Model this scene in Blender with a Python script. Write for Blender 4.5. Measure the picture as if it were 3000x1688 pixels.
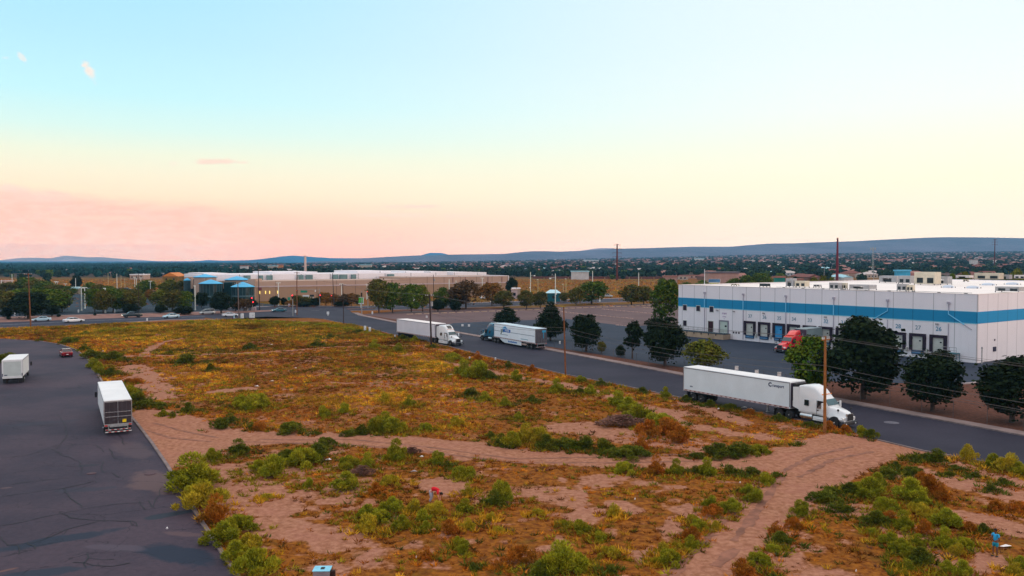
import bpy, bmesh, math, random
import numpy as np
from mathutils import Vector, Matrix
for _o in list(bpy.data.objects): bpy.data.objects.remove(_o)
SC = bpy.context.scene
COL = SC.collection
R = math.radians
# ------------------------------------------------------------------ camera
F = 2400.0; HOR = 764.0; CAMH = 17.2
PITCH = math.atan((844 - HOR) / F)
cd = bpy.data.cameras.new('camera'); cam = bpy.data.objects.new('camera', cd); COL.objects.link(cam)
cam.location = (0, 0, CAMH); cam.rotation_euler = (R(90) - PITCH, 0, 0)
cd.sensor_fit = 'HORIZONTAL'; cd.sensor_width = 36; cd.lens = 36 * F / 3000
cd.clip_start = 0.5; cd.clip_end = 90000
SC.camera = cam
SC.view_settings.view_transform = 'Standard'; SC.view_settings.look = 'None'
SC.view_settings.exposure = 0.0; SC.view_settings.gamma = 1.0
SC.cycles.max_bounces = 5; SC.cycles.diffuse_bounces = 2; SC.cycles.glossy_bounces = 2
SC.cycles.volume_bounces = 0; SC.cycles.transmission_bounces = 2
SC.cycles.use_fast_gi = False

def lin(c): return tuple((x / 255 / 12.92) if x / 255 <= .04045 else ((x / 255 + .055) / 1.055) ** 2.4 for x in c)
def L4(c, k=1.0): return tuple(v * k for v in lin(c)) + (1,)
# ------------------------------------------------------------------ sky
SUN_AZ, SUN_EL = R(62), R(7)          # measured from +Y towards +X
w = bpy.data.worlds.new('World'); SC.world = w; w.use_nodes = True
nt = w.node_tree; N = nt.nodes; LK = nt.links
for n in list(N): N.remove(n)
out = N.new('ShaderNodeOutputWorld'); bg = N.new('ShaderNodeBackground'); LK.new(bg.outputs[0], out.inputs[0])
tc = N.new('ShaderNodeTexCoord'); sx = N.new('ShaderNodeSeparateXYZ'); LK.new(tc.outputs['Generated'], sx.inputs[0])
def wm(op, a, b=None, c=None, clamp=False):
    n = N.new('ShaderNodeMath'); n.operation = op; n.use_clamp = clamp
    for i, v in enumerate((a, b, c)):
        if v is None: continue
        if isinstance(v, (int, float)): n.inputs[i].default_value = v
        else: LK.new(v, n.inputs[i])
    return n.outputs[0]
def ramp(pts, fac):
    n = N.new('ShaderNodeValToRGB'); e = n.color_ramp.elements
    while len(e) > 1: e.remove(e[0])
    e[0].position = pts[0][0]; e[0].color = L4(pts[0][1], pts[0][2] if len(pts[0]) > 2 else 1)
    for p in pts[1:]:
        q = e.new(p[0]); q.color = L4(p[1], p[2] if len(p) > 2 else 1)
    LK.new(fac, n.inputs[0]); return n.outputs[0]
def wmix(f, a, b):
    n = N.new('ShaderNodeMix'); n.data_type = 'RGBA'
    if isinstance(f, (int, float)): n.inputs[0].default_value = f
    else: LK.new(f, n.inputs[0])
    for s, v in ((6, a), (7, b)):
        if isinstance(v, tuple): n.inputs[s].default_value = v
        else: LK.new(v, n.inputs[s])
    return n.outputs[2]
X, Y, Z = sx.outputs
zz = wm('MULTIPLY', wm('MAXIMUM', Z, 0.0), 1.0)
cl = ramp([(0, (255, 176, 160)), (.02, (255, 186, 168)), (.05, (255, 208, 182)), (.075, (254, 232, 202)), (.095, (252, 240, 212)), (.118, (243, 246, 222)), (.145, (220, 248, 240)), (.18, (200, 246, 252)), (.24, (186, 236, 254)), (.33, (168, 228, 254)), (.5, (190, 228, 245), 1.3), (.7, (235, 225, 222), 1.5), (1, (240, 226, 222), 1.7)], zz)
cr = ramp([(0, (255, 230, 212)), (.04, (255, 238, 218)), (.09, (255, 249, 222)), (.13, (251, 252, 232)), (.17, (247, 254, 247)), (.24, (240, 252, 254)), (.33, (236, 250, 254)), (.5, (225, 240, 248), 1.3), (.7, (240, 228, 222), 1.5), (1, (240, 226, 222), 1.7)], zz)
cb = ramp([(0, (225, 205, 205)), (.1, (215, 210, 220)), (.3, (190, 210, 232)), (.7, (220, 220, 225), 1.3), (1, (240, 226, 222), 1.7)], zz)
az = wm('DIVIDE', X, wm('SQRT', wm('ADD', wm('MULTIPLY', X, X), wm('MULTIPLY', Y, Y))))
fa = wm('MULTIPLY_ADD', az, 1.0, 0.53, True)
fac = N.new('ShaderNodeMapRange'); fac.interpolation_type = 'SMOOTHSTEP'; LK.new(fa, fac.inputs[0])
sky = wmix(fac.outputs[0], cl, cr)
bk = wm('MULTIPLY_ADD', Y, -1.4, 0.35, True)
sky = wmix(bk, sky, cb)
# clouds: soft patches placed by direction, broken up by noise
ax = wm('DIVIDE', X, Y); ez = wm('DIVIDE', Z, Y)
cv = N.new('ShaderNodeCombineXYZ'); LK.new(ax, cv.inputs[0]); LK.new(wm('MULTIPLY', ez, 3.2), cv.inputs[1])
nz = N.new('ShaderNodeTexNoise'); nz.inputs['Scale'].default_value = 11; nz.inputs['Detail'].default_value = 7; nz.inputs['Roughness'].default_value = .6
LK.new(cv.outputs[0], nz.inputs['Vector'])
nz2 = N.new('ShaderNodeTexNoise'); nz2.inputs['Scale'].default_value = 46; nz2.inputs['Detail'].default_value = 5
LK.new(cv.outputs[0], nz2.inputs['Vector'])
front = wm('GREATER_THAN', Y, 0.05)
def sstep(v, a, b):
    n = N.new('ShaderNodeMapRange'); n.interpolation_type = 'SMOOTHSTEP'; n.inputs[1].default_value = a; n.inputs[2].default_value = b
    LK.new(v, n.inputs[0]); return n.outputs[0]
# low bank on the left: top edge falls to the right
edge = wm('SUBTRACT', wm('MULTIPLY_ADD', ax, -.10, .030), ez)
edge = wm('ADD', edge, wm('MULTIPLY', wm('SUBTRACT', nz.outputs[0], .5), .035))
bank = wm('MULTIPLY', sstep(edge, -.004, .014), sstep(wm('MULTIPLY', ax, -1), .18, .42))
bankc = wmix(sstep(nz2.outputs[0], .35, .65), L4((255, 200, 183)), L4((255, 209, 194)))
sky = wmix(wm('MULTIPLY', wm('MULTIPLY', bank, front), .85), sky, bankc)
def wisp(px, py, rx, ry, col, k, tilt=0.0, lo=.0, ns=1.0):
    cx, cz = (px - 1500) / F, (HOR - py) / F
    dx = wm('SUBTRACT', ax, cx); dz = wm('SUBTRACT', ez, cz)
    dz = wm('ADD', dz, wm('MULTIPLY', dx, tilt))
    d = wm('SQRT', wm('ADD', wm('POWER', wm('DIVIDE', wm('ABSOLUTE', dx), rx / F), 2.0), wm('POWER', wm('DIVIDE', wm('ABSOLUTE', dz), ry / F), 2.0)))
    d = wm('ADD', d, wm('MULTIPLY', wm('SUBTRACT', nz2.outputs[0], .5), 1.6 * ns))
    return wm('MULTIPLY', wm('MULTIPLY', wm('SUBTRACT', 1.0, sstep(d, .35, 1.15)), front), k), L4(col)
for a in ((272, 214, 22, 26, (253, 238, 226), .9, .9), (258, 198, 12, 8, (253, 238, 226), .7), (78, 175, 16, 13, (250, 240, 232), .6, .8), (640, 475, 62, 11, (253, 222, 205), .85),
          (715, 478, 22, 6, (253, 226, 208), .5), (512, 481, 18, 6, (253, 230, 214), .4), (1210, 606, 95, 7, (252, 220, 205), .6), (1150, 632, 160, 7, (253, 224, 208), .45),
          (1330, 634, 60, 5, (253, 222, 208), .4), (35, 553, 60, 14, (254, 222, 208), .6), (130, 575, 110, 22, (254, 218, 204), .5), (300, 640, 220, 10, (254, 214, 192), .4), (30, 175, 12, 5, (245, 245, 242), .3)):
    m, c = wisp(*a); sky = wmix(m, sky, c)
# a physical sky adds its own faint daylight under the twilight colours
ns = N.new('ShaderNodeTexSky'); ns.sky_type = 'NISHITA'; ns.sun_disc = False; ns.sun_elevation = SUN_EL; ns.sun_rotation = SUN_AZ
adds = N.new('ShaderNodeMix'); adds.data_type = 'RGBA'; adds.blend_type = 'ADD'; adds.inputs[0].default_value = .004
LK.new(sky, adds.inputs[6]); LK.new(ns.outputs[0], adds.inputs[7])
# the air (haze box below) dims and tints what lies behind it; the open sky above it is that much brighter
dist_ = wm('MINIMUM', wm('DIVIDE', 245.0, wm('MAXIMUM', Z, .004)), 12900.0)
Tt = wm('POWER', 2.71828, wm('MULTIPLY', dist_, -8e-5))
def vsc(v, s):
    n = N.new('ShaderNodeVectorMath'); n.operation = 'SCALE'
    if isinstance(v, tuple): n.inputs[0].default_value = v
    else: LK.new(v, n.inputs[0])
    LK.new(s, n.inputs['Scale']); return n.outputs[0]
sub = N.new('ShaderNodeVectorMath'); sub.operation = 'SUBTRACT'; LK.new(adds.outputs[2], sub.inputs[0]); LK.new(vsc((.07, .20, .34), wm('SUBTRACT', 1.0, Tt)), sub.inputs[1])
fin = vsc(sub.outputs[0], wm('DIVIDE', 1.0, Tt))
LK.new(fin, bg.inputs[0]); bg.inputs[1].default_value = 1.0
# ------------------------------------------------------------------ sun
sl = bpy.data.lights.new('sun', 'SUN'); sl.energy = 0.8; sl.angle = R(14); sl.color = (1.0, .62, .38)
so = bpy.data.objects.new('sun', sl); COL.objects.link(so)
sd = Vector((math.sin(SUN_AZ + R(48)) * math.cos(SUN_EL), math.cos(SUN_AZ + R(48)) * math.cos(SUN_EL), math.sin(SUN_EL)))
so.rotation_euler = sd.to_track_quat('Z', 'Y').to_euler()

# ------------------------------------------------------------------ helpers
_cp, _sp = math.cos(PITCH), math.sin(PITCH)
def P(x, y, z=0.0):
    """point of the plane at height z seen at pixel (x, y) of the 3000-wide photograph"""
    dx, dv = (x - 1500) / F, -(y - 844) / F
    d = Vector((dx, _cp + dv * _sp, -_sp + dv * _cp))
    t = (z - CAMH) / d.z
    return Vector((d.x * t, d.y * t, z))
def PZ(x, y, Yd):
    dx, dv = (x - 1500) / F, -(y - 844) / F
    d = Vector((dx, _cp + dv * _sp, -_sp + dv * _cp)); t = Yd / d.y
    return Vector((d.x * t, Yd, CAMH + d.z * t))
def D(x, y): return (x * 1.16505, y * 1.16505)
def pxm(y): return (y - HOR) / CAMH
rnd = random.Random(7); rs = np.random.RandomState(5)
def tag(o, label=None, cat=None, group=None, kind=None):
    if label: o['label'] = label
    if cat: o['category'] = cat
    if group: o['group'] = group
    if kind: o['kind'] = kind
    return o
def empty(name, loc=(0, 0, 0), rz=0.0, label=None, cat=None, group=None):
    o = bpy.data.objects.new(name, None); COL.objects.link(o); o.location = loc; o.rotation_euler = (0, 0, rz)
    o.empty_display_size = .1
    return tag(o, label, cat, group)
def copy_tree(o, parent=None):
    c = o.copy(); COL.objects.link(c); c.parent = parent
    for ch in list(o.children): copy_tree(ch, c)
    return c
class MB:
    def __init__(s): s.v = []; s.f = []; s.m = []
    def add(s, vs, fs, mi=0, M=None):
        b = len(s.v)
        for p in vs:
            p = Vector(p)
            s.v.append(tuple(M @ p) if M else tuple(p))
        for f in fs: s.f.append(tuple(b + i for i in f)); s.m.append(mi)
        return s
    def box(s, x0, x1, y0, y1, z0, z1, mi=0, M=None):
        return s.add([(x0, y0, z0), (x1, y0, z0), (x1, y1, z0), (x0, y1, z0), (x0, y0, z1), (x1, y0, z1), (x1, y1, z1), (x0, y1, z1)],
                     [(0, 3, 2, 1), (4, 5, 6, 7), (0, 1, 5, 4), (1, 2, 6, 5), (2, 3, 7, 6), (3, 0, 4, 7)], mi, M)
    def cbox(s, x0, x1, y0, y1, z0, z1, c=.04, mi=0, M=None):
        """box with chamfered edges"""
        bm = bmesh.new(); bmesh.ops.create_cube(bm, size=1)
        for v in bm.verts: v.co = Vector(((x0 + x1) / 2 + v.co.x * (x1 - x0), (y0 + y1) / 2 + v.co.y * (y1 - y0), (z0 + z1) / 2 + v.co.z * (z1 - z0)))
        bmesh.ops.bevel(bm, geom=bm.edges[:], offset=c, segments=2, affect='EDGES', profile=.6)
        bm.verts.index_update()
        s.add([v.co.copy() for v in bm.verts], [tuple(v.index for v in f.verts) for f in bm.faces], mi, M); bm.free(); return s
    def prism(s, poly, y0, y1, mi=0, M=None):
        """profile in xz extruded along y"""
        n = len(poly)
        return s.add([(x, y0, z) for x, z in poly] + [(x, y1, z) for x, z in poly],
                     [tuple(range(n)), tuple(range(2 * n - 1, n - 1, -1))] + [(i, i + n, (i + 1) % n + n, (i + 1) % n) for i in range(n)], mi, M)
    def slab(s, poly, z0, z1, mi=0, M=None):
        n = len(poly)
        return s.add([(x, y, z0) for x, y in poly] + [(x, y, z1) for x, y in poly],
                     [tuple(range(n - 1, -1, -1)), tuple(range(n, 2 * n))] + [(i, (i + 1) % n, (i + 1) % n + n, i + n) for i in range(n)], mi, M)
    def tube(s, a, b, r0, r1=None, n=8, mi=0, M=None, cap=True):
        a, b = Vector(a), Vector(b); r1 = r0 if r1 is None else r1
        q = (b - a).to_track_quat('Z', 'Y')
        vs = []
        for p, r in ((a, r0), (b, r1)):
            for i in range(n):
                t = 2 * math.pi * i / n; vs.append(p + q @ Vector((r * math.cos(t), r * math.sin(t), 0)))
        fs = [(i, (i + 1) % n, (i + 1) % n + n, i + n) for i in range(n)]
        if cap: fs += [tuple(range(n - 1, -1, -1)), tuple(range(n, 2 * n))]
        return s.add(vs, fs, mi, M)
    def loft(s, secs, mi=0, M=None, cap=True):
        n = len(secs[0]); vs = [p for sec in secs for p in sec]; fs = []
        for k in range(len(secs) - 1):
            for i in range(n):
                fs.append((k * n + i, k * n + (i + 1) % n, (k + 1) * n + (i + 1) % n, (k + 1) * n + i))
        if cap: fs += [tuple(range(n - 1, -1, -1)), tuple((len(secs) - 1) * n + i for i in range(n))]
        return s.add(vs, fs, mi, M)
    def build(s, name, mat, parent=None, smooth=False):
        me = bpy.data.meshes.new(name); me.from_pydata(s.v, [], s.f)
        mats = mat if isinstance(mat, (list, tuple)) else [mat]
        for m in mats: me.materials.append(m)
        if len(mats) > 1: me.polygons.foreach_set('material_index', s.m)
        bm = bmesh.new(); bm.from_mesh(me); bmesh.ops.recalc_face_normals(bm, faces=bm.faces); bm.to_mesh(me); bm.free()
        if smooth:
            me.polygons.foreach_set('use_smooth', [True] * len(me.polygons))
            try: me.set_sharp_from_angle(angle=R(38))
            except Exception: pass
        me.update()
        o = bpy.data.objects.new(name, me); COL.objects.link(o); o.parent = parent
        return o
def npmesh(name, V, nper, mat, parent=None, cols=None):
    """many separate n-gons at once; V is (faces*nper, 3)"""
    nf = len(V) // nper
    me = bpy.data.meshes.new(name); me.vertices.add(len(V)); me.vertices.foreach_set('co', np.asarray(V, np.float32).ravel())
    me.loops.add(len(V)); me.loops.foreach_set('vertex_index', np.arange(len(V), dtype=np.int32))
    me.polygons.add(nf); me.polygons.foreach_set('loop_start', np.arange(nf, dtype=np.int32) * nper)
    me.polygons.foreach_set('loop_total', np.full(nf, nper, np.int32))
    me.materials.append(mat)
    if cols is not None:
        a = me.attributes.new('tint', 'FLOAT_COLOR', 'POINT'); a.data.foreach_set('color', np.asarray(cols, np.float32).ravel())
    me.update(calc_edges=True)
    o = bpy.data.objects.new(name, me); COL.objects.link(o); o.parent = parent
    return o
# ------------------------------------------------------------------ materials
MATS = {}
class NT:
    def __init__(s, name):
        s.m = bpy.data.materials.new(name); s.m.use_nodes = True; s.t = s.m.node_tree
        s.b = s.t.nodes['Principled BSDF']; s.b.inputs['Specular IOR Level'].default_value = .3
    def n(s, t, **k):
        x = s.t.nodes.new(t)
        for a, v in k.items(): setattr(x, a, v)
        return x
    def l(s, a, b): s.t.links.new(a, b)
    def noise(s, scale, detail=4, vec=None, rough=.55):
        x = s.n('ShaderNodeTexNoise'); x.inputs['Scale'].default_value = scale; x.inputs['Detail'].default_value = detail; x.inputs['Roughness'].default_value = rough
        if vec is not None: s.l(vec, x.inputs['Vector'])
        return x.outputs[0]
    def obj(s): return s.n('ShaderNodeTexCoord').outputs['Object']
    def mix(s, f, a, b, bt='MIX'):
        x = s.n('ShaderNodeMix', data_type='RGBA', blend_type=bt)
        for i, v in ((0, f), (6, a), (7, b)):
            if isinstance(v, (int, float, tuple)): x.inputs[i].default_value = v
            else: s.l(v, x.inputs[i])
        return x.outputs[2]
    def step(s, v, a, b, lo=0.0, hi=1.0):
        x = s.n('ShaderNodeMapRange', interpolation_type='SMOOTHSTEP'); x.inputs[1].default_value = a; x.inputs[2].default_value = b; x.inputs[3].default_value = lo; x.inputs[4].default_value = hi
        s.l(v, x.inputs[0]); return x.outputs[0]
    def math(s, op, a, b=None):
        x = s.n('ShaderNodeMath', operation=op)
        for i, v in enumerate((a, b)):
            if v is None: continue
            if isinstance(v, (int, float)): x.inputs[i].default_value = v
            else: s.l(v, x.inputs[i])
        return x.outputs[0]
    def bump(s, h, strength=.3, dist=.05):
        x = s.n('ShaderNodeBump'); x.inputs['Strength'].default_value = strength; x.inputs['Distance'].default_value = dist
        s.l(h, x.inputs['Height']); s.l(x.outputs[0], s.b.inputs['Normal'])
def mat(name, col, rough=.6, var=.12, scale=1.5, metal=0.0, spec=.3, dirt=0.0, emit=None, k=1.0, coat=0.0):
    if name in MATS: return MATS[name]
    t = NT(name); c = lin(col) if max(col) > 1 else col
    c = tuple(v * k for v in c)
    oc = t.obj(); nz = t.noise(scale, 5, oc)
    a = tuple(v * (1 - var) for v in c) + (1,); b = tuple(min(1, v * (1 + var)) for v in c) + (1,)
    cc = t.mix(t.step(nz, .3, .7), a, b)
    if dirt:
        d = t.noise(scale * .35, 6, oc, .7)
        cc = t.mix(t.step(d, .52, .8, 0, dirt), cc, tuple(v * .45 for v in c) + (1,))
    t.l(cc, t.b.inputs['Base Color']); t.b.inputs['Roughness'].default_value = rough; t.b.inputs['Metallic'].default_value = metal
    t.b.inputs['Specular IOR Level'].default_value = spec; t.b.inputs['Coat Weight'].default_value = coat; t.b.inputs['Coat Roughness'].default_value = .08
    if emit: t.b.inputs['Emission Color'].default_value = L4(col); t.b.inputs['Emission Strength'].default_value = emit
    MATS[name] = t.m; return t.m
def leafmat(name, col, spread=.35, k=1.0, hue=None):
    """foliage: colour from the plant's own clumps and a per-plant shift"""
    if name in MATS: return MATS[name]
    t = NT(name); c = tuple(v * k for v in lin(col)); h = tuple(v * k for v in lin(hue or col))
    oi = t.n('ShaderNodeObjectInfo'); oc = t.obj()
    n1 = t.noise(1.1, 3, oc); geo = t.n('ShaderNodeNewGeometry')
    base = t.mix(t.step(n1, .35, .65), c + (1,), h + (1,))
    br = t.math('ADD', t.math('MULTIPLY', geo.outputs['Random Per Island'], spread * 1.6), t.math('MULTIPLY', oi.outputs['Random'], spread * .9))
    br = t.math('ADD', br, 1 - spread * 1.25)
    mv = t.n('ShaderNodeVectorMath', operation='SCALE'); t.l(base, mv.inputs[0]); t.l(br, mv.inputs['Scale'])
    t.l(mv.outputs[0], t.b.inputs['Base Color']); t.b.inputs['Roughness'].default_value = .85; t.b.inputs['Specular IOR Level'].default_value = .12
    MATS[name] = t.m; return t.m
def tintmat(name, spec=.1, var=.25):
    t = NT(name); a = t.n('ShaderNodeAttribute', attribute_name='tint')
    geo = t.n('ShaderNodeNewGeometry')
    br = t.math('ADD', t.math('MULTIPLY', geo.outputs['Random Per Island'], var * 2), 1 - var)
    mv = t.n('ShaderNodeVectorMath', operation='SCALE'); t.l(a.outputs['Color'], mv.inputs[0]); t.l(br, mv.inputs['Scale'])
    t.l(mv.outputs[0], t.b.inputs['Base Color']); t.b.inputs['Roughness'].default_value = .9; t.b.inputs['Specular IOR Level'].default_value = spec
    MATS[name] = t.m; return t.m
def glassmat(name='dark_glass', col=(20, 34, 42)):
    if name in MATS: return MATS[name]
    m = mat(name, col, rough=.08, var=.3, scale=.6, spec=.8); return m
white_paint = mat('white_paint', (.74, .77, .78), .45, .04, .8, spec=.35, dirt=.12)
white_gloss = mat('white_gloss_paint', (.74, .78, .80), .22, .03, .8, spec=.5, coat=.5)
black_rubber = mat('tyre_rubber', (.022, .022, .024), .85, .3, 3)
chassis_mat = mat('chassis_black', (.02, .02, .024), .6, .3, 2)
chrome = mat('bright_metal', (.62, .64, .66), .25, .08, 2, metal=.8)
steel = mat('galvanised_steel', (.32, .33, .34), .5, .15, 3, metal=.3)
glass = glassmat()
red_lens = mat('red_lens', (190, 20, 18), .3, .1, 3)
amber_lens = mat('amber_lens', (235, 130, 30), .3, .1, 3)
lamp_lens = mat('headlamp_lens', (235, 240, 240), .15, .05, 3, spec=.6)
refl_white = mat('white_reflector', (235, 232, 230), .4, .03, 3)
asphalt_dark = None
# ------------------------------------------------------------------ terrain
_tab = rs.rand(256, 256)
def vnoise(x, y, s):
    x = np.asarray(x) / s; y = np.asarray(y) / s
    xi = np.floor(x).astype(int); yi = np.floor(y).astype(int); fx = x - xi; fy = y - yi
    fx = fx * fx * (3 - 2 * fx); fy = fy * fy * (3 - 2 * fy)
    g = lambda a, b: _tab[a % 256, b % 256]
    return (g(xi, yi) * (1 - fx) + g(xi + 1, yi) * fx) * (1 - fy) + (g(xi, yi + 1) * (1 - fx) + g(xi + 1, yi + 1) * fx) * fy
def fnoise(x, y, s): return .55 * vnoise(x, y, s) + .3 * vnoise(x + 71, y + 13, s * .43) + .15 * vnoise(x + 9, y + 37, s * .19)
FX = [-1500, 0, 600, 1000, 1250, 1500, 2000, 2500, 3000, 4500]; FY = [766, 766, 766, 764, 761, 757, 746, 735, 730, 728]
def foot_h(X, Y):
    px = 1500 + F * np.asarray(X) / np.maximum(np.asarray(Y), 1.0)
    return 17.2 + (764 - np.interp(px, FX, FY)) / F * 5000
def hgt(X, Y):
    Y = np.asarray(Y, float); t = np.clip((Y - 750) / 4250, 0, 1.0)
    return np.maximum(foot_h(X, Y) - 17.2, 0) * t ** 1.15 + np.where(Y > 900, (fnoise(X, Y, 420) - .5) * 5 * np.clip((Y - 900) / 900, 0, 1), 0)
rowsY = [-400, -150, -60, -10, 12]
y = 20.0
while y < 12400: rowsY.append(y); y *= 1.035
colsU = np.linspace(-1.15, 1.15, 150)
Vg = []; Fg = []
for yy in rowsY:
    base = max(yy, 90.0 if yy < 45 else yy)
    for u in colsU:
        xx = u * max(base, 90); Vg.append((xx, yy, 0.0))
Vg = np.array(Vg); Vg[:, 2] = hgt(Vg[:, 0], Vg[:, 1])
Vg[:, 2] = np.where(Vg[:, 1] > 5600, hgt(Vg[:, 0] * 5000 / np.maximum(Vg[:, 1], 1), 5000) - 12, Vg[:, 2])
nc = len(colsU)
Fg = [(r * nc + c, r * nc + c + 1, (r + 1) * nc + c + 1, (r + 1) * nc + c) for r in range(len(rowsY) - 1) for c in range(nc - 1)]
me = bpy.data.meshes.new('ground'); me.from_pydata([tuple(v) for v in Vg], [], Fg); me.update()
ground = tag(bpy.data.objects.new('ground', me), kind='structure'); COL.objects.link(ground)
# zone weights: r = weed litter share, g = bare soil, b = town ground
def inpoly(X, Y, poly):
    X = np.asarray(X); Y = np.asarray(Y); ins = np.zeros(X.shape, bool); n = len(poly)
    for i in range(n):
        x1, y1 = poly[i][:2]; x2, y2 = poly[(i + 1) % n][:2]
        c = ((y1 > Y) != (y2 > Y)) & (X < (x2 - x1) * (Y - y1) / (y2 - y1 + 1e-12) + x1); ins ^= c
    return ins
def polyP(pts, z=0.0): return [tuple(P(a, b, z)) for a, b in pts]
def distpath(X, Y, pts):
    X = np.asarray(X, float); Y = np.asarray(Y, float); d = np.full(X.shape, 1e9)
    for (x1, y1, *_), (x2, y2, *_) in zip(pts[:-1], pts[1:]):
        L = (x2 - x1) ** 2 + (y2 - y1) ** 2; t = np.clip(((X - x1) * (x2 - x1) + (Y - y1) * (y2 - y1)) / L, 0, 1)
        d = np.minimum(d, np.hypot(X - x1 - t * (x2 - x1), Y - y1 - t * (y2 - y1)))
    return d
LEFT_EDGE = [D(625, 1520), D(590, 1449), D(548, 1385), D(500, 1312), D(457, 1240), D(415, 1170), D(378, 1115), D(340, 1065), D(300, 1020), D(262, 975), D(243, 940), D(228, 915), D(212, 897), D(190, 881), D(150, 867), D(100, 859), D(0, 853), D(-120, 850)]
NEAR_EDGE = [(640, 936), (780, 928), (845, 930), (905, 932), (948, 935), (991, 945), (1066, 957), (1097, 967), (1155, 982), (1240, 998), (1330, 1020), (1449, 1051), (1659, 1099), (1834, 1133), (1999, 1168), (2240, 1213), (2467, 1256), (2560, 1288), (2700, 1322), (3000, 1376), (3400, 1450)]
FAR_EDGE = [(3400, 1352), (3000, 1279), (2423, 1172), (2000, 1102), (1900, 1083), (1605, 1027), (1400, 988), (1339, 977), (1143, 944), (1050, 925), (1032, 917), (1026, 911)]
TRACK_UP = [D(405, 1158), D(372, 1110), D(340, 1062), D(338, 1040), D(360, 1030), D(430, 1036), D(480, 1052), D(540, 1075), D(620, 1086), D(700, 1092), D(860, 1094), D(1000, 1100), D(1230, 1122), D(1330, 1137), D(1560, 1152), D(1750, 1155), D(1900, 1146), D(2000, 1128), D(2080, 1100), D(2150, 1094), D(2195, 1100)]
TRACK_DN = [D(2322, 1136), D(2240, 1150), D(2140, 1190), D(2060, 1235), D(2000, 1290), D(1940, 1350), D(1880, 1400), D(1830, 1449), D(1770, 1530), D(1630, 1530), D(1700, 1449), D(1790, 1370), D(1870, 1290), D(1930, 1225), D(1965, 1190), D(1850, 1177), D(1700, 1174), D(1500, 1171), D(1300, 1156), D(1100, 1141), D(1010, 1127), D(870, 1119), D(700, 1112), D(600, 1122), D(520, 1140), D(450, 1170), D(420, 1172)]
track_poly = polyP(TRACK_UP + TRACK_DN)
PATHS = [([(365, 1045), (470, 1043), (600, 1040), (780, 1033), (1000, 1017), (1290, 1012)], 1.3), ([(420, 1040), (470, 1005), (540, 992)], 1.2),
         ([(1306, 1058), (1460, 1098), (1659, 1130), (1886, 1192), (2020, 1250), (2240, 1285)], 1.6), ([(395, 1075), (440, 1130), (475, 1165)], 3.0), ([(640, 1150), (720, 1142)], 2.0),
         ([(1690, 1255), (1900, 1290), (2040, 1310)], 3.5), ([(640, 1400), (700, 1440), (770, 1480)], 4.0), ([(780, 1540), (900, 1560), (985, 1590)], 2.2), ([(2480, 1490), (2560, 1500)], 2.0),
         ([(2720, 1400), (2850, 1420), (3000, 1465)], 2.5), ([(2860, 1520), (3000, 1560)], 1.8), ([(1950, 1155), (2180, 1240)], 1.5), ([(1800, 1480), (1860, 1500)], 1.0), ([(1270, 1420), (1330, 1440)], 2.0), ([(1850, 1190), (1990, 1215)], 2.0)]
PATHS = [([tuple(P(a, b)) for a, b in p], wd) for p, wd in PATHS]
def bareness(X, Y):
    b = np.clip((fnoise(X, Y, 4.2) - .53) * 5, 0, 1)
    south = inpoly(X, Y, polyP([D(300, 1120), D(860, 1110), D(1300, 1150), D(1950, 1180), D(2400, 1130), D(3000, 1260), D(3000, 1900), D(300, 1900)]))
    b = np.where(south, b * .95, np.maximum(b * .42, np.clip((fnoise(X + 500, Y, 2.6) - .60) * 6, 0, .62)))
    b = np.where(south, b + np.clip((vnoise(X + 40, Y, 1.1) - .66) * 3, 0, .6), b)
    for p, wd in PATHS:
        d = distpath(X, Y, p) + (fnoise(X, Y, 1.6) - .5) * wd * 1.2
        b = np.maximum(b, np.clip((wd - d) / (wd * .4), 0, 1))
    d = distpath(X, Y, track_poly + track_poly[:1]) + (fnoise(X, Y, 1.5) - .5) * 1.2
    b = np.maximum(b, np.where(inpoly(X, Y, track_poly), 1.0, np.clip((1.1 - d) / .6, 0, 1)))
    return np.clip(b, 0, 1)
t = NT('earth'); oc = t.obj()
at = t.n('ShaderNodeAttribute', attribute_name='zone'); sz = t.n('ShaderNodeSeparateColor'); t.l(at.outputs['Color'], sz.inputs[0])
nA = t.noise(.35, 6, oc, .65); nB = t.noise(2.2, 6, oc, .7); nC = t.noise(.02, 6, oc, .6); nD = t.noise(6.5, 3, oc, .7)
soil = t.mix(t.step(nB, .3, .7), (.235, .095, .050, 1), (.44, .215, .135, 1))
soil = t.mix(t.step(nA, .4, .75, 0, .6), soil, (.36, .155, .108, 1))
lit = t.mix(t.step(nB, .35, .65), (.135, .040, .009, 1), (.32, .115, .016, 1))
lit = t.mix(t.step(nA, .5, .7, 0, .6), lit, (.085, .062, .010, 1))
spk = t.step(nD, .52, .60)
gmask = t.math('MULTIPLY', sz.outputs[1], 1.0)
thr = t.math('SUBTRACT', t.math('ADD', gmask, t.math('MULTIPLY', t.math('SUBTRACT', nB, .5), .9)), .5)
thr = t.math('ADD', thr, t.math('MULTIPLY', t.math('SUBTRACT', nD, .5), .5)); near = t.mix(t.step(thr, -.20, .22), lit, soil)
verge = t.mix(t.step(nB, .35, .65), (.085, .036, .026, 1), (.15, .066, .045, 1))
near = t.mix(sz.outputs[0], near, verge)
fld = t.mix(t.step(nC, .35, .62), (.20, .075, .018, 1), (.14, .085, .016, 1))
town = t.mix(t.step(nC, .4, .6), (.075, .045, .035, 1), (.045, .042, .018, 1))
far = t.mix(t.step(t.noise(.0035, 4, oc), .3, .7), town, (.06, .04, .03, 1))
res = t.mix(t.step(sz.outputs[2], .05, .45), near, fld); res = t.mix(t.step(sz.outputs[2], .5, .95), res, far)
t.l(res, t.b.inputs['Base Color']); t.b.inputs['Roughness'].default_value = .95; t.b.inputs['Specular IOR Level'].default_value = .05
t.bump(nB, .5, .08)
earth = t.m; me.materials.append(earth)
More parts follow.
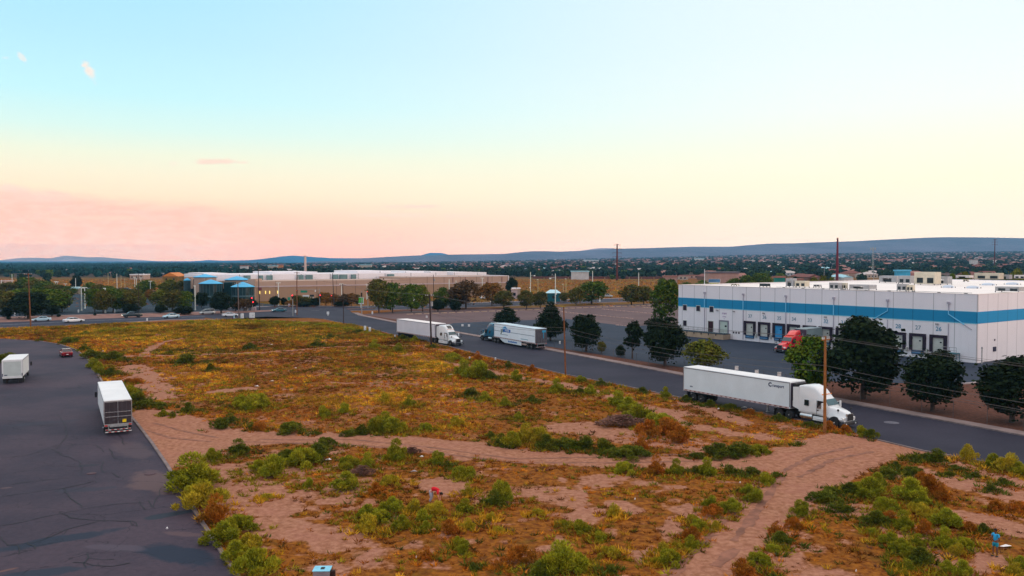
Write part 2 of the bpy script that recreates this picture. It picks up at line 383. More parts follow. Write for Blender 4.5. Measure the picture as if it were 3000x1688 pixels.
YARD = [(1283, 958), (1330, 947), (1420, 943), (1655, 934), (1849, 957), (1920, 952), (1990, 962), (2861, 1062), (3000, 1030), (3300, 980), (3600, 1000), (3600, 1180), (3100, 1130), (2930, 1118), (2871, 1121), (2817, 1126), (2600, 1122), (2440, 1118), (2250, 1108), (2100, 1092), (1900, 1062), (1700, 1030), (1500, 1000), (1400, 983), (1300, 967)]
VERGE = polyP(FAR_EDGE[:-2] + [(1200, 905), (1700, 880), (3600, 900), (3600, 1150)])
X_, Y_ = Vg[:, 0], Vg[:, 1]
zc = np.zeros((len(Vg), 4)); zc[:, 3] = 1
zc[:, 0] = np.where(inpoly(X_, Y_, VERGE), 1.0, 0.0)
zc[:, 1] = bareness(X_, Y_)
zc[:, 2] = np.where(Y_ < 300, 0, np.where(Y_ < 760, .45, np.clip((Y_ - 760) / 150, 0, 1) * .55 + .45))
a = me.attributes.new('zone', 'FLOAT_COLOR', 'POINT'); a.data.foreach_set('color', zc.astype(np.float32).ravel())
# fine vacant-lot sheet (own, denser mesh) so that soil and weed patches keep their outline
def gridsheet(name, poly, step_at, z, material, ymin, ymax, fn=None, kind='structure'):
    V = []; idx = {}; Fs = []
    rows = []; yy = ymin
    while yy < ymax: rows.append(yy); yy += step_at(yy)
    return rows
lot_poly = polyP(LEFT_EDGE + [(-140, 975), (0, 962), (170, 956), (300, 949), (500, 938), (640, 936)] + NEAR_EDGE[1:] + [(3600, 1900), (700, 1900)])
rowsL = []; yy = 30.0
while yy < 235: rowsL.append(yy); yy += .28 + (yy - 30) * .0042
VL = []; uL = np.linspace(-.74, .74, 420)
for yy in rowsL:
    for u in uL: VL.append((u * max(yy, 40), yy, .004))
VL = np.array(VL); ncl = len(uL)
cen = lambda r, c: (VL[r * ncl + c] + VL[(r + 1) * ncl + c + 1]) / 2
CX = (VL.reshape(len(rowsL), ncl, 3)[:-1, :-1] + VL.reshape(len(rowsL), ncl, 3)[1:, 1:]) / 2
ok = inpoly(CX[..., 0], CX[..., 1], lot_poly)
def fieldz(X, Y):
    return np.where(inpoly(X, Y, lot_poly), .16 * (fnoise(X, Y, 7) - .2) * np.clip((distpath(X, Y, lot_poly + lot_poly[:1]) - .6) / 2.0, 0, 1), 0)
VL[:, 2] += fieldz(VL[:, 0], VL[:, 1])
rr, cc_ = np.nonzero(ok)
fl = np.stack([rr * ncl + cc_, rr * ncl + cc_ + 1, (rr + 1) * ncl + cc_ + 1, (rr + 1) * ncl + cc_], 1)
used, inv = np.unique(fl.ravel(), return_inverse=True); fl = inv.reshape(fl.shape); VL = VL[used]
me = bpy.data.meshes.new('field'); me.from_pydata(VL.tolist(), [], fl.tolist()); me.materials.append(earth)
zc = np.zeros((len(VL), 4)); zc[:, 3] = 1; zc[:, 1] = bareness(VL[:, 0], VL[:, 1])
a = me.attributes.new('zone', 'FLOAT_COLOR', 'POINT'); a.data.foreach_set('color', zc.astype(np.float32).ravel())
me.polygons.foreach_set('use_smooth', [True] * len(me.polygons)); me.update()
field = tag(bpy.data.objects.new('field', me), kind='structure'); COL.objects.link(field)

def sheet(name, pts, z, m, world=False):
    poly = [(p[0], p[1]) for p in (pts if world else polyP(pts))]
    bm = bmesh.new(); vs = [bm.verts.new((x, y, z)) for x, y in poly]; f = bm.faces.new(vs)
    if f.normal.z < 0: bmesh.ops.reverse_faces(bm, faces=[f])
    bmesh.ops.triangulate(bm, faces=bm.faces[:]); me = bpy.data.meshes.new(name); bm.to_mesh(me); bm.free()
    me.materials.append(m); o = bpy.data.objects.new(name, me); COL.objects.link(o); return tag(o, kind='structure')
# asphalt materials
def asphalt(name, a, b, crack=0.0, stain=.3, sc=.12, patch=None, spots=()):
    t = NT(name); oc = t.obj()
    n1 = t.noise(sc, 6, oc, .6); n2 = t.noise(2.5, 5, oc, .7); n3 = t.noise(18, 3, oc, .7)
    c = t.mix(t.step(n1, .34, .66), a + (1,), b + (1,))
    c = t.mix(t.step(n2, .35, .7, 0, .35), c, tuple(v * .6 for v in a) + (1,))
    c = t.mix(t.step(n3, .4, .7, 0, .25), c, tuple(v * 1.5 for v in b) + (1,))
    if patch:
        mp = t.n('ShaderNodeMapping'); mp.inputs['Scale'].default_value = (.05, .16, 1); mp.inputs['Rotation'].default_value = (0, 0, .2); t.l(oc, mp.inputs[0])
        n5 = t.noise(1.0, 7, mp.outputs[0], .62); c = t.mix(t.step(n5, .50, .56, 0, .8), c, patch[0] + (1,)); n6 = t.noise(1.7, 6, mp.outputs[0], .6); c = t.mix(t.step(n6, .57, .62, 0, .8), c, patch[1] + (1,))
    for x0, y0, x1, y1, asp, colr, k in spots:      # stains round a line between two ground points
        p, q = P(x0, y0), P(x1, y1); L_ = max((q - p).length / 2, .5); ctr = (p + q) / 2; ang = math.atan2((q - p).y, (q - p).x)
        m1 = t.n('ShaderNodeVectorMath', operation='SUBTRACT'); t.l(oc, m1.inputs[0]); m1.inputs[1].default_value = ctr
        m2 = t.n('ShaderNodeMapping'); m2.vector_type = 'POINT'; m2.inputs['Rotation'].default_value = (0, 0, -ang); t.l(m1.outputs[0], m2.inputs[0])
        m3 = t.n('ShaderNodeVectorMath', operation='MULTIPLY'); t.l(m2.outputs[0], m3.inputs[0]); m3.inputs[1].default_value = (1 / L_, 1 / (L_ * asp), 0)
        m4 = t.n('ShaderNodeVectorMath', operation='LENGTH'); t.l(m3.outputs[0], m4.inputs[0])
        dd = t.math('ADD', m4.outputs['Value'], t.math('MULTIPLY', t.math('SUBTRACT', t.noise(.32, 7, oc, .68), .5), 2.0))
        c = t.mix(t.step(dd, .66, 1.04, k, 0), c, colr + (1,))
    if crack:
        wv = t.n('ShaderNodeVectorMath', operation='ADD'); nn = t.n('ShaderNodeTexNoise'); nn.inputs['Scale'].default_value = .5; nn.inputs['Detail'].default_value = 4; t.l(oc, nn.inputs['Vector'])
        sc_ = t.n('ShaderNodeVectorMath', operation='SCALE'); t.l(nn.outputs['Color'], sc_.inputs[0]); sc_.inputs['Scale'].default_value = 2.2
        t.l(oc, wv.inputs[0]); t.l(sc_.outputs[0], wv.inputs[1])
        for s_, th, rot in ((.10, .006, 0), (.27, .007, .7)):
            mp = t.n('ShaderNodeMapping'); mp.inputs['Scale'].default_value = (1, 1.5, 1); mp.inputs['Rotation'].default_value = (0, 0, rot); t.l(wv.outputs[0], mp.inputs[0])
            v = t.n('ShaderNodeTexVoronoi', feature='DISTANCE_TO_EDGE'); v.inputs['Scale'].default_value = s_; t.l(mp.outputs[0], v.inputs['Vector'])
            gate = t.step(t.noise(.16 + s_, 3, oc), .46, .54)
            line = t.math('MULTIPLY', t.step(v.outputs['Distance'], th * .4, th, 1, 0), gate)
            c = t.mix(t.math('MULTIPLY', line, crack), c, (.008, .007, .012, 1))
    t.l(c, t.b.inputs['Base Color']); t.b.inputs['Roughness'].default_value = .85; t.b.inputs['Specular IOR Level'].default_value = .2
    return t.m
asp_left = asphalt('worn_asphalt', (.026, .024, .042), (.068, .048, .066), crack=.55, sc=.07, spots=((-60, 1620, 400, 1545, .22, (.016, .028, .050), .85), (-60, 1700, 300, 1660, .25, (.020, .032, .054), .8), (430, 1600, 640, 1660, .45, (.014, .026, .048), .85), (430, 1520, 580, 1495, .35, (.020, .034, .050), .8), (225, 1366, 300, 1362, .5, (.024, .028, .042), .7), (150, 1440, 340, 1430, .35, (.034, .036, .056), .7), (0, 1250, 250, 1230, .3, (.036, .038, .058), .6),
    (420, 1385, 520, 1450, .5, (.125, .078, .078), .75), (470, 1560, 600, 1570, .3, (.115, .072, .078), .7), (-10, 1432, 42, 1428, .6, (.11, .07, .075), .7), (-20, 1680, 60, 1662, .3, (.15, .08, .07), .8), (240, 1600, 420, 1610, .3, (.085, .070, .095), .6), (350, 1290, 430, 1350, .3, (.10, .07, .08), .5)))
asp_main = asphalt('street_asphalt', (.020, .020, .036), (.036, .034, .054), sc=.09)
asp_yard = asphalt('yard_asphalt', (.015, .026, .048), (.028, .039, .066), sc=.06)
asp_far = asphalt('boulevard_asphalt', (.022, .025, .046), (.038, .037, .060), sc=.05)
asp_lot = asphalt('parking_asphalt', (.007, .018, .034), (.014, .028, .048), sc=.04)
gravel = asphalt('gravel_surface', (.105, .062, .066), (.145, .090, .088), sc=.05)
concrete = mat('concrete_kerb', (.19, .145, .14), .9, .25, .8)
sidewalk_m = mat('sidewalk_concrete', (.25, .185, .175), .9, .2, .5)
tan_m = mat('tan_dirt', (.24, .125, .10), .95, .3, .4)
pale_conc = mat('pale_concrete', (.36, .31, .31), .9, .15, .6)
white_line = mat('road_line_paint', (.42, .42, .46), .7, .3, 1.2)
yellow_line = mat('yellow_line_paint', (.45, .30, .12), .7, .3, 1.2)

sheet('left_street', LEFT_EDGE + [(-700, 985), (-2500, 1100), (-4000, 1900), (700, 1900)], .012, asp_left)
sheet('main_street', NEAR_EDGE + FAR_EDGE + [(1041, 899), (946, 898), (850, 896), (780, 899), (650, 903), (600, 922), (600, 931)], .012, asp_main)
sheet('boulevard', [(-500, 985), (0, 962), (170, 956), (300, 949), (500, 938), (600, 934), (600, 922), (490, 928), (280, 934), (0, 945), (-500, 960)], .008, asp_far)
sheet('median', [(-500, 960), (0, 945), (280, 934), (490, 928), (600, 922), (700, 917), (800, 912), (800, 909), (700, 911), (600, 914), (490, 917), (280, 922), (0, 930), (-500, 942)], .020, tan_m)
sheet('parking_lot', [(-500, 942), (0, 930), (280, 922), (490, 917), (600, 914), (700, 911), (800, 909), (850, 897), (780, 890), (700, 884), (560, 868), (400, 845), (100, 842), (-500, 850)], .006, asp_lot)
sheet('cross_street', [(1026, 911), (1195, 907), (1450, 899), (1700, 889), (1920, 882), (2100, 877), (2100, 868), (1920, 872), (1700, 878), (1450, 886), (1195, 894), (1041, 899)], .014, asp_far)
sheet('gravel_lot', [(1060, 921), (1195, 912), (1500, 904), (1760, 895), (1920, 889), (2000, 886), (2040, 900), (1995, 965), (1920, 952), (1849, 957), (1655, 934), (1420, 943), (1330, 947), (1283, 958), (1230, 948), (1130, 932)], .010, gravel)
sheet('truck_yard', YARD, .016, asp_yard)
def widened(pts, off, z0, z1, name, m, inward=0.0, skip=None):
    """a kerb or pavement strip along a polyline"""
    W_ = [Vector(P(a, b)) for a, b in pts]; b_ = MB(); L_, R_ = [], []
    for i, p in enumerate(W_):
        d = (W_[min(i + 1, len(W_) - 1)] - W_[max(i - 1, 0)]); d.z = 0; d.normalize(); nrm = Vector((-d.y, d.x, 0))
        L_.append(p + nrm * inward); R_.append(p + nrm * (inward + off))
    for i in range(len(W_) - 1):
        q = [L_[i], L_[i + 1], R_[i + 1], R_[i]]
        b_.slab([(v.x, v.y) for v in q], z0, z1)
    return tag(b_.build(name, m), kind='structure')
widened(FAR_EDGE[:-1], -1.7, -.05, .13, 'sidewalk', sidewalk_m, inward=-.18)
widened(FAR_EDGE[:-1], -.18, -.05, .15, 'kerb', concrete)
widened(NEAR_EDGE[4:17], .22, -.05, .10, 'kerb', concrete)
widened(NEAR_EDGE[17:], .22, -.05, .10, 'kerb', concrete)
widened(LEFT_EDGE[:-1], -.25, -.05, .13, 'kerb', concrete)
widened([(-500, 985), (0, 962), (170, 956), (300, 949), (500, 938), (640, 936)], .3, -.05, .14, 'kerb', pale_conc)
widened([(650, 903), (780, 899), (850, 896), (946, 898), (1041, 899)], 1.6, -.05, .14, 'sidewalk', pale_conc)
widened([(1041, 899), (1195, 894), (1450, 886), (1700, 878), (1920, 872)], 1.5, -.05, .14, 'sidewalk', pale_conc)
widened([(1026, 911), (1195, 907), (1450, 899), (1700, 889), (1920, 882)], -1.2, -.05, .14, 'sidewalk', sidewalk_m)
widened([(1019, 907), (1060, 905.5), (1100, 904.5)], .9, -.05, .18, 'median', tan_m)
widened([(-500, 942), (0, 930), (280, 922), (490, 917), (600, 914), (700, 911)], .35, -.05, .15, 'kerb', pale_conc)
widened([(2817, 1125), (2845, 1123), (2871, 1120), (2930, 1117)], -.4, -.05, .16, 'kerb', pale_conc)
# painted lines
def line(name, a, b, wd, m, z=.026, dash=None):
    p, q = Vector(P(*a)), Vector(P(*b)); d = (q - p); L = d.length; d.normalize(); nrm = Vector((-d.y, d.x, 0)) * wd / 2
    mb = MB(); s = 0.0; on, off = dash or (L, 0)
    while s < L:
        e = min(s + on, L); u, v = p + d * s, p + d * e
        mb.add([tuple(u - nrm)[:2] + (z,), tuple(v - nrm)[:2] + (z,), tuple(v + nrm)[:2] + (z,), tuple(u + nrm)[:2] + (z,)], [(0, 1, 2, 3)])
        s = e + off
        if off == 0: break
    return mb.build(name, m)
lines = [line('lane_line', (-300, 966), (280, 939.5), .35, white_line), line('lane_line', (280, 939.5), (600, 927), .35, white_line),
         line('lane_line', (830, 912), (1040, 908), .25, white_line, dash=(3, 6)), 
         line('lane_line', (1020, 903), (1900, 877), .2, yellow_line), line('lane_line', (1050, 905), (1900, 879.5), .15, white_line, dash=(3, 7)),
         line('lane_line', (700, 909), (1010, 905), .2, yellow_line, dash=(6, 3))]
for o in lines: tag(o, kind='structure')
for a_, b_ in (((200, 878.6), (255, 878)), ((198, 891.4), (252, 891)), ((420, 873.5), (452, 873)), ((414, 887), (458, 886)), ((434, 902.5), (458, 902)), ((375, 905), (398, 904.5)), ((128, 909.5), (146, 909)), ((520, 868), (560, 868))):
    tag(line('parking_line', a_, b_, .35, white_line), kind='structure')
# worn patches, tar seams
seam = mat('tar_seam', (.010, .010, .016), .7, .3, 1)
# hills: their blue and pale base colours carry part of the distance haze
def hills(name, pts, dist, col, foot_drop=60, back=2500, rough=8):
    V = []; nn = 260; xs = np.linspace(pts[0][0], pts[-1][0], nn); ys = np.interp(xs, [p[0] for p in pts], [p[1] for p in pts])
    t = NT(name + '_m'); oc = t.obj(); mp = t.n('ShaderNodeMapping'); mp.inputs['Scale'].default_value = (.0022, .0006, .012); t.l(oc, mp.inputs[0])
    n1 = t.noise(1.0, 7, mp.outputs[0], .6); cc = t.mix(t.step(n1, .35, .68), tuple(v * .75 for v in col) + (1,), tuple(v * 1.2 for v in col) + (1,))
    t.l(cc, t.b.inputs['Base Color']); t.b.inputs['Roughness'].default_value = 1; t.b.inputs['Specular IOR Level'].default_value = 0
    prof = [(-back * .9, 0.0), (-back * .55, .30), (-back * .3, .62), (-back * .1, .93), (0, 1.0), (back * .5, 1.0), (back, .9)]
    fs = []
    for i, (px, py) in enumerate(zip(xs, ys)):
        top = CAMH + (HOR - py) / F * dist
        for k, (dy, f) in enumerate(prof):
            yd = dist + dy; fh = foot_h((px - 1500) / F * yd, yd) - foot_drop
            z = fh + (top - fh) * f + (rs.rand() - .5) * rough * (f < .99) * 2
            V.append(((px - 1500) / F * yd, yd, float(z)))
    k = len(prof)
    for i in range(nn - 1):
        for j in range(k - 1): fs.append((i * k + j, (i + 1) * k + j, (i + 1) * k + j + 1, i * k + j + 1))
    me = bpy.data.meshes.new(name); me.from_pydata(V, [], fs); me.materials.append(t.m); me.polygons.foreach_set('use_smooth', [True] * len(fs)); me.update()
    o = bpy.data.objects.new(name, me); COL.objects.link(o); return tag(o, kind='structure')
hills('mesa_hills', [(900, 768), (1000, 763), (1060, 757), (1150, 752.5), (1240, 748.5), (1330, 746), (1480, 744), (1520, 739), (1560, 736), (1600, 736), (1640, 737.5), (1700, 735), (1760, 732), (1807, 729), (1900, 727), (1990, 724), (2030, 723), (2140, 723), (2190, 718.5), (2250, 714), (2330, 713), (2400, 710), (2500, 707), (2600, 702), (2700, 697), (2770, 695), (2900, 696), (3000, 698), (3600, 702), (4300, 706)], 7500, (.14, .125, .165), 20, 1900, 4)
hills('volcano_hills', [(-900, 767), (-300, 766.5), (0, 766), (560, 765.5), (590, 764), (605, 762.3), (625, 762.5), (650, 764), (740, 762), (800, 755), (830, 751), (860, 749), (890, 751), (930, 754), (970, 756.5), (1060, 757), (1150, 752), (1236, 748), (1250, 743), (1262, 741), (1290, 741), (1300, 742.5), (1315, 747), (1400, 748), (1600, 752)], 9800, (.015, .11, .25), 25, 1100, 3)  # blue of the hazy distance is painted into these slopes
hills('far_mountains', [(-200, 768), (0, 763), (60, 756), (110, 755.5), (150, 757), (170, 753), (190, 749), (215, 750.5), (260, 754), (300, 753.5), (340, 757), (400, 761), (470, 766), (520, 769)], 11500, (.50, .36, .36), 10, 700, 3)
hills('far_mountains', [(1700, 735), (1740, 729), (1760, 727), (1790, 727.5), (1830, 731), (1860, 735)], 11500, (.5, .36, .36), 10, 700, 3)
# haze
hz = MB().box(-16000, 16000, -600, 12900, -60, 262).build('haze', mat('x_tmp', (.5, .5, .5)))
hz.data.materials.clear()
hm = bpy.data.materials.new('haze_air'); hm.use_nodes = True; hn = hm.node_tree
for n in list(hn.nodes): hn.nodes.remove(n)
ho = hn.nodes.new('ShaderNodeOutputMaterial'); hv = hn.nodes.new('ShaderNodeVolumePrincipled')
hv.inputs['Color'].default_value = (.22, .60, .96, 1); hv.inputs['Density'].default_value = 8e-5; hv.inputs['Anisotropy'].default_value = .0
hn.links.new(hv.outputs[0], ho.inputs['Volume']); hz.data.materials.append(hm); hz.visible_shadow = True
tag(hz, kind='stuff', label='pale bluish evening haze over the far town and mesa', cat='haze')

# explicit cracks, tar patches and sandy stains of the worn left street
def strip(name, pts, wd, m, z=.030, jit=.0):
    W_ = [Vector(P(a, b_)) for a, b_ in pts]; Q = []
    for p, q in zip(W_[:-1], W_[1:]):
        n = max(1, int((q - p).length / .6))
        for i in range(n): c = p.lerp(q, i / n); Q.append(c + Vector((rnd.uniform(-jit, jit), rnd.uniform(-jit, jit), 0)))
    Q.append(W_[-1]); L_, R_ = [], []
    for i, p in enumerate(Q):
        d = Q[min(i + 1, len(Q) - 1)] - Q[max(i - 1, 0)]; d.z = 0; d.normalize(); nr_ = Vector((-d.y, d.x, 0)) * wd * rnd.uniform(.25, .75); L_.append(p - nr_); R_.append(p + nr_)
    hz_ = fieldz(np.array([v.x for v in L_ + R_]), np.array([v.y for v in L_ + R_])); vs = [(v.x, v.y, z + float(q)) for v, q in zip(L_ + R_, hz_)]; n = len(Q); me_ = bpy.data.meshes.new(name); me_.from_pydata(vs, [], [(i, i + 1, n + i + 1, n + i) for i in range(n - 1)]); me_.materials.append(m)
    o = bpy.data.objects.new(name, me_); COL.objects.link(o); return tag(o, kind='structure')
CR = ['0 890 300 835 620 765 860 720 1200 655 1430 640 1550 640', '680 480 755 595 860 650 880 700', '660 765 760 800 1110 830 1420 838', '1110 830 740 920 520 1020 370 1070 70 1100', '520 1020 600 955 740 925 690 980', '0 585 120 555 690 485 1000 410', '140 440 450 400 760 370',
      '560 60 600 95 840 190 880 250', '700 245 900 250', '900 205 1110 200 1100 290 1130 320', '1060 20 1120 90', '1180 60 1230 160 1300 170', '1230 320 1300 370', '0 1010 70 1100 180 1110 210 1150 200 1200', '290 1060 370 1110 380 1140', '960 1180 970 1240 920 1290 930 1340', '970 1245 1100 1260 1230 1250', '800 1275 1000 1310 1200 1320 1400 1290', '1420 840 1430 880 1500 890 1490 850 1420 840',
      '1520 620 1560 710', '1610 620 1640 690', '880 250 885 340', '1650 700 1740 480', '620 -320 700 -200 720 -60 600 60', '0 -250 350 -230 330 -200 600 -190', '100 -330 250 -340', '0 160 300 130 620 20', '1200 -140 1300 -90 1340 20']
for c_ in CR: v = [int(q) for q in c_.split()]; strip('tar_seam', [(v[i] / 3.68, 1300 + v[i + 1] / 3.68) for i in range(0, len(v), 2)], .060, seam, .034, .12)
rutm = mat('rut_soil', (.245, .105, .066), .95, .3, 1)
for v, wd in (((2240, 1390, 2200, 1440, 2150, 1500, 2100, 1545, 2060, 1600), .35), ((2290, 1400, 2255, 1450, 2190, 1530, 2150, 1590), .3), ((2160, 1612, 2110, 1650, 2095, 1662), .5), ((2085, 1568, 2020, 1635, 1965, 1690), .4), ((2265, 1445, 2235, 1475, 2195, 1545), .35), ((2050, 1330, 1800, 1340, 1500, 1345, 1250, 1310, 1000, 1290, 760, 1290), .22), ((2100, 1350, 1800, 1358, 1500, 1356, 1260, 1325, 1000, 1303, 700, 1296), .22), ((2500, 1310, 2380, 1340, 2290, 1385), .3), ((2560, 1325, 2440, 1350, 2340, 1400), .3), ((450, 1240, 520, 1262, 640, 1285), .2), ((430, 1262, 500, 1285, 620, 1296), .2)):
    strip('wheel_rut', [(v[i], v[i + 1]) for i in range(0, len(v), 2)], wd * 1.5, rutm, .022, .05)
# ------------------------------------------------------------------ foliage meshes
def rdirs(n, up=0.0):
    v = rs.normal(size=(n, 3)); v[:, 2] += up; return v / np.linalg.norm(v, axis=1)[:, None]
def quads(C, Nn, size, aspect=1.0, up=0.0):
    """leaf-sized faces at C facing Nn"""
    n = len(C); a = np.cross(Nn, rdirs(n, up)); a /= np.linalg.norm(a, axis=1)[:, None] + 1e-9; b = np.cross(Nn, a)
    s = np.asarray(size).reshape(-1, 1) if np.ndim(size) else size
    a = a * s; b = b * s * aspect
    return np.stack([C - a - b * .6, C + a * .8 - b, C + a + b * .7, C - a * .7 + b], 1).reshape(-1, 3)
def crown_mesh(name, lobes, n, leaf, mat_, hollow=.62, droop=0.0):
    """leaf clumps through the volume of several lobes; the outline stays ragged"""
    w = np.array([l[3] * l[4] * l[5] for l in lobes]) ** .67; w /= w.sum(); Cs = []; Ns = []
    for l, k in zip(lobes, (w * n).astype(int)):
        d = rdirs(k, .25); r = hollow + (1 - hollow) * rs.rand(k) ** .6
        bumps = 1 + .38 * np.sin(d[:, 0] * 5 + l[0] * 3) * np.sin(d[:, 1] * 6 + l[1] * 5) * np.sin(d[:, 2] * 4 + l[2])
        # clump the leaves on sub-clusters
        kc = max(6, k // 22); cd_ = rdirs(kc, .2); near = cd_[rs.randint(0, kc, k)]; d2 = d * .35 + near * .65; d2 /= np.linalg.norm(d2, axis=1)[:, None]
        use = rs.rand(k) < .72; d = np.where(use[:, None], d2, d)
        c = d * (r * bumps)[:, None] * np.array(l[3:6]) + np.array(l[:3]); Cs.append(c); Ns.append(d * .6 + rdirs(k, .4) * .7)
    C = np.concatenate(Cs); Nn = np.concatenate(Ns); Nn /= np.linalg.norm(Nn, axis=1)[:, None]
    V = quads(C, Nn, leaf * (.6 + .8 * rs.rand(len(C)))); me_ = npmesh(name, V, 4, mat_); return me_
def trunk_mesh(h, r, spread, n=5, seed=0):
    q = random.Random(seed); m = MB(); m.tube((0, 0, -.1), (0, 0, h * .5), r, r * .8, 8); top = Vector((0, 0, h * .48))
    for i in range(n):
        a = 2 * math.pi * i / n + q.random(); e = Vector((math.cos(a) * spread * (.5 + .5 * q.random()), math.sin(a) * spread * (.5 + .5 * q.random()), h * (.85 + .3 * q.random())))
        mid = top.lerp(e, .5) + Vector((0, 0, -.05 * h)); m.tube(top, mid, r * .55, r * .35, 6); m.tube(mid, e, r * .35, r * .12, 5)
        e2 = e + Vector((q.uniform(-1, 1), q.uniform(-1, 1), .6)) * spread * .3; m.tube(mid, e2, r * .25, r * .08, 4)
    return m
bark = mat('bark', (.075, .052, .042), .9, .3, 2)
def lm(name, a, b, spread=.35):
    t = NT(name); oi = t.n('ShaderNodeObjectInfo'); oc = t.obj(); n1 = t.noise(.9, 3, oc); geo = t.n('ShaderNodeNewGeometry')
    base = t.mix(t.step(n1, .38, .62), a + (1,), b + (1,))
    br = t.math('ADD', t.math('ADD', t.math('MULTIPLY', geo.outputs['Random Per Island'], spread * 1.8), t.math('MULTIPLY', oi.outputs['Random'], spread * .8)), 1 - spread * 1.3)
    mv = t.n('ShaderNodeVectorMath', operation='SCALE'); t.l(base, mv.inputs[0]); t.l(br, mv.inputs['Scale'])
    t.l(mv.outputs[0], t.b.inputs['Base Color']); t.b.inputs['Roughness'].default_value = .85; t.b.inputs['Specular IOR Level'].default_value = .1
    return t.m
L_ever = lm('evergreen_leaf', (.007, .017, .007), (.014, .026, .007))
L_green = lm('green_leaf', (.045, .100, .007), (.110, .140, .009))
L_yel = lm('yellow_green_leaf', (.095, .120, .010), (.165, .150, .014))
L_olive = lm('olive_leaf', (.070, .082, .010), (.120, .090, .014))
L_red = lm('autumn_leaf', (.110, .055, .018), (.080, .050, .020))
L_orange = lm('orange_leaf', (.26, .10, .012), (.16, .085, .012))
L_far = lm('far_leaf', (.012, .036, .018), (.030, .050, .020), .45)
L_shg = lm('shrub_green', (.230, .250, .013), (.400, .350, .020), .4)
L_shd = lm('shrub_dark_green', (.085, .115, .010), (.180, .175, .014), .4)
L_shy = lm('shrub_yellow', (.50, .36, .024), (.34, .30, .018), .4)
L_sho = lm('shrub_orange', (.48, .15, .016), (.30, .13, .014), .4)
L_dead = lm('dead_brush', (.24, .13, .10), (.15, .08, .06), .4)
def proto(kind, shape, leaf_m, n, leaf, th, tr, seed):
    """unit tree: returned as (crown mesh data, trunk mesh data)"""
    c = crown_mesh('crown', shape, n, leaf, leaf_m); t_ = trunk_mesh(th, tr, shape[0][3] * .6, 5, seed).build('trunk', bark, smooth=True)
    cm, tm = c.data, t_.data; bpy.data.objects.remove(c); bpy.data.objects.remove(t_); return cm, tm
def lobes_round(h, w, th, n, seed, flat=1.0):
    q = random.Random(seed); out = [(0, 0, th + (h - th) * .5, w * .35, w * .35, (h - th) * .42 * flat)]
    for i in range(n):
        a = q.random() * 6.28; u = q.uniform(.16, .84); rr = w * q.uniform(.14, .31) * (1.15 - abs(u - .45) * 1.5); z = th + (h - th) * u; s = w * q.uniform(.13, .22)
        out.append((rr * math.cos(a), rr * math.sin(a), z, s, s, s * .85))
    out.append((q.uniform(-.1, .1) * w, q.uniform(-.1, .1) * w, h - w * .14, w * .15, w * .15, w * .14)); return out
# all prototypes are 8 m tall, 7 m wide (scaled per tree)
PR = {}
for s_ in range(3): PR['ever', s_] = proto('ever', lobes_round(8, 7, .25, 15, 11 + s_), L_ever, 8600, .13, 5, .22, s_)
for s_ in range(2): PR['conif', s_] = proto('conif', [(0, 0, 2.6, 2.6, 2.6, 1.7), (.3, -.2, 4.4, 2.0, 2.0, 1.6), (-.2, .2, 6.0, 1.3, 1.3, 1.3), (0, 0, 7.3, .7, .7, .8), (1.6, .8, 2.6, 1.3, 1.3, 1.0), (-1.5, -1.0, 3.2, 1.3, 1.3, 1.0)], L_ever, 6800, .13, 6, .2, 20 + s_)
for k_, m_ in (('green', L_green), ('yel', L_yel), ('olive', L_olive), ('red', L_red), ('orange', L_orange)):
    for s_ in range(2): PR[k_, s_] = proto(k_, lobes_round(8, 7, .7, 12, 30 + s_ * 7 + len(k_)), m_, 4200, .15, 5, .16, s_)
PR['sparse', 0] = proto('sparse', lobes_round(8, 5, 2.0, 12, 77), L_ever, 900, .22, 6, .16, 5)
def blob(name, n, leaf, m_, s=1.0):
    return crown_mesh(name, [(0, 0, 2.6, 2.6, 2.6, 1.9), (1.2, .6, 3.4, 1.7, 1.7, 1.3), (-1.2, -.4, 3.0, 1.9, 1.9, 1.5), (.1, .9, 4.2, 1.4, 1.4, 1.0)], n, leaf, m_, hollow=.55)
for s_ in range(4):
    c = blob('crown', 260, .55, L_far); PR['far', s_] = (c.data, None); bpy.data.objects.remove(c)
PR['farg', 0] = (lambda c: (c.data, None, bpy.data.objects.remove(c))[:2])(blob('crown', 300, .5, L_green))
def tree(name, kind, loc, h, wd, label, cat='tree', group=None, z=None):
    opts = [k for k in PR if k[0] == kind]; cm, tm = PR[opts[rnd.randrange(len(opts))]]
    r = empty(name, loc, rnd.uniform(0, 6.28), label, cat, group); sc = (wd / 7, wd / 7, h / 8) if tm else (wd / 6.2, wd / 6.2, h / 5.3)
    r.scale = (sc[0] * rnd.uniform(.9, 1.12), sc[1] * rnd.uniform(.85, 1.1), sc[2])
    c = bpy.data.objects.new('crown', cm); COL.objects.link(c); c.parent = r
    if tm: t_ = bpy.data.objects.new('trunk', tm); COL.objects.link(t_); t_.parent = r
    return r
def treeD(name, kind, xT, base, top, wpx, label, group=None, cat='tree'):
    s = pxm(base); return tree(name, kind, P(xT, base), (base - top) / s * 1.03, wpx / s * (1.06 if kind in ('ever', 'conif') else 1.28), label, cat, group)
d = 1.16505
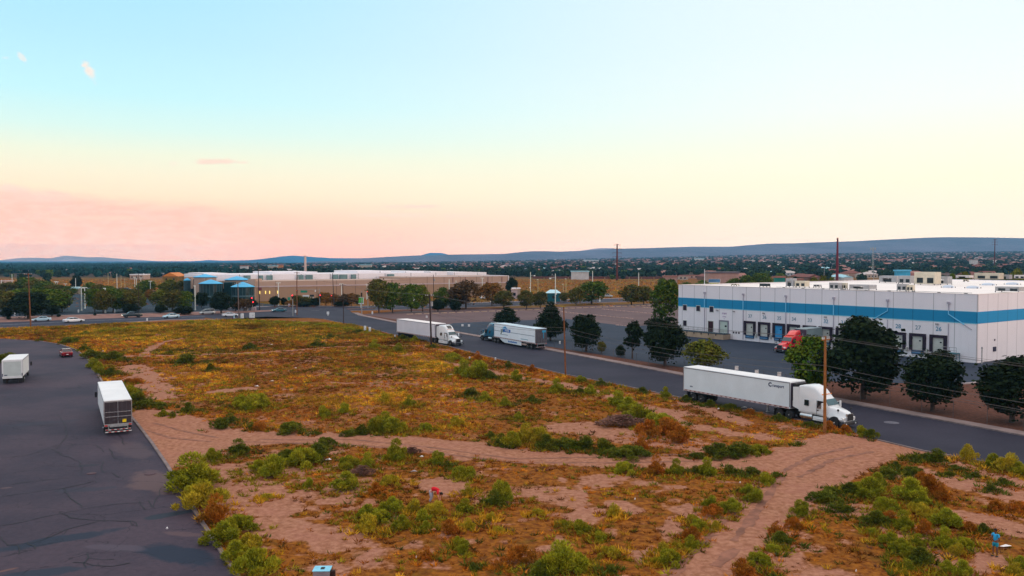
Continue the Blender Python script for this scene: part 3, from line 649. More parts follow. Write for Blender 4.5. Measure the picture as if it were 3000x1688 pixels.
# street trees along the truck yard
for k, x, b, t_, w_, l in (('conif', 1275, 818, 774, 84, 'dark round evergreen just behind the teal truck cab'), ('conif', 1384, 857, 762, 100, 'tall dark evergreen behind the rear doors of the trailer with blue lettering'),
        ('ever', 1474, 884, 794, 90, 'small dark round tree standing alone by the yard fence'), ('sparse', 1590, 902, 808, 78, 'thin sparse dark tree with pale twigs beside the yard fence'),
        ('ever', 1672, 920, 802, 122, 'dark evergreen in front of the loading ramp'), ('yel', 1768, 936, 856, 100, 'light yellow-green tree behind the rear of the nearest white trailer'),
        ('green', 2040, 992, 846, 108, 'mid green leafy tree partly hiding the red truck'), ('ever', 2172, 1003, 804, 214, 'largest dark evergreen, beside the tall pole near the white truck cab'),
        ('ever', 2345, 1034, 884, 180, 'dark spreading evergreen in front of the open truck yard'), ('ever', 2545, 1063, 902, 195, 'dark evergreen cut by the right edge of the picture'),
        ('green', 1672, 819, 706, 84, 'big rounded green tree against the left end of the warehouse'), ('olive', 1512, 889, 860, 26, 'small thin olive bush by the yard fence'), ('ever', 1560, 897, 868, 30, 'low dark bush between the two yard trees')):
    treeD('evergreen_tree' if k in ('ever', 'conif') else 'leafy_tree', k, x * d, b * d, t_ * d, w_ * d, l, 'trees along the truck yard')
# trees between the cross street and the long tan building
for k, x, b, t_, w_, l in (('olive', 1110, 917, 822, 60, 'tall olive tree at the street corner beside the green sign'), ('green', 1150, 916, 833, 62, 'broad green tree right of the tall corner tree'), ('green', 1205, 915, 836, 60, 'yellow-green tree before the white band of the long building'),
        ('yel', 1238, 913, 838, 52, 'bright green tree behind the brown pole near the white truck'), ('ever', 1283, 913, 880, 46, 'low dark shrub-like tree behind the white trailer roof'), ('green', 1300, 903, 845, 48, 'green tree in front of the middle of the tan building'),
        ('ever', 1332, 912, 876, 36, 'small dark tree on the dry verge of the cross street'), ('red', 1365, 906, 824, 92, 'brownish autumn tree before the right half of the tan building'), ('orange', 1441, 896, 832, 66, 'orange tinged tree near the right end of the tan building'),
        ('olive', 1476, 904, 855, 54, 'small olive tree right of the orange tinged tree'), ('olive', 1543, 905, 854, 54, 'olive tree beside the tall white lamp with an arm'), ('olive', 1583, 903, 858, 40, 'small olive tree left of the teal shelter'),
        ('ever', 1500, 868, 816, 36, 'dark conical tree touching the right end of the tan building'), ('olive', 1688, 895, 846, 44, 'small dark green tree right of the teal shelter'), ('green', 1733, 892, 828, 80, 'wide green tree with forked trunk before the orange field'),
        ('olive', 1652, 887, 860, 30, 'little bush behind the twin yellow lamps'), ('olive', 1850, 894, 837, 62, 'olive tree near the left side of the warehouse tree'), ('olive', 1886, 893, 842, 50, 'second olive tree beside the big rounded green tree')):
    treeD('street_tree', k, x, b, t_ - 2, w_ * 1.15, l, 'trees along the cross street')
# corner hedges
for i, (k, x, b, t_, w_) in enumerate((('ever', 805, 898, 868, 36), ('ever', 832, 897, 872, 24), ('orange', 850, 898, 880, 30), ('olive', 872, 897, 866, 40), ('olive', 900, 896, 870, 46), ('ever', 925, 897, 873, 44), ('orange', 955, 897, 858, 42), ('orange', 980, 897, 862, 36), ('red', 1010, 898, 862, 34), ('orange', 1030, 898, 860, 40), ('olive', 1046, 897, 864, 26), ('ever', 1000, 898, 882, 60), ('ever', 890, 898, 886, 70))):
    treeD('corner_bush', k, x, b, t_, w_, {'ever': 'dark bush', 'orange': 'orange bush', 'olive': 'olive bush', 'red': 'brown bush'}[k] + ' on the far corner of the crossing, before the tan wall', 'bushes on the far corner of the crossing', 'bush')
# parking lot trees on the left
for i, (k, x, b, t_, w_) in enumerate((('ever', 83, 934, 862, 88), ('olive', 10, 918, 858, 60), ('green', 42, 915, 856, 60), ('green', 75, 905, 850, 70), ('green', 118, 912, 850, 60), ('green', 160, 916, 852, 64), ('olive', 182, 914, 856, 46),
        ('green', 278, 915, 852, 46), ('olive', 302, 918, 856, 44), ('green', 332, 914, 850, 56), ('yel', 362, 912, 850, 54), ('olive', 392, 914, 853, 46), ('yel', 414, 906, 862, 22), ('yel', 468, 910, 854, 44), ('olive', 505, 913, 856, 48), ('green', 540, 912, 858, 46),
        ('green', 85, 868, 818, 50), ('olive', 110, 870, 826, 50), ('green', 135, 872, 830, 46), ('olive', 160, 874, 838, 40), ('green', 195, 873, 842, 50), ('green', 262, 876, 832, 44), ('olive', 290, 878, 838, 46), ('green', 316, 878, 842, 36), ('green', 428, 872, 826, 54), ('orange', 438, 884, 852, 22),
        ('yel', 497, 872, 824, 46), ('olive', 528, 872, 828, 36), ('ever', 648, 918, 860, 62), ('ever', 590, 902, 862, 40), ('ever', 690, 912, 876, 36), ('red', 715, 912, 880, 36), ('ever', 152, 927, 898, 40), ('ever', 385, 918, 895, 44), ('ever', 540, 922, 900, 50), ('ever', 470, 918, 898, 30), ('ever', 736, 906, 878, 30), ('ever', 20, 934, 905, 30), ('ever', 225, 845, 812, 30), ('olive', 20, 870, 832, 46), ('ever', 60, 860, 828, 40))):
    big = b > 895
    lab = {'ever': 'dark', 'olive': 'olive', 'green': 'green', 'yel': 'yellow-green', 'orange': 'orange', 'red': 'brown'}[k] + (' tree in the front row of the car park' if big else ' tree deeper in the car park') + (', left part' if x < 220 else ', middle part' if x < 440 else ', next to the blue domed entrance')
    treeD('parking_tree', k, x, b, t_ - 4, w_ * 1.35, lab, 'trees in the large car park')
# scattered bushes on the boulevard strip and by the field beyond
for x, b, w_ in ((25, 937, 14), (172, 929, 14), (278, 925, 12)):
    treeD('strip_bush', 'ever', x, b, b - w_ * .6, w_, 'small round bush on the tan strip beside the boulevard', 'bushes on the tan strip', 'bush')
# ------------------------------------------------------------------ shrubs of the vacant lot
def shrub_proto(m_, n, leaf, upness, seed, h=1.0):
    q = random.Random(seed); ls = []
    for i in range(16):
        a = q.random() * 6.28; rr = q.uniform(0, .46) ; s = q.uniform(.09, .24) * (1.15 - rr); ls.append((rr * math.cos(a), rr * math.sin(a), q.uniform(.12, .62) * (1.25 - rr * 1.5) * h, s, s, s * 1.25 * h))
    w = np.array([l[3] for l in ls]); w /= w.sum(); Vs = []
    for l, k in zip(ls, (w * n).astype(int)):
        dd = rdirs(k, .5); c = dd * (.35 + .65 * rs.rand(k)[:, None] ** .5) * np.array(l[3:6]) + np.array(l[:3]); c[:, 2] = np.abs(c[:, 2])
        dr = dd * .55 + np.array([0, 0, upness]) + rs.normal(size=(k, 3)) * .25; dr /= np.linalg.norm(dr, axis=1)[:, None]
        sd_ = np.cross(dr, rdirs(k)); sd_ /= np.linalg.norm(sd_, axis=1)[:, None]
        L_ = leaf * (1.2 + 1.8 * rs.rand(k))[:, None]; W_ = leaf * .42
        Vs.append(np.stack([c - sd_ * W_, c + sd_ * W_, c + dr * L_], 1).reshape(-1, 3))
    return npmesh('shrub', np.concatenate(Vs), 3, m_)
SH = {}
for k_, m_, n_, up in (('g', L_shg, 4200, .7), ('d', L_shd, 3600, .4), ('y', L_shy, 3200, 1.1), ('o', L_sho, 3200, .7), ('x', L_dead, 2400, .1)):
    for s_ in range(5):
        o = shrub_proto(m_, n_, .040, up, 50 + s_ * 3); SH[k_, s_] = o.data; bpy.data.objects.remove(o)
SHRUBS = '''565 1432 168 g;620 1355 55 g;585 1492 130 y;630 1530 90 o;650 1590 110 g;700 1560 90 g;720 1620 95 y;690 1640 80 g;745 1690 120 g;700 1332 70 d;802 1397 100 g;760 1380 60 g;890 1366 110 g;845 1350 70 d;930 1345 80 d;1015 1437 90 g;955 1312 70 d;1025 1378 70 g;1075 1370 50 g;1160 1348 70 g;904 1430 38 g;1145 1422 65 y;1100 1450 50 o;1145 1505 75 g;1115 1530 60 g;1075 1518 60 g;1080 1562 75 y;1212 1502 60 y;1178 1553 62 g;1247 1552 34 g;1270 1512 70 y;1240 1530 50 g;782 1466 38 y;1285 1362 55 g;1310 1372 40 d;1358 1400 70 g;1370 1452 45 y;1475 1472 85 g;1450 1480 60 d;1362 1502 55 g;1372 1552 50 y;1435 1527 38 y;1460 1562 38 y;1358 1622 50 g;1340 1600 36 g;1317 1568 55 o;1635 1688 130 g;1680 1672 90 g;1590 1695 100 d;1655 1542 28 g;1798 1517 50 y;1758 1585 45 g;1787 1634 60 y;1702 1562 60 g;1577 1512 40 y;1387 1665 30 d;1250 1642 48 o;1460 1668 30 o;1520 1650 85 o;1792 1682 40 d;1850 1342 95 d;1800 1336 60 d;2043 1343 40 d;2110 1340 90 d;2170 1338 90 d;2225 1332 50 g;1980 1392 55 g;2072 1394 58 g;2040 1390 40 d;1922 1390 60 o;1830 1386 60 g;2140 1390 50 d;2202 1393 50 d;2278 1398 35 d;2212 1473 58 g;2190 1450 50 g;2245 1422 50 g;2080 1490 50 g;2140 1503 65 g;2085 1512 60 o;2030 1533 42 y;2048 1553 50 g;2098 1553 40 y;2030 1583 55 o;2025 1608 55 g;1962 1655 72 g;1945 1625 50 y;1913 1652 30 y;1800 1627 30 y;2412 1470 85 d;2350 1510 62 g;2323 1548 55 o;2288 1593 65 d;2270 1570 50 o;2225 1655 62 g;2265 1618 46 g;2175 1695 80 o;2264 1692 28 d;2548 1460 92 g;2570 1430 60 g;2490 1448 60 d;2520 1440 50 g;2435 1452 60 d;2625 1374 32 d;2680 1394 62 d;2600 1397 60 d;2745 1355 60 d;2715 1348 45 d;2682 1352 42 d;2835 1350 60 y;2950 1384 70 y;2910 1372 60 g;2985 1390 50 g;2597 1498 68 g;2668 1466 110 g;2700 1480 60 g;2690 1515 68 y;2770 1545 95 g;2740 1530 60 y;2465 1502 58 d;2570 1538 75 d;2600 1532 50 o;2645 1553 66 g;2637 1620 60 g;2610 1600 60 g;2670 1640 60 g;2690 1600 50 g;2555 1564 32 g;2708 1568 55 o;2768 1608 70 g;2828 1608 55 g;2800 1630 50 y;2695 1655 80 d;2660 1675 50 g;2775 1680 55 g;2975 1690 60 y;2990 1665 45 g;2840 1560 50 o;2820 1692 70 g;2650 1690 35 y;2725 1450 90 o;2760 1470 60 o;2700 1425 60 o;2880 1560 40 d;2800 1380 36 d;2860 1400 34 d;2900 1440 40 d;2780 1395 30 d;2940 1420 34 d;2980 1500 60 o;2920 1500 50 o;738 1200 80 g;710 1196 60 g;765 1195 60 g;551 1210 48 d;651 1256 60 d;675 1240 50 d;737 1256 36 d;760 1262 40 o;856 1269 75 d;924 1276 26 d;1020 1278 50 d;1060 1274 50 d;1100 1268 70 g;1150 1268 70 g;1130 1240 50 g;478 1219 28 g;476 1195 38 d;420 1196 66 d;400 1180 50 d;948 1223 45 g;930 1015 45 d;968 989 60 d;1097 1021 35 g;1168 1031 38 g;501 1039 18 d;547 1066 70 d;616 1086 30 d;731 1025 40 d;850 958 60 g;890 952 70 g;940 955 80 g;985 960 60 g;1020 968 60 g;1050 975 60 d;340 970 60 g;300 975 50 g;250 980 50 g;380 966 60 g;620 945 80 y;560 948 70 g;700 942 70 g;760 946 60 g;820 948 60 g;1397 1110 90 g;1360 1100 70 g;1435 1112 50 d;1330 1058 52 g;1631 1151 50 g;1376 1162 48 d;1420 1176 42 g;1512 1116 45 g;1150 1270 70 g;1120 1255 45 g;1247 1262 38 g;1335 1252 48 y;1730 1158 46 g;1700 1152 36 d;1812 1190 70 g;1840 1205 60 g;1870 1235 90 g;1930 1250 90 g;1960 1275 90 o;1900 1280 80 o;1990 1300 70 o;1880 1320 60 o;1500 1312 70 g;1540 1300 80 y;1580 1296 80 y;1470 1306 50 d;1436 1284 30 d;1600 1318 70 d;1650 1318 80 d;1710 1318 80 d;1770 1322 60 d;1520 1230 35 g;1160 1350 60 g;206 1006 50 d;247 1027 38 d;268 1048 60 d;300 1052 40 d;273 1078 42 g;290 1095 40 g;324 1102 45 d;325 1047 22 d;336 1056 60 d;355 1150 60 d;385 1160 50 g;380 1122 30 o;400 1124 32 o;478 1219 26 g;122 999 18 d;30 1062 72 d;8 1058 50 d;60 1066 30 d;505 1222 26 d;1010 1212 40 g;1200 1190 40 g;1130 1180 40 y;1560 1180 36 d;1480 1190 34 g;2550 1284 50 d;2525 1278 44 g;2480 1270 40 o;2430 1262 40 o;2370 1250 36 d;2340 1308 24 d;2280 1232 36 d;2200 1216 36 o;2140 1200 36 d;2080 1190 36 d;2010 1176 34 d;1950 1165 34 g;1880 1150 30 d;1760 1128 34 d;1700 1120 30 g;1560 1092 30 o;1490 1078 30 d;1400 1056 30 o;1340 1040 26 o;1270 1020 24 d;1215 1000 24 g;1180 995 30 d;1120 985 34 g;1075 978 30 g'''
zone_names = [(lambda x, y: x < 480 and y < 1200, 'along the bend of the left street'), (lambda x, y: x < 800 and y > 1320, 'at the edge of the cracked street, bottom left'), (lambda x, y: y > 1320 and x < 1340, 'around the bending person'),
              (lambda x, y: y > 1320 and x < 1900, 'in the lot below the dirt track, middle'), (lambda x, y: y > 1300 and x < 2320 and y < 1410, 'beside the dirt track before it forks'), (lambda x, y: y > 1320 and x < 2420, 'along the dirt track running to the bottom edge'),
              (lambda x, y: y > 1320, 'in the overgrown corner near the standing person'), (lambda x, y: y < 990, 'on the far rim of the lot near the crossing'), (lambda x, y: x > 1850 and y > 1230, 'near the pole beside the nearest white truck'),
              (lambda x, y: y > 1190 and x < 1400, 'just above the dirt track, left half'), (lambda x, y: y > 1190, 'just above the dirt track, right half'), (lambda x, y: x > 1180 and y > (x * .2 + 755), 'in the dry field below the main street'), (lambda x, y: x > 1180, 'on the street side of the dry field'), (lambda x, y: True, 'in the middle of the dry field')]
kn = {'g': 'bright green', 'd': 'dark green', 'y': 'yellowish', 'o': 'rusty orange', 'x': 'dead grey'}
SPOTS = []
for e in SHRUBS.split(';'):
    x, y, w_, k = e.split(); x, y, w_ = int(x), int(y), int(w_); s = pxm(y); wd = w_ / s
    z = next(z for f_, z in zone_names if f_(x, y)); sz_ = 'large ' if wd > 2.4 else 'small ' if wd < 1.3 else ''
    o = bpy.data.objects.new('shrub', SH[k, rnd.randrange(5)]); COL.objects.link(o); o.location = P(x, y); o.rotation_euler[2] = rnd.uniform(0, 6.28)
    hh = min(wd, 1.1 + .45 * wd) * rnd.uniform(.62, .85) * (.8 if k == 'd' else 1); o.scale = (wd * 1.08 * rnd.uniform(.85, 1.12), wd * 1.04, hh * 1.12); SPOTS.append((o.location.x, o.location.y, wd, k))
    if y < 990: o.scale[2] = min(o.scale[2], .9); o.scale[0] *= .6
    tag(o, sz_ + kn[k] + ' shrub ' + z, 'shrub', 'shrubs on the vacant lot')
for x, y, w_, hh, l in ((1815, 1248, 140, 1.5, 'greyish pink mound of dead brush above the dirt track'), (1060, 1395, 75, 1.1, 'tangled heap of dead branches left of the bending person'), (1205, 1330, 60, .8, 'dark heap of dead wood on the edge of the dirt track')):
    o = bpy.data.objects.new('brush_pile', SH['x', 0]); COL.objects.link(o); o.location = P(x, y); s = pxm(y); o.scale = (w_ / s, w_ / s * .7, hh); tag(o, l, 'brush pile')
# ------------------------------------------------------------------ ground cover as stuff: many small tufts
def tufts(name, label, XY, cols, size, blades=9, up=.9):
    n = len(XY); B = np.repeat(np.arange(n), blades); k = len(B)
    s = np.repeat(size, blades)
    base = np.zeros((k, 3)); ang = rs.rand(k) * 6.28; rad = rs.rand(k) ** .7 * s * .55
    base[:, 0] = XY[B, 0] + np.cos(ang) * rad; base[:, 1] = XY[B, 1] + np.sin(ang) * rad; base[:, 2] = fieldz(base[:, 0], base[:, 1]) - .01
    dr = np.stack([np.cos(ang) * .7, np.sin(ang) * .7, np.full(k, up)], 1) + rs.normal(size=(k, 3)) * .3; dr /= np.linalg.norm(dr, axis=1)[:, None]
    sd_ = np.cross(dr, rdirs(k)); sd_ /= np.linalg.norm(sd_, axis=1)[:, None]
    L_ = (s * (.5 + .7 * rs.rand(k)))[:, None]; W_ = (s * .105)[:, None]
    V = np.stack([base - sd_ * W_, base + sd_ * W_, base + dr * L_], 1).reshape(-1, 3)
    C = np.repeat(cols[B], 3, axis=0); o = npmesh(name, V, 3, TUFT, cols=C)
    return tag(o, label, 'ground cover', kind='stuff')
TUFT = tintmat('dry_tuft')
NT_ = 150000
rr_ = rs.rand(NT_) ** .62; Yc = 36 + (225 - 36) * rr_; Xc = (rs.rand(NT_) * 2 - 1) * .70 * Yc
ok = inpoly(Xc, Yc, lot_poly) & (distpath(Xc, Yc, lot_poly + lot_poly[:1]) > .35); Xc, Yc = Xc[ok], Yc[ok]
bb = bareness(Xc, Yc); keep = rs.rand(len(Xc)) > np.maximum(bb * .95, np.clip((fnoise(Xc + 90, Yc + 40, 4) - .5) * 3, 0, .75)) + np.where(inpoly(Xc, Yc, track_poly), .4, 0); Xc, Yc = Xc[keep], Yc[keep]
def pix(X, Y, Z=0.0):
    dy = Y * _cp - (Z - CAMH) * _sp; v = Y * _sp + (Z - CAMH) * _cp
    return 1500 + F * X / dy, 844 - F * v / dy
px_, py_ = pix(Xc, Yc)
pal = np.array([(.31, .092, .010), (.21, .078, .014), (.52, .175, .012), (.60, .32, .020), (.27, .21, .010), (.085, .105, .010), (.27, .11, .07)])
W = np.zeros((len(Xc), 7)); north = ~inpoly(Xc, Yc, polyP([D(300, 1120), D(860, 1110), D(1300, 1150), D(1950, 1180), D(2400, 1130), D(3000, 1260), D(3000, 1900), D(300, 1900)]))
W[:] = (.46, .2, .12, .03, .10, .03, .06); W[north] = (.36, .15, .24, .09, .12, .02, .02)
big = fnoise(Xc, Yc, 14); W[big > .62] = (.28, .08, .20, .08, .26, .08, .02); W[big < .36] = (.5, .2, .14, .04, .06, .03, .03)
nr = py_ < 972; W[nr] = (.22, .08, .20, .12, .30, .08, 0)
for ex, ey, ew, eh, wt in ((1020, 1182, 200, 26, (.06, .04, .3, .5, .1, 0, 0)), (590, 1094, 150, 26, (.1, .04, .42, .4, .04, 0, 0)), (275, 983, 80, 12, (0, 0, .1, .85, .05, 0, 0)), (1150, 1175, 60, 24, (.05, 0, .15, .7, .1, 0, 0)), (1235, 1070, 85, 30, (.06, .04, .15, .45, .3, 0, 0)),
                           (1540, 1285, 90, 32, (.1, 0, .25, .6, .05, 0, 0)), (1725, 1188, 80, 18, (.3, .05, .5, .1, .05, 0, 0)), (1900, 1280, 110, 50, (.35, .1, .4, .05, .1, 0, 0)), (1070, 1600, 110, 90, (.4, .3, .1, .03, .07, 0, .1)), (2660, 1620, 60, 60, (.1, .1, .1, .1, .5, .1, 0)), (560, 1030, 140, 14, (.1, .2, .1, .1, .3, .2, 0)),
                           (700, 1172, 110, 26, (.1, .1, .2, .1, .4, .1, 0)), (3000, 1395, 220, 26, (0, 0, .1, .4, .4, .1, 0)), (860, 1220, 160, 26, (.5, .3, .1, .02, .05, .03, 0)), (600, 985, 400, 18, (.2, .1, .1, .2, .35, .05, 0))):
    m_ = ((px_ - ex) / ew) ** 2 + ((py_ - ey) / eh) ** 2 + (big - .5) * 2 < 1; W[m_] = wt
W /= W.sum(1)[:, None]; ch = (W.cumsum(1) < rs.rand(len(Xc))[:, None]).sum(1).clip(0, 6)
cols = pal[ch] * ((.65 + .7 * rs.rand(len(Xc))) * np.clip(-.05 + 2.0 * fnoise(Xc + 300, Yc, 6), .35, 1.5))[:, None]; cols = np.concatenate([cols, np.ones((len(Xc), 1))], 1)
chx = {'g': 4, 'd': 5, 'y': 3, 'o': 2}
ex = []
for sx_, sy_, wd_, k_ in SPOTS:
    n_ = int(10 + wd_ * 14); rr2 = wd_ * (.45 + .75 * rs.rand(n_)); aa = rs.rand(n_) * 6.28
    for r_, a_ in zip(rr2, aa):
        k2 = chx.get(k_, 1) if rs.rand() < .5 else rs.choice([0, 1, 2, 4, 5, 0]); ex.append((sx_ + r_ * math.cos(a_), sy_ + r_ * math.sin(a_), k2))
ex = np.array(ex); okx = inpoly(ex[:, 0], ex[:, 1], lot_poly) & ~(inpoly(ex[:, 0], ex[:, 1], track_poly) & (rs.rand(len(ex)) < .85)); ex = ex[okx]
Xc = np.concatenate([Xc, ex[:, 0]]); Yc = np.concatenate([Yc, ex[:, 1]]); ch = np.concatenate([ch, ex[:, 2].astype(int)]); ce = pal[ex[:, 2].astype(int)] * (.7 + .6 * rs.rand(len(ex)))[:, None]; cols = np.concatenate([cols, np.concatenate([ce, np.ones((len(ex), 1))], 1)])
size = (.15 + .19 * rs.rand(len(Xc))) * np.where(np.arange(len(Xc)) >= len(Xc) - len(ex), 1.25, 1.0) * np.where(ch == 3, 1.15, 1) * np.where((ch == 4) | (ch == 5), 1.2, 1) * (1 + np.clip((Yc - 60) / 170, 0, 1) * .8)
isy = ch == 3; isg = (ch == 4) | (ch == 5); iso = ~(isy | isg)
XYc = np.stack([Xc, Yc], 1)
tufts('dry_weeds', 'rusty brown dry weeds covering the vacant lot', XYc[iso], cols[iso], size[iso], 15, .55)
tufts('yellow_grass', 'yellow dry grass in patches on the vacant lot', XYc[isy], cols[isy], size[isy], 17, .95)
tufts('green_weeds', 'olive green weeds scattered over the vacant lot', XYc[isg], cols[isg], size[isg], 17, .7)
# dry grass of the far field behind the street
nf_ = 26000; Yf = 300 + 440 * rs.rand(nf_) ** .8; Xf = (rs.rand(nf_) * 1.7 - .78) * Yf
def farok(px, py): return ((px > 1490) & (px < 1990) & (py < 872)) | ((px > 180) & (px < 560) & (py < 858)) | ((px < 180) & (py < 850) & (py > 818))
pf, qf = pix(Xf, Yf); k_ = farok(pf, qf) | (rs.rand(nf_) < .15); Xf, Yf = Xf[k_], Yf[k_]
cf = pal[rs.choice(7, len(Xf), p=[.30, .12, .26, .16, .12, .02, .02])] * (.7 + .6 * rs.rand(len(Xf)))[:, None]; cf = np.concatenate([cf, np.ones((len(Xf), 1))], 1)
tufts('field_grass', 'orange dry grass of the open field beyond the cross street', np.stack([Xf, Yf], 1), cf, .7 + rs.rand(len(Xf)) * .9, 6, .5)
# ------------------------------------------------------------------ vehicles (x forward, y left, z up)
def rr(x, w, z0, z1, r=.15, k=3, y0=0.0, wt=None):
    """rounded cross-section; wt is the width at the top"""
    wt = w if wt is None else wt; pts = []
    for cy, cz, a0, ww in ((1, z1 - r, 0, wt), (-1, z1 - r, 90, wt), (-1, z0 + r, 180, w), (1, z0 + r, 270, w)):
        for i in range(k + 1):
            a = R(a0 + 90 * i / k); pts.append((x, y0 + cy * (ww / 2 - r) + r * math.cos(a), cz + r * math.sin(a)))
    return pts
def text_mesh(s, size, extrude=.004, bold=0.0):
    cu = bpy.data.curves.new('t', 'FONT'); cu.body = s; cu.size = size; cu.extrude = extrude; cu.align_x = 'CENTER'; cu.align_y = 'CENTER'; cu.offset = bold; cu.resolution_u = 3
    o = bpy.data.objects.new('t', cu); COL.objects.link(o); bpy.context.view_layer.update()
    m = bpy.data.meshes.new_from_object(o.evaluated_get(bpy.context.evaluated_depsgraph_get())); bpy.data.objects.remove(o); return m
def lettering(name, s, size, mat_, parent, loc, rot, extrude=.004, bold=0.0, sx=1.0):
    m = text_mesh(s, size, extrude, bold); m.materials.clear(); m.materials.append(mat_); m.name = name
    o = bpy.data.objects.new(name, m); COL.objects.link(o); o.parent = parent; o.location = loc; o.rotation_euler = rot; o.scale = (sx, 1, 1); return o
TYRE = {}
def wheel(parent, x, y, r=.52, w=.28, rim=chrome, dual=False):
    key = (r, w, dual)
    if key not in TYRE:
        m = MB(); ww = w * (2.1 if dual else 1)
        prof = [(-ww / 2, r * .55), (-ww / 2, r * .92), (-ww / 2 * .8, r), (ww / 2 * .8, r), (ww / 2, r * .92), (ww / 2, r * .55)]
        if dual: prof = [(-ww / 2, r * .55), (-ww / 2, r * .93), (-ww * .42, r), (-ww * .08, r), (-ww * .04, r * .85), (ww * .04, r * .85), (ww * .08, r), (ww * .42, r), (ww / 2, r * .93), (ww / 2, r * .55)]
        m.loft([[(r_ * math.cos(a * 2 * math.pi / 18), yy, r_ * math.sin(a * 2 * math.pi / 18)) for a in range(18)] for yy, r_ in prof])
        o = m.build('wheel', black_rubber, smooth=True); q = MB()
        for sg in (-1, 1):
            q.tube((0, sg * ww * .40, 0), (0, sg * ww * .46, 0), r * .56, r * .56, 14); q.tube((0, sg * ww * .46, 0), (0, sg * ww * .58, 0), r * .2, r * .14, 10)
            for i in range(6): a = i * 1.047; q.tube((r * .38 * math.cos(a), sg * ww * .46, r * .38 * math.sin(a)), (r * .38 * math.cos(a), sg * ww * .48, r * .38 * math.sin(a)), r * .07, r * .07, 6)
        p = q.build('rim', rim); TYRE[key] = (o.data, p.data); bpy.data.objects.remove(o); bpy.data.objects.remove(p)
    a, b = TYRE[key]; o = bpy.data.objects.new('wheel', a); COL.objects.link(o); o.parent = parent; o.location = (x, y, r)
    p = bpy.data.objects.new('rim', b); COL.objects.link(p); p.parent = o; return o
def panel(mb, pts, n, th=.02, mi=0):
    """thin plate through pts, raised along n"""
    n = Vector(n).normalized(); a = [Vector(p) + n * .003 for p in pts]; b = [p + n * th for p in a]; k = len(pts)
    return mb.add(a + b, [tuple(range(k - 1, -1, -1)), tuple(range(k, 2 * k))] + [(i, (i + 1) % k, (i + 1) % k + k, i + k) for i in range(k)], mi)
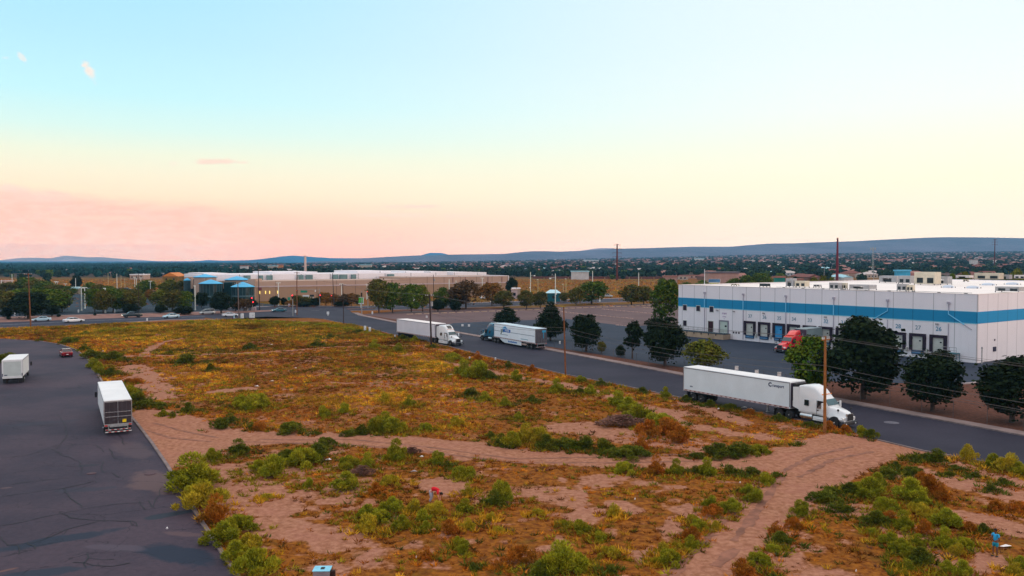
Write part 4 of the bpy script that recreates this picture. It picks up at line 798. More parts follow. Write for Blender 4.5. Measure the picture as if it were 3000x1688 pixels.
def tractor(root, x0, paint, style='round', gl=glass, trim=chrome):
    """conventional sleeper cab; x0 is the rear of the sleeper"""
    X = lambda v: x0 + v
    c = MB()
    if style == 'round':       # sleeper and cab in one shell, roof falling to the windshield
        secs = [(0, 2.36, 1.05, 3.85, .16, 2.2), (.5, 2.40, 1.0, 3.98, .22, 2.1), (1.2, 2.42, .95, 4.02, .32, 2.0), (1.75, 2.42, .95, 3.90, .36, 1.9), (2.2, 2.40, .95, 3.62, .34, 1.85), (2.6, 2.34, .95, 3.22, .3, 1.8), (2.85, 2.28, .95, 2.92, .22, 1.75), (3.02, 2.24, .95, 2.76, .15, 1.72), (3.55, 2.20, .95, 2.08, .15, 1.95)]
    elif style == 'day':       # flat cab with a separate wind deflector on the roof
        secs = [(0, 2.36, 1.05, 2.95, .12, 2.2), (.9, 2.40, 1.0, 3.02, .16, 2.15), (1.9, 2.40, .95, 3.0, .18, 2.1), (2.75, 2.34, .95, 2.92, .18, 2.0), (2.95, 2.28, .95, 2.80, .15, 1.9), (3.45, 2.22, .95, 2.02, .15, 1.98)]
    c.loft([rr(X(a), w_, z0, z1, r, 4, 0, wt) for a, w_, z0, z1, r, wt in secs]); cab = c.build('cab', paint, root, True)
    if style == 'day':
        q = MB(); q.loft([rr(X(.5), 2.0, 2.9, 3.95, .2, 3, 0, 1.8), rr(X(1.3), 2.0, 2.9, 3.88, .2, 3, 0, 1.75), rr(X(1.9), 1.95, 2.9, 3.4, .2, 3, 0, 1.7), rr(X(2.35), 1.9, 2.9, 3.12, .1, 3, 0, 1.6)]); q.build('wind_deflector', paint, root, True)
    h = MB(); zb = 1.98 if style == 'day' else 2.05
    h.loft([rr(X(3.4), 2.12, .85, zb, .22, 4, 0, 1.7), rr(X(4.0), 2.20, .72, zb - .10, .25, 4, 0, 1.5), rr(X(4.8), 2.24, .66, zb - .26, .28, 4, 0, 1.25), rr(X(5.25), 2.20, .66, zb - .42, .28, 4, 0, 1.1), rr(X(5.42), 2.0, .70, zb - .60, .25, 4, 0, 1.0)]); h.build('hood', paint, root, True)
    g = MB(); g.cbox(X(5.36), X(5.50), -.50, .50, .78, 1.46, .03, 0); g.build('grille', chassis_mat, root)
    g = MB()
    for a, b, e, f_ in ((-.55, -.50, .74, 1.5), (.50, .55, .74, 1.5), (-.55, .55, 1.46, 1.51)): g.box(X(5.38), X(5.53), a, b, e, f_)
    g.build('grille_frame', trim, root)
    b = MB(); b.cbox(X(5.15), X(5.62), -1.2, 1.2, .34, .72, .09); b.build('bumper', mat('dark_bumper', (.03, .035, .045), .4, .1, 1), root, True)
    b = MB(); b.box(X(5.58), X(5.64), -.5, .5, .36, .52)
    b.build('bumper_intake', chassis_mat, root)
    for sg in (-1, 1):
        b = MB(); b.cbox(X(5.14), X(5.42), sg * .62, sg * 1.04, .86, 1.14, .05) if sg > 0 else b.cbox(X(5.14), X(5.42), -1.04, -.62, .86, 1.14, .05); b.build('headlight', lamp_lens, root, True)
        b = MB(); b.tube((X(5.60), sg * .8, .52), (X(5.65), sg * .8, .52), .07, .07, 10); b.build('fog_light', lamp_lens, root)
        w_ = MB(); yw = sg * 1.195   # side glass follows the shell
        panel(w_, [(X(2.35), yw, 1.72), (X(3.22), yw * .955, 1.80), (X(3.02), yw * .90, 2.52), (X(2.35), yw * .965, 2.56)], (0, sg, .12), .03); w_.build('door_window', gl, root)
        if style == 'round':
            w_ = MB(); panel(w_, [(X(.75), yw * 1.008, 1.85), (X(1.30), yw * 1.01, 1.85), (X(1.30), yw * .985, 2.45), (X(.75), yw * .98, 2.45)], (0, sg, .08), .03); w_.build('sleeper_window', gl, root)
        dd = MB(); panel(dd, [(X(2.28), yw * 1.005, 1.0), (X(2.31), yw * 1.005, 1.0), (X(2.31), yw * .985, 2.62), (X(2.28), yw * .985, 2.62)], (0, sg, 0), .012); panel(dd, [(X(3.40), yw * .955, 1.0), (X(3.43), yw * .955, 1.0), (X(3.40), yw * .94, 1.8), (X(3.37), yw * .94, 1.8)], (0, sg, 0), .02); panel(dd, [(X(2.36), yw * 1.0, 1.5), (X(2.52), yw * 1.0, 1.5), (X(2.52), yw * 1.0, 1.6), (X(2.36), yw * 1.0, 1.6)], (0, sg, 0), .05)
        dd.build('door_trim', chassis_mat, root)
        mi = MB(); mi.cbox(X(3.18), X(3.34), *sorted((sg * 1.42, sg * 1.66)), 1.72, 2.42, .04); mi.tube((X(3.1), sg * 1.05, 2.35), (X(3.25), sg * 1.45, 2.35), .025, .025, 5); mi.tube((X(3.15), sg * 1.08, 1.75), (X(3.25), sg * 1.45, 1.78), .025, .025, 5); mi.build('mirror', chassis_mat if style != 'round' else paint, root)
        mi = MB(); mi.tube((X(4.75), sg * .98, 1.55), (X(4.85), sg * 1.12, 1.85), .02, .02, 5); mi.tube((X(4.83), sg * 1.12, 1.88), (X(4.93), sg * 1.14, 1.88), .13, .11, 10); mi.build('hood_mirror', chassis_mat, root)
        ft = MB(); ft.tube((X(.2), sg * .92, .72), (X(1.7), sg * .92, .72), .31, .31, 14); ft.build('fuel_tank', chrome, root, True)
        st = MB(); st.cbox(X(1.8), X(3.3), *sorted((sg * .78, sg * 1.16)), .42, .86, .03); st.box(X(2.3), X(3.2), *sorted((sg * 1.10, sg * 1.22)), .60, .66); st.build('step', paint if paint is white_gloss else chassis_mat, root)
        if style == 'round':
            fr = MB(); fr.prism([(X(-.75), 1.5), (X(0), 1.3), (X(0), 3.72), (X(-.75), 3.62)], *sorted((sg * 1.12, sg * 1.17))); fr.build('side_fairing', paint, root)
        fa = MB()
        for i in range(12):
            a0 = R(180 - i * 15); a1 = R(180 - (i + 1) * 15)
            fa.add([(X(4.42) + .66 * math.cos(a), sg * yy, .52 + .66 * math.sin(a)) for a in (a0, a1) for yy in (.98, 1.20)], [(0, 1, 3, 2)]); fa.add([(X(4.42) + rr_ * math.cos(a), sg * 1.125, .52 + rr_ * math.sin(a)) for a in (a0, a1) for rr_ in (.0, .62)], [(0, 1, 3, 2)])
        fa.build('wheel_arch', chassis_mat, root)
        wheel(root, X(4.42), sg * 1.06, .52, .27)
    ws = MB(); q = 1.0
    if style == 'round': ps = [(X(3.06), -.78, 2.70), (X(3.06), .78, 2.70), (X(3.52), .93, 2.12), (X(3.52), -.93, 2.12)]
    else: ps = [(X(2.99), -.84, 2.74), (X(2.99), .84, 2.74), (X(3.43), .95, 2.06), (X(3.43), -.95, 2.06)]
    panel(ws, ps, (.78, 0, .62), .035); ws.build('windshield', glassmat('teal_glass', (24, 66, 74)), root)
    vz = MB()
    for i in range(5): vz.cbox(X(2.62), X(2.76), -.72 + i * .36 - .06, -.72 + i * .36 + .06, 3.14 if style == 'round' else 2.93, 3.22 if style == 'round' else 3.02, .015)
    vz.build('marker_lamp', amber_lens, root)
    ch = MB(); ch.box(X(-3.1), X(4.9), -.48, -.36, .72, .98); ch.box(X(-3.1), X(4.9), .36, .48, .72, .98); ch.box(X(-1.9), X(-.9), -.45, .45, .98, 1.14); ch.box(X(-3.1), X(-3.0), -.5, .5, .6, .98)
    for a in (-2.55, -1.25, 4.42): ch.tube((X(a), -.95, .52), (X(a), .95, .52), .09, .09, 8)
    ch.build('chassis', chassis_mat, root)
    for a in (-2.55, -1.25):
        for sg in (-1, 1): wheel(root, X(a), sg * .95, .52, .27, dual=True)
    for sg in (-1, 1): mf = MB(); mf.box(X(-3.25), X(-3.22), *sorted((sg * .65, sg * 1.2)), .2, .95); mf.build('mud_flap', chassis_mat, root)
    ex = MB(); ex.tube((X(-.18), .98, .9), (X(-.18), .98, 3.3), .09, .09, 8); ex.build('exhaust_pipe', chrome, root, True)
    if style == 'round':
        gp = MB(); gp.box(X(-.06), X(.0), -.9, .9, 1.1, 3.5); gp.build('sleeper_rear_wall', chassis_mat, root)
def box_body(root, L, W, z0, z1, paint, roofm, name='trailer_box'):
    b = MB(); b.cbox(0, L, -W / 2, W / 2, z0, z1, .035); o = b.build(name, paint, root)
    r = MB(); r.cbox(.03, L - .03, -W / 2 + .04, W / 2 - .04, z1 + .002, z1 + .03, .01); r.build('roof_skin', roofm, root)
    k = MB()
    for sg in (-1, 1):
        k.box(.02, L - .02, *sorted((sg * (W / 2 + .003), sg * (W / 2 + .03))), z1 - .13, z1 - .04)
        k.box(.0, .06, *sorted((sg * (W / 2 + .003), sg * (W / 2 + .025))), z0 + .2, z1 - .14); k.box(L - .10, L + .01, *sorted((sg * (W / 2 + .003), sg * (W / 2 + .02))), z0 + .2, z1 - .14)
    k.build('edge_rail', mat('rail_grey', (.20, .20, .22), .6, .1, 2), root)
    return o
def running_gear(root, xs, z0, wd=True):
    g = MB(); x0 = min(xs) - .9; x1 = max(xs) + .9
    g.box(x0, x1, -.6, -.45, z0 - .28, z0 - .005); g.box(x0, x1, .45, .6, z0 - .28, z0 - .005)
    for a in xs: g.tube((a, -1.0, .5), (a, 1.0, .5), .08, .08, 8); g.box(a - .06, a + .06, -.58, -.47, .5, z0 - .2); g.box(a - .06, a + .06, .47, .58, .5, z0 - .2)
    g.build('axle_frame', chassis_mat, root)
    for a in xs:
        for sg in (-1, 1): wheel(root, a, sg * .98, .5, .26, dual=True)
    for sg in (-1, 1): m = MB(); m.box(x0 - .12, x0 - .08, *sorted((sg * .68, sg * 1.24)), .15, z0 - .1); m.build('mud_flap', chassis_mat, root)
def reflectors(root, L, W, z, n=14):
    a, b = MB(), MB()
    for sg in (-1, 1):
        a.box(.1, L - .1, *sorted((sg * (W / 2 + .003), sg * (W / 2 + .022))), z, z + .2)
        for i in range(n): x = .5 + i * (L - 1.0) / (n - 1); b.box(x - .17, x + .17, *sorted((sg * (W / 2 + .024), sg * (W / 2 + .034))), z + .06, z + .14)
    a.build('side_rail', mat('pinkish_rail', (.50, .40, .40), .5, .12, 2), root); b.build('reflector_strip', mat('dull_red', (110, 45, 45), .5, .2, 2), root)
def rear_doors(root, W, z0, z1, m, x=0.0, bars=(), light=True):
    d_ = MB()
    for sg in (-1, 1): d_.cbox(x - .05, x - .003, *sorted((sg * .02, sg * (W / 2 - .06))), z0 + .12, z1 - .14, .012)
    o = d_.build('rear_door', m, root)
    h = MB()
    for yy in (-.75, -.35, .35, .75): h.tube((x - .075, yy, z0 + .15), (x - .075, yy, z1 - .17), .016, .016, 5)
    for a in (.9, 1.1): h.box(x - .09, x - .06, -.5, .5, z0 + a * .5, z0 + a * .5 + .03)
    h.build('lock_rod', chrome if m is not MATS.get('dark_door') else mat('dull_rod', (.09, .08, .09), .6, .1, 2), o)
    f_ = MB(); f_.box(x - .06, x + .0, -W / 2, W / 2, z1 - .14, z1 - .02)
    for sg in (-1, 1): f_.box(x - .06, x, *sorted((sg * (W / 2 - .06), sg * W / 2)), z0, z1 - .14)
    f_.build('door_frame', chrome, root)
    u = MB(); u.box(x - .06, x + .04, -1.15, 1.15, .50, .60); u.box(x - .03, x + .03, -.9, -.8, .6, z0); u.box(x - .03, x + .03, .8, .9, .6, z0); u.box(x - .08, x - .0, -W / 2, W / 2, z0 - .12, z0 + .10); u.build('rear_bumper', steel, root)
    r_, w2 = MB(), MB()
    for i in range(9): (w2 if i % 2 else r_).box(x - .075, x - .062, -1.1 + i * .25, -1.1 + i * .25 + .2, .52, .58)
    r_.build('reflector_red', red_lens, root); w2.build('reflector_white', refl_white, root)
    for sg in (-1, 1): t = MB(); t.box(x - .10, x - .082, *sorted((sg * .95, sg * 1.2)), z0 - .08, z0 + .04); t.build('tail_light', red_lens, root)
def semi(name, label, rear, front, Lw, paint, trailer_paint, roofm, tl=16.15, gap=1.05, style='round', side=-1, **kw):
    """rear/front: pixels of the near wheel line on the ground; side -1 = right side faces the camera"""
    a, b = P(*rear), P(*front); dr = (b - a).normalized(); left = Vector((-dr.y, dr.x, 0))
    r = empty(name, a - left * side * 1.25, math.atan2(dr.y, dr.x), label, 'semi truck')
    L = (b - a).length; sc = L / Lw; r.scale = (sc, 1, 1)
    W = 2.6; z0, z1 = 1.18, 4.08
    box_body(r, tl, W, z0, z1, trailer_paint, roofm); reflectors(r, tl, W, z0 + .0, 22 if tl > 12 else 12); running_gear(r, (1.6, 2.9) if tl > 12 else (1.4,), z0)
    rear_doors(r, W, z0, z1, kw.get('doorm', trailer_paint))
    lg = MB()
    for sg in (-1, 1): lg.box(tl - 3.6, tl - 3.45, *sorted((sg * .6, sg * .75)), .35, z0); lg.box(tl - 3.7, tl - 3.35, *sorted((sg * .55, sg * .8)), .28, .35)
    lg.build('landing_leg', steel, r)
    fr = MB(); fr.box(tl + .003, tl + .03, -1.2, 1.2, z0 + .1, z1 - .1); fr.build('front_wall', mat('dark_violet', (.075, .055, .085), .6, .1, 1), r)
    tractor(r, tl + gap, paint, style)
    return r
cream_roof = mat('trailer_roof', (.80, .80, .80), .5, .05, .4, dirt=.15)
trailer_side = mat('trailer_white', (.68, .76, .80), .45, .04, .6, dirt=.10)
trailer_side2 = mat('trailer_lilac_white', (.66, .66, .72), .45, .04, .6, dirt=.12)
navy = mat('navy_ink', (28, 52, 92), .6, .05, 2)
T1 = semi('semi_truck', 'white semi truck with long plain white trailer nearest the camera, beside the tall pole', (2003, 1171), (2466, 1259), 22.6, white_gloss, trailer_side, cream_roof)
RZ = (R(90), 0, 0)
lettering('lettering', 'C', .62, mat('deep_blue', (12, 38, 80), .5, .05, 2), T1, (13.42, -1.312, 3.50), RZ, bold=.035)
lettering('lettering', 'ransport', .46, navy, T1, (14.55, -1.312, 3.47), RZ, bold=.008)
lettering('fleet_number', '5374', .22, navy, T1, (1.35, -1.312, 1.80), RZ, bold=.01)
ru = MB(); ru.cbox(16.2, 16.62, -.95, .95, 2.15, 3.95, .06); ru.build('refrigeration_unit', chassis_mat, T1); ru = MB(); ru.cbox(16.2, 16.60, -.95, .95, 1.45, 2.1, .05); ru.build('unit_cover', white_gloss, T1)
T2 = semi('semi_truck', 'white semi truck with white trailer parked behind the brown wooden pole in mid distance', (1163, 988), (1326, 1015.5), 22.6, white_gloss, trailer_side2, mat('warm_trailer_roof', (.86, .80, .77), .5, .05, .4))
sk = MB(); sk.cbox(17.2 + 1.9, 17.2 + 2.7, -.42, .42, 3.64, 3.70, .02, M=None); 
rw = MB(); panel(rw, [(19.02, -.5, 3.88), (19.02, .5, 3.88), (19.72, .48, 3.36), (19.72, -.48, 3.36)], (.6, 0, .8), .05); rw.build('roof_window', glass, T2)
sf = MB(); sf.box(17.3, 20.4, -1.22, -1.16, .35, .92); sf.box(17.3, 20.4, 1.16, 1.22, .35, .92); sf.build('side_skirt', white_gloss, T2)
teal_paint = mat('teal_paint', (.006, .13, .23), .25, .08, .8, spec=.5, coat=.6)
tail_grey = mat('rear_door_grey', (.13, .115, .13), .5, .15, 1.2, metal=.2)
T3 = semi('semi_truck', 'dark teal semi truck whose white trailer carries blue lettering and a side skirt', (1569, 1026), (1404, 996), 22.8, teal_paint, mat('trailer_cool_white', (.80, .86, .90), .45, .04, .6, dirt=.08), mat('blue_tint_roof', (.55, .70, .80), .4, .1, .3), side=1, doorm=tail_grey)
blue_ink = mat('bright_blue_ink', (8, 96, 175), .5, .05, 2); sky_ink = mat('sky_blue_ink', (60, 180, 225), .5, .08, 2); green_ink = mat('dark_green_ink', (16, 70, 50), .5, .1, 2); pale_ink = mat('white_ink', (.75, .78, .8), .5, .03, 2); gry = mat('grey_ink', (70, 100, 120), .6, .1, 2)
RL = (R(90), 0, R(180)); ys = 1.305
lo_ = MB(); lo_.box(9.4, 12.3, ys, ys + .012, 2.58, 3.18); lo_.build('logo_banner', blue_ink, T3)
lettering('lettering', 'FARMS', .46, pale_ink, T3, (10.75, ys + .02, 2.88), RL, bold=.01, sx=1.25)
lo_ = MB(); lo_.prism([(12.2, 2.5), (12.45, 3.2), (12.7, 3.15), (12.6, 2.45)], ys + .002, ys + .016); lo_.prism([(12.85, 2.5), (13.0, 3.15), (13.3, 3.1), (13.25, 2.35), (13.45, 1.95), (13.1, 2.0)], ys + .002, ys + .014); lo_.build('logo_leaf', green_ink, T3)
lo_ = MB(); lo_.prism([(10.6, 3.27), (12.6, 3.27), (12.4, 3.55), (12.1, 3.5), (11.9, 3.78), (11.6, 3.62), (11.3, 3.82), (11.1, 3.5), (10.8, 3.46)], ys + .002, ys + .014); lo_.build('logo_crest', sky_ink, T3)
lo_ = MB(); lo_.prism([(10.9, 3.36), (11.8, 3.36), (11.7, 3.6), (11.5, 3.52), (11.2, 3.66)], ys + .015, ys + .022); lo_.build('logo_mark', blue_ink, T3)
lo_ = MB(); lo_.box(.3, 9.3, ys, ys + .010, 2.60, 2.68); lo_.box(13.5, 16.1, ys, ys + .010, 2.60, 2.68); lo_.build('stripe', gry, T3)
lo_ = MB(); lo_.box(10.4, 13.0, ys, ys + .008, 1.98, 2.06); lo_.build('small_print', gry, T3)
lo_ = MB(); lo_.box(2.6, 5.4, ys, ys + .008, 1.68, 1.77); lo_.build('small_print', mat('teal_ink', (30, 130, 150), .6, .1, 2), T3)
skp = MB(); skp.prism([(5.2, .38), (11.6, .40), (12.7, .62), (13.6, 1.0), (13.8, 1.19), (5.3, 1.19)], 1.24, 1.29); skp.prism([(5.2, .38), (11.6, .40), (12.7, .62), (13.6, 1.0), (13.8, 1.19), (5.3, 1.19)], -1.29, -1.24); skp.build('side_skirt', trailer_side, T3)
lettering('lettering', 'farmfreshness', .52, blue_ink, T3, (8.6, 1.30, .80), RL, bold=.015, sx=1.2)
tl_ = MB(); tl_.cbox(-.14, -.06, -1.0, -.2, 3.35, 3.75, .02); tl_.box(-.12, -.06, -.55, -.45, 2.2, 3.35); tl_.build('rear_ladder', sky_ink, T3)
# red tractor backed to the dock with a short trailer
red_paint = mat('red_paint', (.72, .003, .006), .25, .06, .8, spec=.5, coat=.6)
grey_trailer = mat('grey_green_trailer', (.26, .34, .34), .5, .1, .5, dirt=.3)
_a = P(2434, 1021); _b = P(2290, 1038); 
T4 = semi('semi_truck', 'bright red semi cab with a grey trailer backed against the warehouse dock', (2438, 1016), (2300, 1036.5), 15.2, red_paint, grey_trailer, mat('grey_roof', (.30, .38, .40), .6, .1, .5), tl=8.6, gap=.95, style='day', side=1)
# box trucks on the left street
def box_truck(name, label, rearL, rearR, head_px, L=7.6, W=2.5, z0=1.0, z1=3.75, doorm=None, bars=False):
    a, b = P(*rearL), P(*rearR); c = (a + b) / 2; dr = (P(*head_px) - c).normalized()
    r = empty(name, c, math.atan2(dr.y, dr.x), label, 'box truck')
    box_body(r, L, W, z0, z1, white_paint, cream_roof, 'cargo_box'); running_gear(r, (1.7,), z0)
    c_ = MB(); c_.loft([rr(L + .12, 2.1, .6, 2.45, .12, 3, 0, 1.9), rr(L + .9, 2.15, .55, 2.5, .15, 3, 0, 1.85), rr(L + 1.25, 2.12, .55, 2.35, .15, 3, 0, 1.75), rr(L + 1.75, 2.08, .55, 1.6, .15, 3, 0, 1.9), rr(L + 2.5, 1.95, .55, 1.35, .2, 3, 0, 1.6), rr(L + 2.7, 1.8, .6, 1.2, .15, 3, 0, 1.5)]); c_.build('cab', white_gloss, r, True)
    w_ = MB(); panel(w_, [(L + 1.28, -.8, 2.3), (L + 1.28, .8, 2.3), (L + 1.72, .88, 1.66), (L + 1.72, -.88, 1.66)], (.78, 0, .6), .03); w_.build('windshield', glass, r)
    for sg in (-1, 1):
        wheel(r, L + 1.7, sg * .93, .46, .24); w_ = MB(); panel(w_, [(L + .45, sg * 1.04, 1.55), (L + 1.45, sg * 1.0, 1.6), (L + 1.15, sg * .96, 2.2), (L + .5, sg * .97, 2.22)], (0, sg, .1), .03); w_.build('door_window', glass, r)
        m = MB(); m.cbox(L + 1.35, L + 1.47, *sorted((sg * 1.28, sg * 1.52)), 1.5, 2.1, .03); m.tube((L + 1.3, sg * 1.0, 1.9), (L + 1.4, sg * 1.3, 1.9), .02, .02, 5); m.build('mirror', chassis_mat, r)
        h_ = MB(); h_.cbox(L + 2.5, L + 2.72, *sorted((sg * .5, sg * .85)), .8, 1.05, .03); h_.build('headlight', lamp_lens, r)
    ch = MB(); ch.box(.2, L + 2.4, -.45, -.33, .62, .9); ch.box(.2, L + 2.4, .33, .45, .62, .9); ch.build('chassis', chassis_mat, r)
    return r
B1 = box_truck('box_truck', 'white box truck with dark grey rear doors and yellow sticker, parked at the kerb', (307, 1277), (386, 1270), (314, 1177), L=14.5, z1=3.42)
rear_doors(B1, 2.5, 1.0, 3.42, mat('dark_door', (.060, .050, .060), .35, .15, .8, metal=.3))
bb_ = MB(); bb_.box(-.10, -.055, -1.16, 1.16, 2.26, 2.32); bb_.box(-.10, -.055, -1.16, 1.16, 1.80, 1.86); bb_.build('door_bar', chrome, B1)
bb_ = MB(); bb_.box(-.075, -.055, -.75, -.38, 1.22, 1.52); bb_.build('yellow_sticker', mat('yellow_sticker', (235, 205, 25), .5, .05, 2), B1)
bb_ = MB(); bb_.box(-.28, -.06, -.85, .75, .84, .95); bb_.box(-.42, -.3, -1.2, 1.2, .34, .44); bb_.build('lift_step', steel, B1)
w3, r3 = MB(), MB()
for i in range(9): (w3 if i % 2 == 0 else r3).box(-.435, -.422, -1.15 + i * .26, -1.15 + i * .26 + .2, .36, .42)
w3.build('step_reflector_white', refl_white, B1); r3.build('step_reflector_red', red_lens, B1)
B2 = box_truck('box_truck', 'smaller white box truck with a roll-up rear door at the left edge', (8, 1126), (66, 1125), (70, 1092), L=7.4, W=2.5, z1=3.38)
dd_ = MB()
for i in range(8): dd_.box(-.035, -.004, -1.05, 1.05, 1.13 + i * .25, 1.13 + i * .25 + .245)
dd_.build('roll_up_door', mat('pale_green_white', (.50, .58, .58), .5, .06, 1), B2)
f3 = MB(); f3.box(-.06, -.004, -1.25, -1.07, 1.0, 3.34); f3.box(-.06, -.004, 1.07, 1.25, 1.0, 3.34); f3.box(-.06, -.004, -1.07, 1.07, 3.14, 3.34); f3.box(-.1, 0, -1.2, 1.2, .82, .99); f3.build('door_frame', white_gloss, B2)
for sg in (-1, 1): t_ = MB(); t_.box(-.08, -.062, *sorted((sg * 1.12, sg * 1.22)), 1.1, 1.5); t_.build('tail_light', mat('dark_blue_lens', (20, 40, 80), .4, .1, 2), B2)
lo_ = MB(); lo_.box(-.05, -.037, .62, .98, 1.22, 1.34); lo_.build('door_badge', navy, B2)
# passenger cars
def car(name, label, px, head, paint, kind='sedan', L=4.7, lights=0, group=None, cat='car'):
    c = P(*px); h = P(*head); dr = (h - c).normalized(); r = empty(name, c, math.atan2(dr.y, dr.x), label, cat, group); W = 1.82; k = L / 4.7
    H = {'sedan': 1.42, 'suv': 1.7, 'van': 1.72, 'pickup': 1.85}[kind]; zb = .96 if kind != 'pickup' else 1.1
    S = lambda x: (x - 2.35) * k
    b = MB()
    if kind == 'pickup': secs = [(0, 1.8, .45, 1.15, .08), (.1, 1.85, .4, 1.18, .1), (3.3, 1.86, .4, 1.18, .1), (4.5, 1.8, .4, 1.08, .12), (4.7, 1.7, .5, .95, .12)]
    else: secs = [(0, 1.55, .40, .86, .12), (.14, 1.74, .30, .98, .14), (.9, 1.82, .24, 1.0, .14), (2.3, 1.84, .22, zb, .12), (3.3, 1.83, .24, .94, .14), (4.2, 1.76, .26, .80, .16), (4.62, 1.6, .32, .66, .14), (4.7, 1.4, .38, .58, .1)]
    b.loft([rr(S(x), w_, z0, z1, q, 3) for x, w_, z0, z1, q in secs]); b.build('body', paint, r, True)
    g = MB(); cab = {'sedan': ((.75, 1.50, .9), (1.35, 1.30, H), (2.55, 1.28, H), (3.45, 1.5, .9)), 'suv': ((.12, 1.6, .9), (.45, 1.4, H - .03), (2.7, 1.36, H), (3.5, 1.56, .9)), 'van': ((.1, 1.62, .9), (.35, 1.46, H - .02), (2.9, 1.40, H), (3.95, 1.56, .88)), 'pickup': ((1.75, 1.6, 1.1), (1.95, 1.4, H), (3.0, 1.36, H), (3.65, 1.58, 1.1))}[kind]
    x_, w_, z_ = zip(*cab)
    lo, hi = .5 + .4, 0
    def sec(x, wb, wt, z0, z1): return [(S(x), -wb / 2, z0), (S(x), wb / 2, z0), (S(x), wt / 2, z1), (S(x), -wt / 2, z1)]
    base = 1.1 if kind == 'pickup' else .92
    g.add([(S(x_[0]), -.78, base), (S(x_[0]), .78, base), (S(x_[3]), .78, base - .02), (S(x_[3]), -.78, base - .02), (S(x_[1]), -w_[1] / 2, H - .06), (S(x_[1]), w_[1] / 2, H - .06), (S(x_[2]), w_[2] / 2, H - .05), (S(x_[2]), -w_[2] / 2, H - .05)],
          [(0, 1, 5, 4), (1, 2, 6, 5), (2, 3, 7, 6), (3, 0, 4, 7), (4, 5, 6, 7)]); g.build('windows', glass, r)
    ro = MB(); ro.loft([rr(S(x_[1]) - .05, w_[1] + .02, H - .08, H - .01, .03, 2), rr(S((x_[1] + x_[2]) / 2), w_[1] + .06, H - .08, H + .03, .04, 2), rr(S(x_[2]) + .05, w_[2] + .02, H - .08, H - .01, .03, 2)])
    for sg in (-1, 1):
        for (p, q) in (((x_[0], .785, base), (x_[1], w_[1] / 2, H - .05)), ((x_[3], .785, base), (x_[2], w_[2] / 2, H - .05)), (((x_[1] + x_[2]) / 2 + .1, .80, base), ((x_[1] + x_[2]) / 2, w_[1] / 2 + .01, H - .05))):
            ro.tube((S(p[0]), sg * p[1], p[2]), (S(q[0]), sg * q[1], q[2]), .045, .035, 4)
    ro.build('roof', paint, r, True)
    for sg in (-1, 1):
        for x in (.88, 3.78): wheel(r, S(x), sg * .80, .36 if kind == 'pickup' else .33, .22)
        h_ = MB(); h_.cbox(S(4.42), S(4.64), *sorted((sg * .45, sg * .74)), .56, .68, .03) if kind != 'pickup' else h_.cbox(S(4.6), S(4.72), *sorted((sg * .5, sg * .8)), .72, .92, .03)
        h_.build('headlight', mat('lit_headlight', (255, 244, 225), .2, 0, 1, emit=3.0) if lights else lamp_lens, r)
        t_ = MB(); t_.cbox(S(.0) - .02, S(.16), *sorted((sg * .50, sg * .80)), .70, .84, .03); t_.build('tail_light', red_lens, r)
        m_ = MB(); m_.cbox(S(3.1), S(3.25), *sorted((sg * .9, sg * 1.05)), .92, 1.05, .03); m_.build('mirror', paint, r)
    if kind == 'pickup': bed = MB(); bed.box(S(.12), S(1.72), -.78, .78, 1.185, 1.20); bed.build('truck_bed', chassis_mat, r)
    pl = MB(); pl.box(S(0) - .025, S(0) - .002, -.16, .16, .5, .62); pl.build('number_plate', refl_white, r)
    return r
pw = mat('car_white', (.72, .76, .80), .2, .03, 1, coat=.5); pb = mat('car_ice_blue', (.42, .62, .72), .2, .05, 1, coat=.6, spec=.5); psil = mat('car_silver', (.42, .45, .46), .25, .05, 1, metal=.3, coat=.4)
pdk = mat('car_black_green', (.012, .025, .03), .2, .1, 1, coat=.6); ptl = mat('car_teal', (.02, .12, .17), .2, .1, 1, coat=.6); prd = mat('car_dark_red', (.20, .008, .018), .2, .1, 1, coat=.6)
car('sedan', 'dark red sedan seen from behind on the bend of the left street', (193, 1044), (160, 1018), prd, L=4.7)
car('sedan', 'coupe tinted with an ice blue reflection, leftmost car on the boulevard, facing left', (122, 941.5), (60, 943.5), pb, L=4.9, lights=1, group='cars on the boulevard')  # cyan reflection is put into the coupe's body colour
car('sedan', 'white sedan on the boulevard, second from the left', (216, 944.5), (300, 940), pw, L=5.4, group='cars on the boulevard')
car('pickup_truck', 'dark pickup truck facing left on the boulevard', (387, 930.5), (300, 934), pdk, 'pickup', L=5.6, lights=1, group='cars on the boulevard', cat='pickup truck')
car('sedan', 'pale blue hatchback between the dark pickup and the minivan', (501, 932), (420, 936), pb, 'sedan', L=4.7, group='cars on the boulevard')
car('minivan', 'silver minivan with dark windows, facing left before the dark tree', (607, 921), (520, 924), psil, 'van', L=4.9, group='cars on the boulevard', cat='minivan')
car('sedan', 'white sedan behind the white marker posts near the crossing', (675, 928), (760, 925), pw, L=4.8, group='cars on the boulevard')
car('sedan', 'dark teal car with its headlights on crossing the junction', (817, 914), (760, 916), ptl, L=4.8, lights=1)
car('pickup_truck', 'pale pickup truck with lit headlights on the cross street', (1778, 872), (1850, 872), psil, 'pickup', L=5.4, lights=1, cat='pickup truck')
car('minivan', 'white van half hidden behind the orange tinged tree', (1420, 876), (1450, 875), pw, 'van', L=4.9, cat='van')
for x, y in ((330, 862), (372, 850), (465, 868), (505, 868), (705, 893)):
    car('sedan', 'small dark parked car among the car park trees', (x, y), (x + 20, y), (pdk, ptl, psil)[int(x) % 3], L=4.6, group='cars parked in the large car park')
